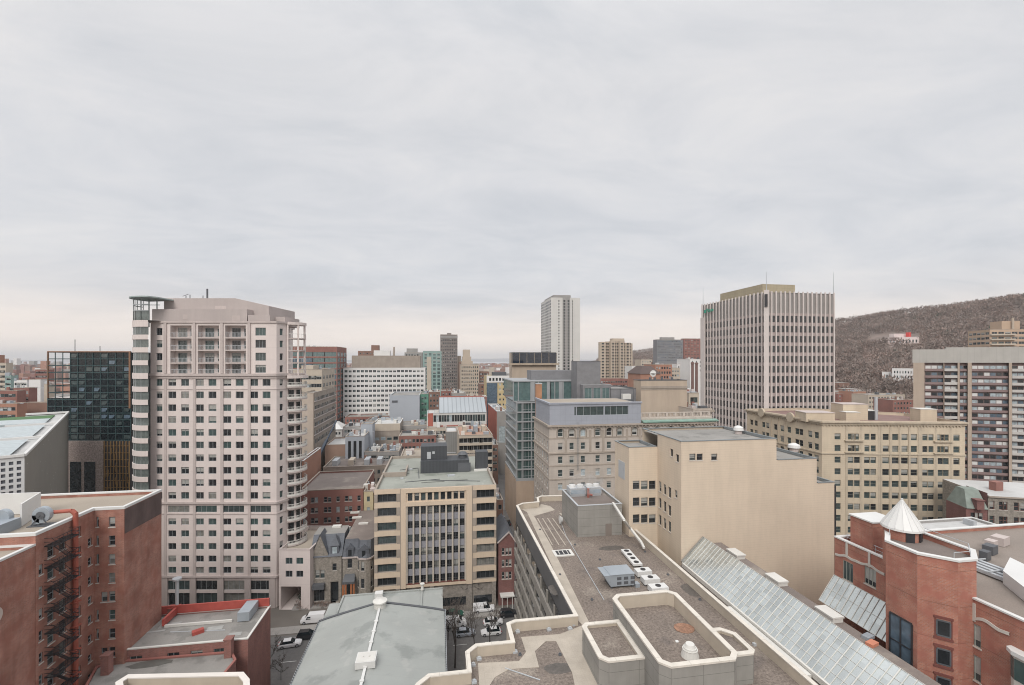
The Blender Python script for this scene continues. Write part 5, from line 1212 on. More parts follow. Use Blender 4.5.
# small square windows on the front right facet
dF = tp[1]-tp[0]; q = on_line(943.5, tp[0], dF); Lf = (q-tp[0]).length
for r in (629, 657.5, 686):
    z = zA(r, q); wpanel(BTt, tp[0], tp[1], Lf-.55, Lf+.55, z-.85, z+.95, 0, 0, 'tower_window', .08, DGREY, G_DARK)
m = MB(); d = dF.normalized(); nn = Vector((d.y, -d.x)); 
for r in (629, 657.5, 686):
    z = zA(r, q); c = tp[0]+d*Lf
    for s_ in (-1, 1): m.prism([c+d*(s_*.66-.06)+nn*.06, c+d*(s_*.66+.06)+nn*.06, c+d*(s_*.66+.06)+nn*.003, c+d*(s_*.66-.06)+nn*.003], z-.95, z+1.1)
    m.prism([c-d*.8+nn*.1, c+d*.8+nn*.1, c+d*.8+nn*.003, c-d*.8+nn*.003], z+1.101, z+1.35); m.prism([c-d*.8+nn*.1, c+d*.8+nn*.1, c+d*.8+nn*.003, c-d*.8+nn*.003], z-1.2, z-.96)
m.build('window_surround', [mat('dark brick trim', (.16, .055, .045), .9, .1)], BTt)
# drum, cone, brick stair box
cq = PD(902, 57.5); m = MB(); m.cyl(cq, 1.9, 1.9, ztw-4.2, zA(525.5, cq)-.1, 8); m.build('drum', [M_BRICKO], BTt)
m = MB(); zc0 = zA(525.5, cq); zc1 = zA(498.5, cq); n_ = 16; rA = 2.15
m.cyl(cq, rA, .12, zc0, zc1-.25, n_, 0); m.cyl(cq, rA+.03, rA, zc0-.25, zc0, n_); m.cyl(cq, .13, .13, zc1-.25, zc1, 8)
for i in range(n_): a = 2*pi*i/n_; m.bar((cq.x+rA*cos(a), cq.y+rA*sin(a), zc0+.03), (cq.x+.12*cos(a), cq.y+.12*sin(a), zc1-.22), .07, .07)
m.build('conical_roof', [mat('white standing seam metal', (.62, .62, .61), .5, .05)], BTt)
for ang_ in (-2.0, -1.1): m = MB(); m.obox((cq.x+1.84*cos(ang_), cq.y+1.84*sin(ang_)), ang_+pi/2, .9, .12, ztw-.6, ztw+1); m.build('drum_door', [BLACK], BTt)
yb_ = PD(876, 63); m = MB(); m.obox(yb_+Vector((.8, 1)), 0, 4.2, 3.4, zt36-.5, zA(521, yb_)); m.obox(yb_+Vector((.8, 1)), 0, 4.5, 3.7, zA(521, yb_), zA(521, yb_)+.18, 1); m.build('stair_box', [M_BRICKO, WHITE], BTt)
place_windows(BTt, wins, mat('greenish frame', (.36, .38, .34), .5), [(G_DARK, 2), (G_MID, 2), (G_BLUE, 1)], M_SILL, True)
# bay window at the far right
byq = yq(1012); ybay = yq(1018)
m = MB(); xb0 = x57; yy = yq(1016)
m.prism([(xb0-.9, yy-2.2), (xb0-.003, yy-2.2), (xb0-.003, yy+.1), (xb0-.5, yy+.1), (xb0-.9, yy-.4)], 10, 32.6); 
m.build('bay', [M_SILL], BTt)
m = MB(); m.wall((xb0-.92, yy-.45), (xb0-.92, yy-2.1), 30.2, 32.3); m.wall((xb0-.53, yy+.1), (xb0-.92, yy-.42), 30.2, 32.3); m.wall((xb0-.92, yy-.45), (xb0-.92, yy-2.1), 26.3, 28.6); m.wall((xb0-.53, yy+.1), (xb0-.92, yy-.42), 26.3, 28.6); m.build('bay_window', [G_GREEN], BTt)
m = MB(); m.prism([(xb0-1.1, yy-2.4), (xb0-.003, yy-2.4), (xb0-.003, yy+.4), (xb0-.6, yy+.4), (xb0-1.1, yy-.3)], 32.6, 33.0); m.build('bay_roof', [WHITE], BTt)
# second skylight leaning on the brick wall
zl2 = CAMZ-34.0; xlo2 = XY(819, yE).x; zlo2 = zat(600, *XY(819, yE))
zst2 = zst
sky_strip('glass_skylight', 'sloping glass skylight leaning on the brick wall under the arched windows', xlo2, zlo2, x57-.03, zw(575.5, 836), 47.3, yE, .85, 2)
# rooftop railings, ducts and white boxes on the brick building
m = MB()
for i in range(14):
    y = yE-1-i*1.1; m.bar((x57+1.1, y, zt36-.5), (x57+1.1, y, zt36+.75), .04, .04)
m.bar((x57+1.1, yE-1, zt36+.75), (x57+1.1, yE-15.5, zt36+.75), .05, .05); m.bar((x57+1.1, yE-1, zt36+.25), (x57+1.1, yE-15.5, zt36+.25), .04, .04)
for i in range(6): q = tp[(i+1) % n]*.9+Vector((57.5, 46.5))*.1; m.bar((*q, ztw-.6), (*q, ztw+.7), .04, .04)
for i in range(5): q = tp[(i+1) % n]*.9+Vector((57.5, 46.5))*.1; q2 = tp[(i+2) % n]*.9+Vector((57.5, 46.5))*.1; m.bar((*q, ztw+.7), (*q2, ztw+.7), .05, .05)
m.build('guard_rail', [LGREY], BTt)
m = MB()
for k in range(4): m.bar((x57+9+k*.9, yE-2, zt36-.1), (x57+9+k*.9, 38, zt36-.1), .45, .4)
for k in range(10): m.bar((x57+8.4, yE-4-k*3, zt36+.2), (x57+12.6, yE-4-k*3, zt36+.2), .12, .12)
tag(m.build('roof_pipe_rack', [LGREY], loc=(x57+10, 50, zt36)), 'long rack of grey pipes running across the brick building roof', 'pipes')
q = P(1004, 584, zt36); m = MB(); m.prism([P(1003, 580, zt36).to_2d(), P(1040, 610, zt36).to_2d(), P(1050, 586, zt36).to_2d(), P(1010, 566, zt36).to_2d()], zt36-.45, zt36+1.1); tag(m.build('white_roof_unit', [WHITE], loc=tuple(q)), 'big white roof unit at the right edge of the photo on the brick building', 'roof unit')
for k, (px, py, w_, lb_) in enumerate(((990, 550, 1.6, 'dark square skylight panel'), (985, 556, 1.2, 'small dark vent'), (1000, 541, 2, 'tan brick curb box'), (991, 545, 1.4, 'beige brick stub'))):
    q = P(px, py, zt36); m = MB(); m.obox(q, .3, w_, w_*.7, zt36-.45, zt36+.7); tag(m.build('roof_box', [DGREY if k < 2 else M_PINKD], loc=tuple(q)), lb_+' on the brick building roof at far right', 'roof box')

# ============================================================ CREAM BRICK BUILDING
M_CREAM = mat('cream brick', (.60, .505, .40), .9, .035, .12, streak=.12, patch=[((.575, .483, .382), .09, .55)], joint=((0, 0), (.45, .07)), jcol=.93)
M_BEAM = mat('grey metal flashing', (.2, .22, .23), .6, .1)
Y1 = 76.8; k_ = lambda px, Y: XY(px, Y)
X1 = k_(681.3, Y1).x; Y2 = on_line(657.5, Vector((X1, 0)), Vector((0, 1))).y; X2 = k_(629, Y2).x; Y3 = on_line(615, Vector((X2, 0)), Vector((0, 1))).y
zc1 = zat(441.5, *k_(690, Y1)); zs2 = zat(459.5, *k_(790, Y1)); zs3 = zat(483, *k_(820, Y1)); xs1, xs2, xs3 = k_(776.5, Y1).x, k_(816.7, Y1).x, k_(834.3, Y1).x
zlow = zat(447, *k_(645, Y2))
CB = thing('cream_building', 'stepped cream brick building with blank sunless wall and few small windows', 'building', ((X1+xs3)/2, Y1+10, 0))
CB['label'] = 'stepped cream brick building with huge blank wall and few small dark windows'
m = MB(); wins = []
def cz_(py, px): return zat(py, *k_(px, Y1))
ops = [(k_(px, Y1).x-X1-.6, cz_(457, px)-.6, k_(px, Y1).x-X1+.6, cz_(457, px)+.6, 'sash') for px in (692.5, 699.7, 714.3)]
facade(m, (X1, Y1), (xs1, Y1), 0, zc1, ops, 0, None, .3, wins)
m.wall((xs1, Y1), (xs2, Y1), 0, zs2, 0, xs1-X1); m.wall((xs2, Y1), (xs3, Y1), 0, zs3, 0, xs2-X1); m.wall((xs3, Y1), (xs3, Y1+16), 0, zs3)
m.wall((xs1, Y1), (xs1, Y1+16), zs2-.5, zc1); m.wall((xs2, Y1), (xs2, Y1+16), zs3-.5, zs2)
L1 = Y2-Y1
def side(px): return Y2-on_line(px, Vector((X1, 0)), Vector((0, 1))).y
ops = []
for c, rows in ((660, (491, 507.5, 524.5)), (664.8, (494, 511, 528)), (669.6, (497, 515, 531))):
    for r in rows: u = side(c); q = on_line(c, Vector((X1, 0)), Vector((0, 1))); z = zat(r-5, q.x, q.y); ops.append((u-.55, z-1.1, u+.55, z+.9, 'sash'))
u = side(676); q = on_line(676, Vector((X1, 0)), Vector((0, 1))); ops.append((u-.5, zat(494, *q)-.7, u+.5, zat(494, *q)+.7, 'plain'))
ops += [(side(671.5)-.5, zat(453, *on_line(671, Vector((X1, 0)), Vector((0, 1))))-.6, side(671.5)+.6, zat(453, *on_line(671, Vector((X1, 0)), Vector((0, 1))))+.8, 'plain'), (side(677.5)-.6, zat(457, *on_line(677, Vector((X1, 0)), Vector((0, 1))))-.9, side(677.5)+.5, zat(457, *on_line(677, Vector((X1, 0)), Vector((0, 1))))+.5, 'plain')]
facade(m, (X1, Y2), (X1, Y1), 0, zc1, ops, 0, None, .3, wins)
ops = []
for c in (636.2, 644.4, 652.3):
    for r in (485, 501.8, 518.7): q = k_(c, Y2); z = zat(r, *q); u = q.x-X2; ops.append((u-.7, z-.85, u+.7, z+.85, 'sash'))
facade(m, (X2, Y2), (X1-.002, Y2), 0, zlow, ops, 0, None, .3, wins); facade(m, (X2, Y3), (X2, Y2), 0, zlow, [], 0)
m.wall((X2-.0, Y3), (X2, Y3), 0, zlow) if False else None
m.wall((X1+2, Y3), (X2, Y3), 0, zlow)
for (xa_, xb_, z_, ya_, yb2) in ((X1, xs1, zc1, Y1, Y1+16), (xs1, xs2, zs2, Y1, Y1+16), (xs2, xs3, zs3, Y1, Y1+16)): m.wall((xb_, yb2), (xa_, yb2), 0, z_)
m.build('wall', [M_CREAM], CB)
m = MB(); e = .3
for (xa_, xb_, ya_, yb2, z_) in ((X1, xs1, Y1, Y1+16, zc1), (xs1+.01, xs2, Y1, Y1+16, zs2), (xs2+.01, xs3, Y1, Y1+16, zs3), (X2, X1-.01, Y2, Y3, zlow)):
    m.face([(xa_+e, ya_+e, z_-.45), (xb_-e, ya_+e, z_-.45), (xb_-e, yb2-e, z_-.45), (xa_+e, yb2-e, z_-.45)])
m.build('roof', [R_GREY], CB)
m = MB()
for (xa_, xb_, ya_, yb2, z_) in ((X1, xs1, Y1, Y1+16, zc1), (xs1+.3, xs2, Y1, Y1+16, zs2), (xs2+.3, xs3, Y1, Y1+16, zs3), (X2, X1-.3, Y2, Y3, zlow)):
    m.box(xa_-.08, ya_-.08, z_-.0, xb_+.08, ya_+e, z_+.14); m.box(xa_-.08, yb2-e, z_, xb_+.08, yb2+.05, z_+.14); m.box(xa_-.08, ya_+e, z_-.0, xa_+e, yb2-e, z_+.14); m.box(xb_-e, ya_+e, z_-.4, xb_+.08, yb2-e, z_+.14)
m.build('parapet_cap', [M_BEAM], CB)
m = MB(); m.box(xs3+.003, Y1+.1, 20, xs3+.5, Y1+16, zs3-.6); m.build('downpipe_panel', [BLACK], CB)
m = MB(); yv = (Y2+Y3)/2; m.box(X2-.06, yv-1.6, zlow-7, X2-.004, yv+1.6, zlow-3.5); m.build('louvre', [LGREY], CB)
place_windows(CB, wins, DGREY, [(G_DARK, 5), (G_MID, 1)], M_SILL, True)
for px, py, r_, z_, lb_ in ((794, 452, 1.2, zs2, 'white dome ventilator on the lower step of the cream building roof'), (738.5, 434.5, 1.0, zc1, 'white round ventilator with tan base standing on the cream building roof')):
    q = k_(px, Y1+9); m = MB(); m.cyl(q, r_*.7, r_*.7, z_-.45, z_+.3, 14, 1); m.cyl(q, r_, r_*.9, z_+.3, z_+.9, 16); m.cyl(q, r_*.9, r_*.3, z_+.9, z_+1.25, 16); tag(m.build('dome_vent', [WHITE, M_PINKD], loc=(q.x, q.y, z_-.45)), lb_, 'vent')
# ============================================================ GREY STONE BUILDING WITH METAL ATTIC
M_LIME = mat('grey limestone', (.46, .41, .365), .9, .07, .2, streak=.16, joint=((0, 0), (.8, .04)), jcol=.88)
M_TRIM = mat('stone trim', (.36, .31, .265), .9, .1, .4, streak=.2)
M_ATTIC = mat('blue grey metal panels', (.33, .35, .40), .5, .05, .3, joint=((1.6, .05), (1.7, .05)), jcol=.8, metal=.1)
M_COPPER = mat('green copper', (.19, .30, .25), .7, .2, .5, streak=.2)
Ys = 129.
def sx(px): return XY(px, Ys).x
def sz(py, px=560): return zat(py, *XY(px, Ys))
xs0, xsm, xs1_ = sx(549.3), sx(641), sx(714)
ybk = on_line(534, Vector((xs0, Ys)), Vector((0, 1))).y
SB = thing('stone_building', 'grey limestone building with arched top windows and blue grey metal attic', 'building', ((xs0+xs1_)/2, Ys+15, 0))
zs_c = sz(426.5); cols = [560.3, 571.7, 583, 597.7, 609, 619.7, 634.5, 645.7, 656.7, 670.5, 681.5, 692.5]
rows = [(432.7, .95, 1.15), (446.5, .85, 1.0), (460, .85, 1.0), (473.3, .85, 1.0), (486.7, .85, 1.0)]
m = MB(); wins = []; arch = []
ops = []
for c in cols:
    x = XY(c, Ys).x
    for r, hw, hh in rows:
        z = sz(r, 560); ops.append((x-hw*.8-xs0, z-hh, x+hw*.8-xs0, z+hh, 'sash'))
for c in cols:
    for k in range(1, 6): z = sz(486.7, 560)-k*3.9; x = XY(c, Ys).x; ops.append((x-.85-xs0, z-1, x+.85-xs0, z+1, 'pairsash'))
facade(m, (xs0, Ys), (xs1_, Ys), 0, zs_c, ops, 0, 1, .25, wins)
Ls = ybk-Ys
facade(m, (xs0, ybk), (xs0, Ys), 0, zs_c, reg(Ls, 6, 1.5, sz(486.7)-1-7.8, 3.95, 6, 2, style='pairsash'), 0, 1, .25, wins)
m.wall((xs1_, Ys), (xs1_, ybk), 0, zs_c); m.wall((xs1_, ybk), (xs0, ybk), 0, zs_c)
m.build('wall', [M_LIME, M_TRIM], SB)
m = MB()
for z, o_ in ((sz(426.8), .6), (sz(454), .3), (sz(438.8), .12), (sz(466.5), .1), (sz(480), .1)):
    m.box(xs0-o_, Ys-o_, z, xs1_+o_, Ys-.003, z+.35+o_*.3); m.box(xs0-o_, Ys, z, xs0-.003, ybk, z+.35+o_*.3)
n_ = 46
for i in range(n_): x = xs0+.2+(xs1_-xs0-.5)*i/n_; m.box(x, Ys-.45, sz(426.8)-.45, x+.4, Ys-.004, sz(426.8)-.01)
for c in (565.8, 590.3, 603.3, 627, 640, 663.5, 676): x = XY(c, Ys).x; m.box(x-.3, Ys-.14, sz(454)+.5, x+.3, Ys-.004, sz(428.5)-.6)
m.build('cornice', [M_TRIM], SB)
m = MB()
sp_ = MB()
for c in cols:
    x = XY(c, Ys).x; z = sz(432.7)+.35
    for s_ in (-1, 1):
        pts_ = [(x+s_*.8, Ys+.02, z+.85)]+[(x+s_*.8*cos(pi/2*i/5), Ys+.02, z+.8*sin(pi/2*i/5)) for i in range(6)]
        for a_, b2 in zip(pts_[1:], pts_[2:]): sp_.face([pts_[0], a_, b2] if s_ > 0 else [pts_[0], b2, a_])
sp_.build('arch_spandrel', [M_LIME], SB)
for c in cols:  # arched hood over the top windows
    x = XY(c, Ys).x; z = sz(432.7)+.35; R = 1.0; pr = None
    for i in range(9):
        a = pi*i/8; cur = (x+R*cos(a), z+R*sin(a))
        if pr: m.bar((pr[0], Ys-.14, pr[1]), (cur[0], Ys-.14, cur[1]), .26, .34)
        pr = cur
    m.box(x-R-.12, Ys-.15, z-1.9, x-R+.1, Ys-.004, z); m.box(x+R-.1, Ys-.15, z-1.9, x+R+.12, Ys-.004, z)
m.build('window_arches', [mat('dark weathered stone', (.27, .235, .20), .9, .15, 1)], SB)
place_windows(SB, wins, WHITE, [(G_MID, 5), (G_PALE, 1), (G_DARK, 3)], SIL, False, 100)
# metal attic
za0, za1 = zs_c+.36, sz(404.5); xi = xs0+.1; yi = Ys+.1
m = MB(); wn = []; L = xsm-xi
facade(m, (xi, yi), (xsm, yi), za0, za1, [(sx(574.5)-xi, sz(416), sx(576.4)-xi, sz(407), 'plain'), (sx(577)-xi, sz(416), sx(604)-xi, sz(407), 'strip3'), (sx(605)-xi, sz(416), sx(628.5)-xi, sz(407), 'strip3')], 0, None, .3, wn)
m.wall((xsm, yi), (xsm, ybk-2), za0, za1); m.wall((xi, ybk-2), (xi, yi), za0, za1); m.wall((xsm, ybk-2), (xi, ybk-2), za0, za1)
m.box(xi-.3, yi-.3, za1, xsm+.3, yi+.4, za1+.5); m.box(xi-.3, yi+.41, za1, xi+.4, ybk-2, za1+.5)
m.build('attic', [M_ATTIC], SB); place_windows(SB, wn, LGREY, [(G_DARK, 2), (G_MID, 1)], None, True)
m = MB(); m.face([(xi, yi, za1-.1), (xsm, yi, za1-.1), (xsm, ybk-2, za1-.1), (xi, ybk-2, za1-.1)]); m.build('attic_roof', [R_TAN], SB)
m = MB(); m.face([(xsm, Ys+.5, zs_c), (xs1_, Ys+.5, zs_c), (xs1_, ybk, zs_c), (xsm, ybk, zs_c)]); m.build('roof', [R_GREY], SB)
# copper cornice and balustrade on the right part, cream penthouse beyond
zg = sz(421, 660)
m = MB(); m.face([(xsm+.4, Ys-.9, zg), (xs1_+1, Ys-.9, zg), (xs1_+1, Ys+.8, zg+.3), (xsm+.4, Ys+.8, zg+.3)]); m.box(xsm+.4, Ys-.9, zg-.35, xs1_+1, Ys+.6, zg-.01); m.build('copper_cornice', [M_COPPER], SB)
m = MB(); zb = zg+.8; m.box(xsm+.4, Ys+2, zb, xs1_, Ys+2.4, zb+.25); m.box(xsm+.4, Ys+2, zb+1.3, xs1_, Ys+2.4, zb+1.55)
for i in range(9): x = xsm+.5+(xs1_-xsm-1.2)*i/8; m.box(x, Ys+1.95, zb+.26, x+.7, Ys+2.45, zb+1.29)
for i in range(48): x = xsm+.5+(xs1_-xsm-1)*i/48; m.box(x, Ys+2.1, zb+.26, x+.16, Ys+2.3, zb+1.29)
m.box(xsm+.4, Ys+.9, zs_c, xs1_, Ys+1.99, zb+.02); m.build('balustrade', [M_LIME], SB)
# bare vines, ladders on the face
m = MB()
for px in (577.5, 622): x = XY(px, Ys).x; 
for px in (577.5,):
    x = XY(px, Ys).x
    for dx in (-.25, .25): m.bar((x+dx, Ys-.5, sz(470)), (x+dx, Ys-.5, sz(422)), .06, .06)
    for i in range(30): z = sz(470)+i*.45; m.bar((x-.25, Ys-.5, z), (x+.25, Ys-.5, z), .04, .04)
m.build('wall_ladder', [M_BEAM], SB)

# cream penthouse block behind
def sb(px0, px1, Yf, d, py_top, z0=0, **k):
    q = XY(px0, Yf); return plan(px0, px1, Yf, depth=d), zat(py_top, q.x, q.y)
M_PUTTY = mat('putty rendered wall', (.42, .345, .275), .9, .05, .15, streak=.12)
pl, z = sb(641, 687, 146, 6, 380.5)
building('putty_block', 'plain putty coloured windowless block behind the green copper cornice', 'building', pl, z, M_PUTTY, R_GREY, cap=DGREY, par=.4)
T = [o for o in S.objects if o.name.startswith('putty_block')][0]
A, B = pl[0], pl[1]; m = MB(); zz_ = zat(388.5, A.x, A.y); m.box(A.x-.05, A.y-.25, zz_, B.x+.05, A.y-.004, zz_+.8); m.box(A.x-.05, A.y-.12, zz_-.5, B.x, A.y-.004, zz_-.1); m.build('string_course', [M_TAUPE], T)
for px in (650, 655, 662, 672): q = XY(px, 150); m = MB(); m.cyl(q, .4, .4, z-.4, z+.9, 8); m.build('roof_pipe', [DGREY], T)

# ============================================================ GREEN GLASS APARTMENT BUILDING
M_GCONC = mat('grey concrete frame', (.30, .31, .32), .7, .06, .3)
M_PCONC = mat('peach concrete base', (.42, .32, .245), .9, .07, .2, streak=.12)
M_GBRICK = mat('grey brick penthouse', (.19, .19, .20), .9, .12, .4, fine=.15)
Yg = 160.; gx0, gx1 = XY(516.3, Yg).x, XY(560, Yg).x; ygb = on_line(505, Vector((gx0, Yg)), Vector((0, 1))).y; ygb = min(ygb, Yg+75)
def gz(py, px=517): return zat(py, *XY(px, Yg))
GG = thing('green_glass_building', 'green glass apartment building with concrete floor bands on a peach base', 'building', (gx0+10, Yg+20, 0))
zb = gz(479); zt_ = gz(402.5); nfl = 8; fh = (zt_-zb)/nfl
m = MB(); m.prism([(gx0, Yg), (gx1, Yg), (gx1, ygb), (gx0, ygb)], 0, zb-.8); m.build('base', [M_PCONC], GG)
m = MB(); m.box(gx0+.5, Yg+.5, zb-.79, gx1, ygb, zt_); m.build('glazing', [G_GREEN], GG)
m = MB()
for k in range(nfl+1):
    z = zb+k*fh; m.box(gx0, Yg, z-.35, gx1, Yg+.49, z+.1); m.box(gx0, Yg+.5, z-.35, gx0+.49, ygb, z+.1)
for px in (516.3, 522.5, 531): x = XY(px, Yg).x; m.box(x, Yg+.05, zb, x+.35, Yg+.48, zt_)
m.box(gx0, Yg, zb-.8, gx1, Yg+.49, zb-.36)
m.build('floor_band', [M_GCONC], GG)
m = MB()
for k in range(nfl):
    z = zb+k*fh
    for i in range(12): x = gx0+.6+i*1.3; m.box(x, Yg+.3, z+.11, x+.07, Yg+.4, z+fh-.36)
    m.box(gx0+2.2, Yg-.02, z+.9, gx1, Yg+.03, z+1.0)
    for i in range(10): y = Yg+1+i*(ygb-Yg-2)/10; m.box(gx0+.2, y, z+.11, gx0+.3, y+.12, z+fh-.36)
m.build('mullions', [LGREY], GG)
m = MB(); zu = gz(381, 520); xq = XY(511, Yg+6).x; xu1 = XY(574, Yg+2).x
xq = max(xq, gx0-3)
m.box(xq+.4, Yg+2.4, zt_+.4, xu1, ygb, zu-.4); m.build('upper_glazing', [G_TEAL], GG)
m = MB(); m.box(xq, Yg+2, zu-.39, xu1+.3, ygb, zu); m.box(xq, Yg+2, zt_+.12, xu1, Yg+2.39, zt_+.39)
for px in (513, 518, 530.5, 534.5, 538, 547, 550, 554.5, 559, 563, 573.4): x = XY(px, Yg+2).x; m.box(x, Yg+2.1, zt_+.4, x+(1.4 if px in (530.5, 547, 559) else .3), Yg+2.39, zu-.4)
m.build('upper_frame', [M_GCONC], GG)
pl, z = sb(531, 573, Yg+8, 8, 370.5); bb = MB(); bb.prism(pl, zu+.003, z); bb.build('penthouse', [M_GBRICK], GG)
pl, z = sb(577, 600.5, Yg-6, 7, 361.5)
building('grey_brick_core', 'tall grey brick stair core rising beside the green glass apartments', 'building', pl, z, M_GBRICK, R_GREY, cap=DGREY, par=.3, capt=.1)
# orange brown flue on the corner of the attic
q = XY(538.5, 150); m = MB(); m.obox(q, 0, 1.9, 1.9, 30, zat(384, *q), 0); m.obox(q, 0, 2.1, 2.1, zat(384, *q), zat(383, *q), 1)
tag(m.build('brick_flue', [mat('rusty orange brick', (.36, .19, .11), .9, .2), LGREY], loc=(*q, 30)), 'slim rusty orange brick flue between the green glass building and the metal attic', 'chimney')
# green glass low wing to the right
pl, z = sb(583, 611, Yg-9, 14, 385)
GW = building('glass_wing', 'low rooftop wing with pale glazing and dark end wall right of the grey brick core', 'building', pl, z, M_GBRICK, R_TAN, cap=M_GCONC, par=.3, ops={0: [(i*3.2+.6, z-5.2, i*3.2+3.2, z-1.0, 'strip1') for i in range(int(elen(pl, 0)/3.2))]}, glasses=[(G_TEAL, 2), (G_PALE, 1)], frame=LGREY)
pl, z = sb(611.2, 640, Yg-10, 18, 389)
building('dark_plant_block', 'dark plant block with equipment beside the putty coloured block', 'building', pl, z, M_GBRICK, R_GREY, cap=DGREY, par=.4)
q = XY(626, Yg-12); m = MB(); m.obox(q, 0, 5, 2, z-8, z-3.5); m.obox((q.x, q.y), 0, 3, 1.5, z-3.4, z-1.6, 1)
for dx in (-2.4, 2.4): m.bar((q.x+dx, q.y-.9, z-9), (q.x+dx, q.y-.9, z), .15, .15)
tag(m.build('rooftop_plant', [DGREY, OFFW], loc=(*q, z-8)), 'dark rooftop plant frame with white duct beside the metal attic', 'rooftop plant')
# dark glass box with tan floor, behind
pl, z = sb(512, 556, 232, 9, 352.5); z0_ = zat(363.2, *XY(511, 232)); z1_ = zat(370, *XY(511, 232))
DG = building('dark_glass_cube', 'dark blue glass rooftop box on a cream storey in the middle distance', 'building', pl, z, M_PUTTY, R_GREY, cap=BLACK, par=.3)
m = MB(); A, B = pl[0], pl[1]; m.box(A.x-.3, A.y-.35, z0_, B.x+.3, B.y-.1, z-.1); m.build('dark_glazing', [glass('glass navy', (.012, .02, .035), .06)], DG)
m = MB()
for i in range(7): x = A.x+(B.x-A.x)*i/6; m.box(x-.08, A.y-.42, z0_, x+.08, A.y-.36, z-.1)
m.box(A.x-1.4, A.y-1.4, z0_-.9, B.x+1.4, B.y-.01, z0_-.01); m.build('slab_edge', [mat('tan slab', (.38, .31, .24), .8)], DG)

# ============================================================ TAN GRAND BUILDING
M_TANB = mat('tan yellow brick', (.55, .465, .355), .9, .06, .2, streak=.14, joint=((0, 0), (.6, .06)), jcol=.9)
M_TANT = mat('tan terracotta trim', (.47, .40, .31), .9, .1, .6, streak=.2)
Ct = PD(822, 134.); At = on_line(747, Ct, Vector((0, 1))); dv = Vector((sin(radians(103)), cos(radians(103))))
Bt = on_line(965, Ct, dv); up = Vector((-dv.y, dv.x)); Ls = (Bt-Ct).length; Ll = (At-Ct).length
poly = [Ct, Bt, Bt+up*22, At+Vector((22, 0)), At]
zT = zat(421, *Ct)
ops0 = []; pitch = 3.42
def uu_(px): return (on_line(px, Ct, dv)-Ct).dot(dv)
zr0 = zat(436.3, *Ct)
cgr = [(837.6, .85), (850.2, .62), (853.6, .62), (857, .62), (867, .7), (873.3, .7), (885.8, .85), (895.3, .85), (904.6, .85), (914, .85), (925, .7), (931, .7), (939, .6), (942.8, .6), (946.6, .6), (956.5, .85)]
cg2 = [(837.6, .85), (850.6, .8), (857, .8), (867, .8), (873.3, .8), (885.8, .95), (895.3, .95), (904.6, .95), (914, .95), (925, .8), (931, .8), (940.5, .75), (946, .75), (956.5, .85)]
for k in range(11):
    z = zr0-k*pitch
    for c, hw in (cgr if k < 2 else cg2): u = uu_(c); ops0.append((u-hw, z-.9, u+hw, z+.9, 'sash'))
opl = []
for k in range(11):
    z = zr0-k*pitch; 
    for c in (751.5, 756, 763.5, 767.5, 775.5, 782, 789, 797, 801, 810, 816.5):
        q = on_line(c, Ct, Vector((0, 1))); u = At.y-q.y; opl.append((u-.8, z-.95, u+.8, z+.95, 'sash'))
TB = building('tan_grand_building', 'grand tan brick apartment building with terracotta cornice and rows of paired windows', 'building', poly, zT, M_TANB, mat('red brown roof', (.22, .14, .125), .9, .12, .2), ops={0: ops0, 4: opl}, par=.8, cap=M_TANT, sill=None, frame=mat('dull green frame', (.2, .21, .18), .6), glasses=[(G_DARK, 3), (G_MID, 4), (G_CURT, 1)], wmax=100, rev=.3)
m = MB()
def along(A_, B2, z0_, z1_, out, u0=None, u1=None):
    d = (B2-A_).normalized(); nn = Vector((d.y, -d.x)); L_ = (B2-A_).length; a = A_+d*(u0 if u0 is not None else -out*.5); b2 = A_+d*(u1 if u1 is not None else L_+out*.5)
    m.prism([a+nn*out, b2+nn*out, b2+nn*.004, a+nn*.004], z0_, z1_)
for A_, B2 in ((Ct, Bt), (At, Ct)):
    along(A_, B2, zT-.45, zT+.0, .8); along(A_, B2, zT-1.0, zT-.46, .4); along(A_, B2, zr0-1.55*1-pitch*1.0-.2, zr0-1.55-pitch+.15, .25); along(A_, B2, zr0-pitch*9.6, zr0-pitch*9.6+.3, .2)
    L_ = (B2-A_).length; n_ = int(L_/.9)
    for i in range(n_): along(A_, B2, zT-1.4, zT-1.01, .3, i*.9+.2, i*.9+.55)
for c in (881, 890.5, 899.8, 909.3, 918.8): u = uu_(c); along(Ct, Bt, 8, zT-1.5, .15, u-.25, u+.25)
for c in (846.5, 861, 879, 921, 936, 951): u = uu_(c); along(Ct, Bt, 8, zT-1.5, .08, u-.3, u+.3)
for k in (0, 1):
    for c in (853.6, 942.8): u = uu_(c); along(Ct, Bt, zr0-k*pitch-1.3, zr0-k*pitch-1.0, .6, u-2.6, u+2.6)
m.build('cornice', [M_TANT], TB)
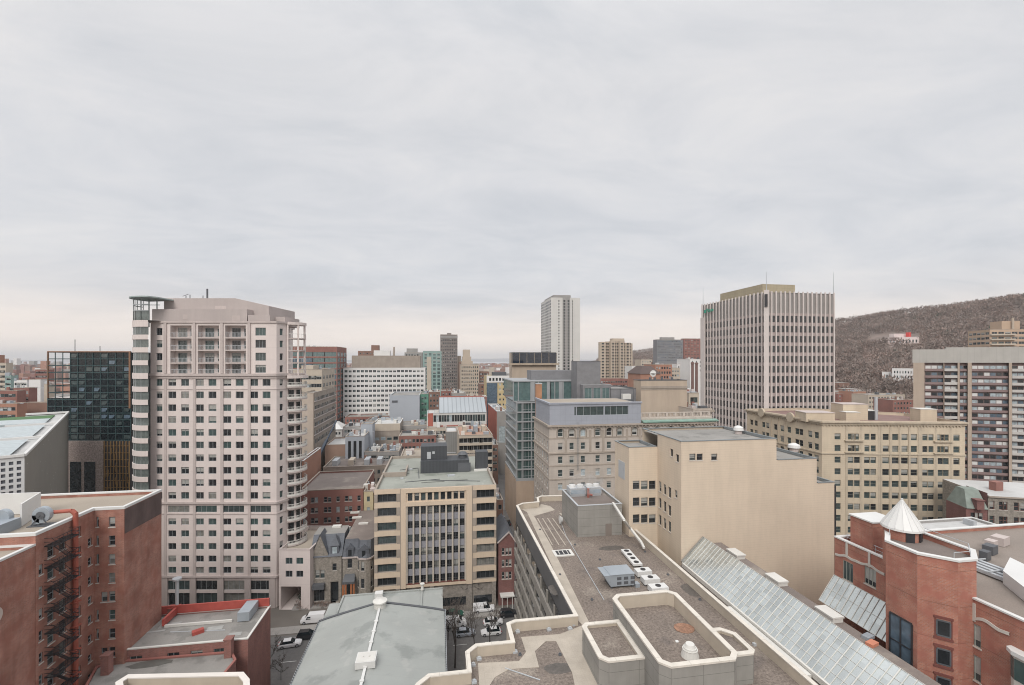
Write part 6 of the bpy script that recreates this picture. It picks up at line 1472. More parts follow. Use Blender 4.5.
# arched centre bay on the left facade and roundels
m = MB(); 
for c in (769, 776, 782.5):
    q = on_line(c, Ct, Vector((0, 1))); z = zT-1.7; R = .95; pr = None
    for i in range(9):
        a = pi*i/8; cur = (q.y+R*cos(a), z+R*sin(a)*.9)
        if pr: m.bar((Ct.x-.1, pr[0], pr[1]), (Ct.x-.1, cur[0], cur[1]), .2, .35)
        pr = cur
    m.box(Ct.x-.2, q.y-1.15, z-9, Ct.x-.004, q.y-.9, z)
for c in (763, 792): q = on_line(c, Ct, Vector((0, 1))); disc_x(m, (q.y, zT-.3), 1.5, 1.5, Ct.x-.9, Ct.x-.3, 14)
m.build('arched_bay', [M_TANT], TB)
for lab_, pxa, pxb, yf_, d, pyt in (('penthouse', 806, 835, 0, 6, 413), ('penthouse', 843, 868, 5, 6, 404.5), ('penthouse', 846, 860, 1.5, 3, 412.5), ('penthouse', 920.5, 937, 3, 4, 409.5), ('penthouse', 868.2, 878, 6, 5, 411)):
    c = Ct+up*(4+yf_); a = on_line(pxa, c, dv); b2 = on_line(pxb, c, dv); m = MB(); zz_ = zat(pyt, *a); m.prism([a, b2, b2+up*d, a+up*d], zT-.8, zz_); m.prism([a-dv*.1-up*.1, b2+dv*.1-up*.1, b2+dv*.1+up*(d+.1), a-dv*.1+up*(d+.1)], zz_, zz_+.15, 1); m.build('penthouse', [M_TANB if pxa != 868.2 else BLACK, M_PINKD if pxa in (843, 806) else OFFW], TB)
q = on_line(876, Ct+up*10, dv); m = MB(); m.tube((*q, zT-.8), (*q, zat(397, *q)), .45, n=8); m.build('flue', [LGREY], TB)

# ============================================================ FINNED OFFICE TOWER
M_PFIN = mat('pinkish white concrete fins', (.60, .545, .52), .8, .04, .2, streak=.06)
M_PSP = mat('mauve spandrel', (.36, .30, .29), .8, .06, .2)
M_FTOP = mat('grey louvred top', (.26, .245, .235), .8, .05)
Cf = PD(766.5, 170.); Cf_l = on_line(702.5, Cf, Vector((0, 1))); xf1 = on_line(833.5, Cf, Vector((1, 0))).x
yfb = Cf_l.y; zF = zat(291, *Cf); poly = [(Cf.x, Cf.y), (xf1, Cf.y), (xf1, yfb), (Cf.x, yfb)]
FT = thing('finned_tower', 'tall pinkish white office tower with close vertical fins and three roof masts', 'building', ((Cf.x+xf1)/2, (Cf.y+yfb)/2, 0))
zw0 = zat(316, *Cf); zl3 = zat(309.5, *Cf)
m = MB(); m.prism(poly, 0, zw0+1.2); 
zwr = zat(316.5, *Cf); m.build('spandrel_core', [M_PSP], FT)
m = MB(); m.prism(offset([Vector(p_) for p_ in poly], .15), zw0+1.21, zF-.4); m.build('louvred_top', [M_FTOP], FT)
nF, nS = 15, 19
def tower_side(A_, B2, n_, name):
    d = (B2-A_).normalized(); nn = Vector((d.y, -d.x)); L_ = (B2-A_).length; f = MB(); g_ = MB()
    for i in range(n_+1):
        c = A_+d*(L_*i/n_); hw = .21; f.prism([c-d*hw+nn*.45, c+d*hw+nn*.45, c+d*hw+nn*.003, c-d*hw+nn*.003], 0, zF+(.0))
    f.prism([A_+nn*.3, B2+nn*.3, B2+nn*.004, A_+nn*.004], zw0+1.6, zw0+2.2) if False else None
    for k in range(20):
        z = zw0-k*3.78-1.0
        for i in range(n_):
            c = A_+d*(L_*(i+.5)/n_); hw = L_/n_/2-.36; g_.face([(*(c-d*hw+nn*.03), z-1.25), (*(c+d*hw+nn*.03), z-1.25), (*(c+d*hw+nn*.03), z+1.2), (*(c-d*hw+nn*.03), z+1.2)])
    f.build('fins', [M_PFIN], FT)['kind'] = 'stuff'; g_.build('windows', [G_DARK], FT)['kind'] = 'stuff'
tower_side(Vector(poly[0]), Vector(poly[1]), nF, 'f'); tower_side(Vector(poly[3]), Vector(poly[0]), nS, 's'); tower_side(Vector(poly[1]), Vector(poly[2]), nS, 's')
m = MB(); c = Vector(poly[0]); m.obox(c+Vector((.1, .1)), radians(45), 1.9, 1.6, 0, zF+.3, 0); m.build('corner_pier', [M_PFIN], FT)
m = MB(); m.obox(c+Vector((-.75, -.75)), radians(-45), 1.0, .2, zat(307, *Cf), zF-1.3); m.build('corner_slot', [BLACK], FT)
m = MB(); m.face([(p_[0], p_[1], zF-.6) for p_ in poly]); m.build('roof', [R_GREY], FT)
a = on_line(735, Cf+Vector((0, 8)), Vector((1, 0))); ya = Cf.y+6; xa_, xb_ = XY(766, ya).x-1, XY(795, ya).x
m = MB(); m.prism([(Cf.x+3, ya), (xb_, ya), (xb_, yfb-9), (Cf.x+3, yfb-9)], zF-.6, zat(284, xa_, ya)); m.build('penthouse', [mat('mustard brown block', (.36, .31, .22), .9, .08, .3, joint=((1.2, .05), (1.2, .05)))], FT)
m = MB(); m.box(xf1+.005, Cf.y+2, 0, xf1+1.2, Cf.y+12, zat(309, *Cf)); m.box(Cf.x-1.0, yfb-3, 0, Cf.x-.5, yfb+.1, zat(318, Cf.x, yfb)); m.build('side_shaft', [M_PFIN], FT)
for px, pt in ((767, 272), (833, 272.5), (704, 287)):
    q = Cf if px == 767 else (Vector((xf1, Cf.y)) if px == 833 else Vector((Cf.x, yfb-.5))); m = MB(); m.tube((*q, zF-.5), (*q, zat(pt, *q)), .14, .05); m.build('mast', [LGREY], FT)
m = MB(); zt_ = zat(309, Cf.x, yfb); ys = yfb-2
tx = bpy.data.curves.new('sign', 'FONT'); tx.body = 'Manuvie'; tx.size = 2.6; tx.extrude = .05
dg = bpy.context.evaluated_depsgraph_get()
to = bpy.data.objects.new('sign_text', tx); COL.objects.link(to); dg.update(); me_ = bpy.data.meshes.new_from_object(to.evaluated_get(bpy.context.evaluated_depsgraph_get())); bpy.data.objects.remove(to)
me_.transform(__import__('mathutils').Matrix.Scale(.62, 4, (1, 0, 0)))
M_SIGN = mat('green sign letters', (.03, .30, .20), .5, 0); me_.materials.clear(); me_.materials.append(M_SIGN)
sgn = bpy.data.objects.new('sign_lettering', me_); COL.objects.link(sgn); sgn.parent = FT
sgn.rotation_euler = (pi/2, 0, -pi/2); yS = on_line(706.5, Cf+Vector((-.7, 0)), Vector((0, 1))).y
sgn.location = (Cf.x-.72-FT['_o'][0], yS-FT['_o'][1], zat(312.5, Cf.x, yS)-FT['_o'][2])
m = MB(); m.box(Cf.x-.8, yS+.3, zat(312.8, Cf.x, yS), Cf.x-.7, yS+1.8, zat(309.6, Cf.x, yS)); m.build('sign_emblem', [M_SIGN], FT)
# ============================================================ RIGHT APARTMENT SLAB
M_RIBC = mat('ribbed grey concrete', (.40, .385, .36), .9, .05, .2, streak=.1, joint=((2.4, .08), (0, 0)), jcol=.85)
M_TANC = mat('tan concrete pier', (.40, .325, .265), .9, .05, .2, streak=.1)
M_MAUV = mat('mauve brown brick', (.20, .14, .13), .9, .1, .3)
As = PD(913.3, 190); d_ = Vector((sin(radians(113)), cos(radians(113)))); n_in = dirv(925)
Bs = on_line(1075, As, d_); zS = zat(349.5, *As); L = (Bs-As).length
AS_ = thing('apartment_slab', 'long grey and tan apartment slab with ribbed concrete crown and rows of balconies at right', 'building', (*(As+d_*L/2), 0))
us = lambda px: (on_line(px, As, d_)-As).dot(d_)
m = MB(); m.prism([As, Bs, Bs+n_in*16, As+n_in*16], 0, zS-5.5); m.build('wall', [M_MAUV], AS_)
m = MB(); k = .55
m.prism([As-d_*.3-n_in*-.0-n_in*1.2, As+d_*us(945.9)-n_in*1.2, As+d_*us(945.9)+n_in*16.3, As-d_*.3+n_in*16.3], zS-5.5+.003, zS)
m.prism([As+d_*(us(945.9)+.01)-n_in*1.2, Bs-n_in*1.2, Bs+n_in*16.3, As+d_*(us(945.9)+.01)+n_in*16.3], zS-5.5+.003, zS+.8); m.build('concrete_crown', [M_RIBC], AS_)
m = MB()
for a, b2, o_ in ((913.3, 924.5, 1.2), (957.5, 959.5, 1.3), (967.5, 971.5, 1.4), (1008.5, 1011.5, 1.4), (943.5, 944.2, 1.0)): m.prism([As+d_*us(a)-n_in*o_, As+d_*us(b2)-n_in*o_, As+d_*us(b2)-n_in*.003, As+d_*us(a)-n_in*.003], 0, zS-5.5)
m.build('pier', [M_TANC], AS_)
M_RAILP = mat('pale balcony panel', (.46, .44, .42), .7, .05, .3); M_RAILM = mat('mauve balcony front', (.22, .155, .15), .8, .06, .3)
nfl = 20; ph_ = 2.78
for k in range(nfl):
    z = zS-5.5-2.3-k*ph_
    if z < 3: break
    for a, b2, pale in ((925, 943.3, 0), (944.4, 957.3, 1), (959.7, 967.3, 0), (971.8, 1008.3, 0), (1011.8, 1060, 1)):
        A_, B2 = As+d_*us(a), As+d_*us(b2); o_ = 1.35 if pale else .75; m = MB()
        m.prism([A_-n_in*o_, B2-n_in*o_, B2-n_in*(o_-.14), A_-n_in*(o_-.14)], z-1.15, z-.15 if not pale else z-.05)
        m.prism([A_-n_in*(o_-.15), B2-n_in*(o_-.15), B2-n_in*.003, A_-n_in*.003], z-1.15, z-.98)
        q_ = m.build('balcony', [M_RAILP if pale else M_RAILM], AS_)
        g_ = MB(); nn_ = max(2, int((B2-A_).length/1.9)); w_ = (B2-A_)/nn_
        for i in range(nn_):
            g_.face([(*(A_+w_*(i+.06)-n_in*.05), z-.9), (*(A_+w_*(i+.94)-n_in*.05), z-.9), (*(A_+w_*(i+.94)-n_in*.05), z+1.1), (*(A_+w_*(i+.06)-n_in*.05), z+1.1)], random.choices([0, 1, 2, 3], [4, 4, 3, 3])[0])
        gg = g_.build('pane', [G_DARK, G_PALE, G_BLUE, WHITE], None); gg.parent = q_; gg.location = [-c for c in q_['_o']]
# ============================================================ BACKGROUND BUILDINGS
M_WCON = mat('white concrete', (.56, .55, .53), .85, .05, .1, streak=.05); M_WPAINT = mat('bright white cladding', (.66, .65, .64), .8, .04, .1)
M_GREYC = mat('mid grey concrete', (.30, .29, .28), .9, .08, .2, streak=.1); M_BEIGEC = mat('beige concrete', (.47, .41, .34), .9, .06, .2, streak=.1)
M_PALEG = mat('pale grey blank cladding', (.36, .385, .425), .8, .03, .1)
M_TANF = mat('far tan brick', (.44, .37, .30), .9, .06, .1); M_SLAB = mat('dark slab concrete', (.20, .175, .165), .85, .06, .1)
M_GREENP = mat('pale green glass cladding', (.25, .36, .34), .4, .08, .1)
REDS = [mat('far red brick', (.25, .12, .10), .9, .12, .2), mat('far orange brick', (.36, .19, .135), .9, .1, .2), mat('far brown brick', (.22, .13, .10), .9, .12, .2)]
FARG = [(G_DARK, 5), (G_MID, 4), (G_PALE, 1)]
CL = []
def far(name, label, cat, p0, p1, Yf, pyt, depth=18, wall=M_GREYC, roof=None, n=6, rows=None, w=1.2, h=1.6, pitch=3.3, top=1.6, frame=None, gl=None, phi=0, ns=None, par=.5, cap=None, z0=0, zmin=None, style='plain', group=None, sides=(0,), capt=.12, wmax=100, back=None, side='L', rev=.2):
    pl = plan(p0, p1, Yf, depth=depth, phi=phi) if back is None else plan(p0, p1, Yf, back=back, side=side, phi=phi)
    z1 = zat(pyt, pl[0].x, pl[0].y); ops = {}
    zm = 2 if zmin is None else zmin
    R = int((z1-top-h-zm)/pitch)+1 if rows is None else rows
    if n:
        for e in sides:
            L = elen(pl, e); nn = n if e == 0 else (ns or max(1, int(L/(elen(pl, 0)/n)+.5)))
            zs = z1-top-h-(R-1)*pitch
            ops[e] = reg(L, nn, w, zs, pitch, R, h, m0=.6, style=style)
    if Yf < 345 and n and par: CL.append((pl, z1, 8 if Yf < 250 else 5, int(p0*13+Yf)))
    T_ = building(name, label, cat, pl, z1, wall, roof, z0=z0, par=par, cap=cap or M_TRIM, ops=ops, frame=frame or ALU, glasses=gl or FARG, group=group, pw=.3, capt=capt, wmax=wmax, rev=rev)
    if CL: clutter(T_, *CL.pop())
    return T_, pl, z1
def clutter(T, pl, z, n, seed):
    rn = random.Random(seed); u = pl[1]-pl[0]; v = pl[3]-pl[0]; ul, vl = u.normalized(), v.normalized(); ang = atan2(u.y, u.x)
    for i in range(n):
        c = pl[0]+u*rn.uniform(.08, .92)+v*rn.uniform(.12, .88); k = rn.random(); m = MB()
        if k < .55: m.obox(c, ang, rn.uniform(.7, 2.6), rn.uniform(.7, 2.2), z-.5, z+rn.uniform(.3, 1.5)); m.build('roof_box', [rn.choice([GALV, LGREY, WHITE, OFFW, DGREY, M_PINKD])], T)
        elif k < .75: m.cyl(c, .22, .22, z-.5, z+rn.uniform(.6, 2), 8); m.cyl(c, .4, .4, z+.5, z+.7, 8); m.build('roof_vent', [rn.choice([GALV, OFFW, DGREY])], T)
        elif k < .9: m.obox(c, ang, 1.0, .8, z-.5, z+rn.uniform(1, 1.9)); m.build('chimney', [rn.choice([REDS[0], REDS[2], M_PINKD])], T)
        else: e_ = c+ul*rn.uniform(2, 6); m.bar((*c, z-.2), (*e_, z-.2), .2, .2); m.build('roof_pipe', [LGREY], T)
def roofbox(T, pl, z, f0, f1, g0, g1, h, m_, name='penthouse', top=None, dz=.5):
    u = (pl[1]-pl[0]); v = (pl[3]-pl[0]); m = MB(); a = pl[0]+u*f0+v*g0; m.prism([a, a+u*(f1-f0), a+u*(f1-f0)+v*(g1-g0), a+v*(g1-g0)], z-dz, z+h); return m.build(name, [m_], T)
# white modernist slab
T, pl, z = far('white_office_slab', 'white modernist office slab with regular window grid and brown mechanical storey', 'building', 343, 425, 316, 368, 24, M_WPAINT, n=20, w=1.9, h=1.6, pitch=3.28, top=1.4, rows=9, frame=LGREY, cap=WHITE, wmax=100, style='strip1', sides=(0, 1), gl=[(G_MID, 1), (G_DARK, 1)])
m = MB(); m.prism([pl[0]-Vector((-.5, .1)), pl[1]-Vector((.5, .1)), pl[1]-Vector((.5, -.2)), pl[0]+Vector((.5, .2))], z-1.4-9*3.28-2.2, z-1.4-9*3.28-1.2); m.build('base_strip', [DGREY], T)
roofbox(T, pl, z, .10, .94, .05, .8, zat(355.5, *pl[0])-z, M_TAUPE); roofbox(T, pl, z, .35, .55, .3, .6, zat(350, *pl[0])-z, WHITE)
q = XY(394, 330); m = MB(); m.cyl(q, .7, .6, z, zat(347, *q), 8); m.build('chimney', [M_TAUPE], T)
T, pl, z = far('pale_blank_block', 'pale blue grey windowless block in front of the white office slab', 'building', 389.5, 419.5, 255, 395.5, 30, M_PALEG, n=0, cap=LGREY)
m = MB(); x = XY(392, 255).x; m.box(x, 254.8, zat(402.5, x, 255), x+3, 254.99, zat(400.5, x, 255)); m.build('small_dark_panel', [DGREY], T)
far('green_net_block', 'small green netted annex right of the pale blank block', 'building', 420, 428, 262, 394, 20, mat('green netting', (.10, .24, .18), .8, .25, .5), n=2, w=1.2, gl=[(G_GREEN, 1)])
T, pl, z = far('brown_stepped_block', 'dark brown stepped block just above the white office slab', 'building', 358, 383, 430, 351, 20, REDS[2], n=7, w=1.3, h=1.3); roofbox(T, pl, z, .5, .8, .2, .6, 5.5, REDS[2])
T, pl, z = far('grey_block', 'grey stepped concrete tower behind the right end of the white office slab', 'building', 404.5, 422.5, 420, 352.5, 18, M_GREYC, n=6, w=1.5, h=1.5); roofbox(T, pl, z, .1, .7, .2, .6, 3.8, M_GREYC)
T, pl, z = far('green_glass_tower', 'pale green glass tower left of the dark slab tower', 'building', 423, 441.5, 400, 351, 22, M_GREENP, n=4, w=2.4, h=2.4, gl=[(G_TEAL, 3), (G_GREEN, 2)], rows=18, pitch=3.2)
m = MB(); A = pl[0]; m.box(A.x+3.2, A.y-.4, 10, A.x+7, A.y-.004, z-5); m.build('pale_strip', [M_BEIGEC], T)
T, pl, z = far('dark_slab_tower', 'slender dark grey slab tower with close window grid', 'building', 440.3, 457.5, 480, 334.5, 20, M_SLAB, n=9, w=1.0, h=1.9, pitch=3.3, rows=24, frame=DGREY, gl=[(G_DARK, 3), (G_MID, 1)], sides=(0, 1)); roofbox(T, pl, z, .4, .65, .3, .6, 2, M_SLAB)
m = MB(); m.box(pl[0].x-.2, pl[0].y-.3, z-3.4, pl[1].x+.2, pl[0].y-.004, z-1.6); m.build('top_band', [M_GREYC], T)
far('thin_tan_slab', 'thin tan slab squeezed between the dark slab tower and the stepped stone tower', 'building', 457.7, 461, 500, 356, 12, M_TANF, n=0)
far('thin_brown_slab', 'narrow brown slab touching the left of the stepped stone tower', 'building', 459, 463, 470, 362, 12, REDS[2], n=1)
# stepped art deco tower
T, pl, z = far('stepped_stone_tower', 'tan stepped art deco stone tower with narrow crown', 'building', 460.5, 479.2, 415, 364.5, 20, M_TANF, n=9, w=.9, h=1.8, pitch=3.3, rows=17, frame=DGREY, gl=[(G_MID, 2), (G_DARK, 1)])
u0 = pl[0]; W_ = (pl[1]-pl[0]).x
zpr = z-.6
for kk, (f0, f1, pyt) in enumerate(((.06, .66, 361), (.11, .58, 356.5), (.15, .52, 349.5))):
    zz_ = zat(pyt, *u0); m = MB(); m.box(u0.x+W_*f0, u0.y+1.2+kk*.6, zpr, u0.x+W_*f1, u0.y+12-kk, zz_); zpr = zz_+.01
    m.build('stepped_crown', [M_TANF, DGREY], T)
far('brown_office', 'brown mid rise right of the stepped stone tower', 'building', 479.5, 489, 420, 371.5, 20, REDS[2], n=5, w=1.2)
# white condo tower
Yc = 440; T, pl, z = far('white_condo_tower', 'tallest white residential tower standing alone on the skyline', 'building', 551, 580, Yc, 297.5, None, M_WCON, n=0, back=541, side='L', cap=M_WCON, par=.5)
A, B, C_, D_ = pl; m = MB(); g_ = MB(); mid = A+(B-A)*.52; hw = (B-A).x*.12
m.box(mid.x-hw, A.y-1.0, 0, mid.x+hw, A.y-.003, z+2.6); m.box(A.x+3, A.y+2, z-.6, B.x-9, C_.y-4, z+2.9); o = m.build('central_bay', [M_GREYC], T)
for k in range(42):
    zz_ = z-4-k*2.95
    if zz_ < 20: break
    for f, wd in ((.27, .55), (.74, .5)):
        x = A.x+(B-A).x*f; g_.face([(x-wd, A.y-.05, zz_), (x+wd, A.y-.05, zz_), (x+wd, A.y-.05, zz_+1.5), (x-wd, A.y-.05, zz_+1.5)])
    for s_ in (-.6, .6): x = mid.x+hw*s_; g_.face([(x-.9, A.y-1.06, zz_-.2), (x+.9, A.y-1.06, zz_-.2), (x+.9, A.y-1.06, zz_+1.6), (x-.9, A.y-1.06, zz_+1.6)])
    for i in range(8): y = A.y+(D_-A).y*(i+.5)/8; g_.face([(A.x-.05, y+2.1, zz_-.2), (A.x-.05, y-2.1, zz_-.2), (A.x-.05, y-2.1, zz_+1.6), (A.x-.05, y+2.1, zz_+1.6)])
g_.build('windows', [G_DARK], T)['kind'] = 'stuff'
# lobed tan tower
T = thing('lobed_tan_tower', 'tan apartment tower with rounded vertical lobes right of the white residential tower', 'building', (*PD(615, 440), 0))
zt_ = zat(341, *PD(615, 440)); lob = [(602.5, 3.6, 0), (607.8, 2.2, 1), (612.7, 2.6, 0), (617.2, 2.2, 1), (621.6, 2.5, 0), (627.2, 3.2, 1)]
for px, r, dd in lob:
    q = PD(px, 436+dd*3); m = MB(); rr_ = r+.35; m.cyl(q, rr_, rr_, 0, zt_-(0 if dd == 0 else .6)-(1.2 if px < 605 or px > 625 else 0), 12); m.build('lobe', [M_TANF], T)
    m = MB(); g_ = MB()
    for k in range(26):
        z_ = zt_-3.6-k*2.85
        if z_ < 8: break
        for i in range(7, 12): 
            if i not in (8, 10): continue
            a, b2 = 2*pi*i/12, 2*pi*(i+1)/12; r2 = rr_+.03; g_.face([(q.x+r2*cos(a), q.y+r2*sin(a), z_), (q.x+r2*cos(b2), q.y+r2*sin(b2), z_), (q.x+r2*cos(b2), q.y+r2*sin(b2), z_+1.5), (q.x+r2*cos(a), q.y+r2*sin(a), z_+1.5)])
    g_.build('windows', [G_DARK], T)['kind'] = 'stuff'
q = PD(617, 446); m = MB(); m.obox(q, 0, 27, 12, 0, zt_-2.2); m.obox(q, 0, 12, 7, zt_-2.2, zt_+2.6); m.build('core', [M_TANF], T)
# other skyline blocks
T, pl, z = far('grey_hospital', 'dark blue grey office block on the slope left of the finned tower', 'building', 657, 683, 520, 339.5, 10, M_GBRICK, n=14, w=1.5, h=1.3, pitch=3.3, rows=8, gl=[(G_DARK, 1), (G_BLUE, 2)], sides=(0,)); roofbox(T, pl, z, .2, .7, .2, .7, 3, M_GREYC)
far('brick_hospital', 'red brown block touching the finned tower on the skyline', 'building', 684, 703, 540, 338.5, 8, REDS[0], n=6, w=1.6, h=1.6, pitch=3.6)
far('white_apartment', 'white blank walled block below the red brown skyline block', 'building', 690, 703, 330, 359, 20, M_WPAINT, n=3, w=.9, h=1.6, rows=3, wmax=100)
far('white_apartment', 'smaller white block stepping down left of the white blank walled block', 'building', 677, 690, 345, 364, 20, M_WPAINT, n=5, w=.9, h=1.6)
T, pl, z = far('brick_school', 'orange brick building with dark pyramid roof before the dark blue grey office block', 'building', 655, 672, 300, 364.5, 18, REDS[1], n=6, w=1.2, h=1.7)
T, pl, z = far('pyramid_roof_hall', 'dark hipped roof hall behind the putty coloured block', 'building', 640.5, 660, 280, 374, 20, REDS[1], n=0)
c_ = (pl[0]+pl[2])/2; zz_ = zat(366, *pl[0]); m = MB()
e0 = [(*p_, z+.13) for p_ in offset(pl, -.6)]; t0 = [(*(c_+(p_-c_)*.45), zz_) for p_ in pl]
for i in range(4): j = (i+1) % 4; m.face([e0[i], e0[j], t0[j], t0[i]])
m.face(t0); m.build('hipped_roof', [mat('dark brown shingle', (.10, .075, .07), .9, .1)], T)
for px in (692.5, 696.5): q = XY(px, 250); m = MB(); m.cyl(q, .95, .75, 0, zat(362 if px < 695 else 362.5, *q), 10); m.cyl(q, 1.0, 1.0, zat(364, *q), zat(362.8, *q), 10); tag(m.build('brick_chimney', [mat('brown chimney brick', (.2, .12, .105), .9)], loc=(*q, 0)), ['left of the two tall brown chimneys beside the finned tower', 'right of the two tall brown chimneys beside the finned tower'][px > 695], 'chimney')
q = XY(652.5, 160); m = MB(); zq_ = zat(374, *q); m.tube((*q, 38), (*q, zq_), .12); m.cyl((q.x, q.y), .3, 1.2, zq_-.4, zq_+.3, 14)
disc_y(m, q.x, zq_+.2, 1.25, .8, q.y-.5, q.y-.2, 14); tag(m.build('satellite_dish', [WHITE], loc=(*q, 50)), 'white satellite dish on the putty coloured block roof', 'satellite dish')
# right of stone building: cream low block with cornice, dark windows
T, pl, z = far('cream_corner_block', 'cream stone block with heavy cornice between the stone building and the finned tower', 'building', 693, 712, 137, 409, 14, M_LIME, n=3, w=1.3, h=1.8, top=3)
m = MB(); A, B = pl[0], pl[1]; m.box(A.x-.5, A.y-.7, z-1.1, B.x+.5, A.y-.004, z-.3); m.build('cornice', [M_TRIM], T)
far('cream_rear_block', 'low cream block with two dark windows behind the balustrade', 'building', 689, 699, 155, 393, 10, M_BEIGEC, n=2, w=1.5, h=2, rows=2, pitch=4.4)
# blue white and yellow block, red sided block along the avenue
T, pl, z = far('blue_yellow_block', 'apartment block with white top storey, blue left bay and yellow brick front', 'building', 487, 509.5, 320, 376, 22, mat('yellow brick', (.52, .42, .24), .9), n=6, w=1.2, h=1.5, rows=8, pitch=3.6, top=5.2, frame=WHITE)
A, B = pl[0], pl[1]; m = MB(); m.box(A.x-.3, A.y-.5, z-4.6, B.x+.3, A.y-.004, z+.2)
m.build('white_storey', [M_WPAINT], T); m = MB()
for i in range(6): x = A.x+1+(B.x-A.x-2)*(i+.5)/6; m.box(x-.7, A.y-.56, z-3.4, x+.7, A.y-.51, z-1.4)
m.build('windows', [G_DARK], T); m = MB(); m.box(A.x-.3, A.y-.6, 2, A.x+7.2, A.y-.005, z-5); m.build('blue_bay', [G_BLUE], T); roofbox(T, pl, z, .3, .9, .2, .6, 2.6, DGREY)
T, pl, z = far('red_sided_block', 'grey fronted block with bright orange red side wall and white roof along the avenue', 'building', 496.8, 507.5, 245, 411.5, None, M_GREYC, R_WHITE, n=1, w=3.5, h=9, rows=1, back=488, side='L', cap=LGREY, top=8)
m = MB(); A, D_ = pl[0], pl[3]; m.box(A.x-.12, A.y+.1, 2, A.x-.004, D_.y-.1, z-.3); m.build('red_cladding', [mat('orange red cladding', (.36, .11, .08), .7, .1)], T)
# silver roofed building
Yq = 235; T, pl, z = far('silver_roof_building', 'long low building with sloped silver glazed roof and red end panel', 'building', 427, 486.5, Yq, 413.5, 16, M_WCON, R_WHITE, n=22, w=1.2, h=3.4, rows=1, top=1.0, cap=LGREY, frame=DGREY)
A, B = pl[0], pl[1]; x0_ = XY(439, Yq).x; zz_ = zat(401.5, *A); m = MB(); m.face([(x0_, A.y-.3, z+.2), (B.x, A.y-.3, z+.2), (B.x, A.y+13, zz_+1.0), (x0_, A.y+13, zz_+1.0)]); 
m.wall((x0_, A.y+13), (x0_, A.y), z-.3, z+.2); m.build('silver_roof', [mat('silver standing seam', (.33, .36, .385), .6, .05, .1, joint=((2.2, .5), (0, 0)), jcol=.72)], T)
M_ORP = mat('orange red panel', (.36, .11, .08), .7, .1)
m = MB(); m.box(XY(428, Yq).x, A.y-.15, z-6.5, XY(433, Yq).x, A.y-.004, z+.1); m.build('red_panel', [M_ORP], T)
m = MB(); m.box(x0_, A.y+13.1, z, B.x, A.y+13.4, zz_+1.5); m.build('red_screen', [M_ORP], T); m = MB(); m.box(x0_, A.y-.35, z-7, B.x, A.y-.005, z-6.2); m.build('red_band', [M_ORP], T)
# glass and red office, concrete block, cream side wall at left of the avenue
T, pl, z = far('red_edged_glass_office', 'teal glass office framed in dark red behind the pink tower', 'building', 288, 337, 300, 346.5, 30, REDS[0], n=4, w=7.4, h=2.7, pitch=3.6, rows=14, gl=[(G_TEAL, 3), (G_GREEN, 2), (G_BLUE, 1)], style='strip3', top=3.4, sides=(0, 1), ns=3)
T, pl, z = far('grey_beige_block', 'beige grey concrete block with strip windows right of the pink tower', 'building', 292, 322, 225, 369.5, 26, M_BEIGEC, n=5, w=3.2, h=1.7, pitch=3.7, rows=8, style='strip2', sides=(0, 1), ns=4, top=3); roofbox(T, pl, z, .2, .6, .2, .6, 1.8, M_BEIGEC)
T, pl, z = far('brown_side_block', 'long mid rise with blank cream end wall and brown window side facing the avenue', 'building', 301, 313.5, 205, 393, None, mat('cream render', (.46, .39, .33), .9, .06, .2, streak=.1), n=0, back=335, side='R')
m = MB(); wn = []; B, C_ = pl[1], pl[2]; facade(m, B+Vector((.3, 0)), C_+Vector((.3, 0)), 0, z-.2, reg((C_-B).length, 16, 1.9, z-22, 3.6, 6, 1.9, style='pair'), 0, None, .2, wn); m.build('brown_side', [M_TAUPE], T); place_windows(T, wn, ALU, FARG, None, False, 60)
for k in range(5): m = MB(); m.box(B.x+.31, B.y, z-4-k*3.6, B.x+.6, C_.y, z-3.6-k*3.6); m.build('string_course', [M_PINKD], T)
far('orange_side_block', 'orange brick block with white bands just right of the pink tower balconies', 'building', 299, 303.5, 165, 461, None, REDS[1], n=0, back=321, side='R', cap=WHITE)
T = [o for o in S.objects if o.name.startswith('orange_side_block')][0]
# low roofs in the middle distance --------------------------------
T, pl, z = far('red_brick_warehouse', 'four storey red brick warehouse with paired windows right of the pink tower', 'building', 299, 363.5, 147, 491, 24, REDS[0], R_BROWN, n=0, cap=M_TRIM)
m = MB(); wn = []; A, B = pl[0]-Vector((0, .3)), pl[1]-Vector((0, .3)); L_ = (B-A).x
ops = []
for k in range(4):
    zz_ = z-2.9-k*3.15
    for px in (304.5, 312.5, 315.5+.8, 325.5, 329.5, 338, 346.5, 350.5, 359): x = XY(px, A.y).x-A.x; ops.append((x-.5, zz_-.8, x+.5, zz_+.8, 'sash'))
facade(m, A, B, 0, z-.1, ops, 0, None, .25, wn); m.build('front_wall', [REDS[0]], T); place_windows(T, wn, ALU, [(G_DARK, 4), (G_PALE, 1)], SIL, True, 60)
far('yellow_stair_tower', 'pale yellow stair tower at the right end of the red brick warehouse', 'building', 363.8, 373, 146, 491.5, 8, mat('pale yellow render', (.50, .43, .28), .9), n=1, w=.9, rows=2)
T, pl, z = far('grey_roof_block', 'wide low block with grey brown roof behind the red brick warehouse', 'building', 323, 388, 183, 467.5, 20, M_TAUPE, R_BROWN, n=12, w=1.1); 
for f in (.1, .35, .6, .8): roofbox(T, pl, z, f, f+.08, .2, .5, 1.6, random.choice([M_BEIGEC, LGREY, REDS[2]]), 'roof_box')
far('brown_wall_block', 'low brown brick block with blank front beside the crane', 'building', 325, 346, 215, 445, 20, mat('tan brown brick', (.33, .22, .17), .9, .08), R_WHITE, n=0)
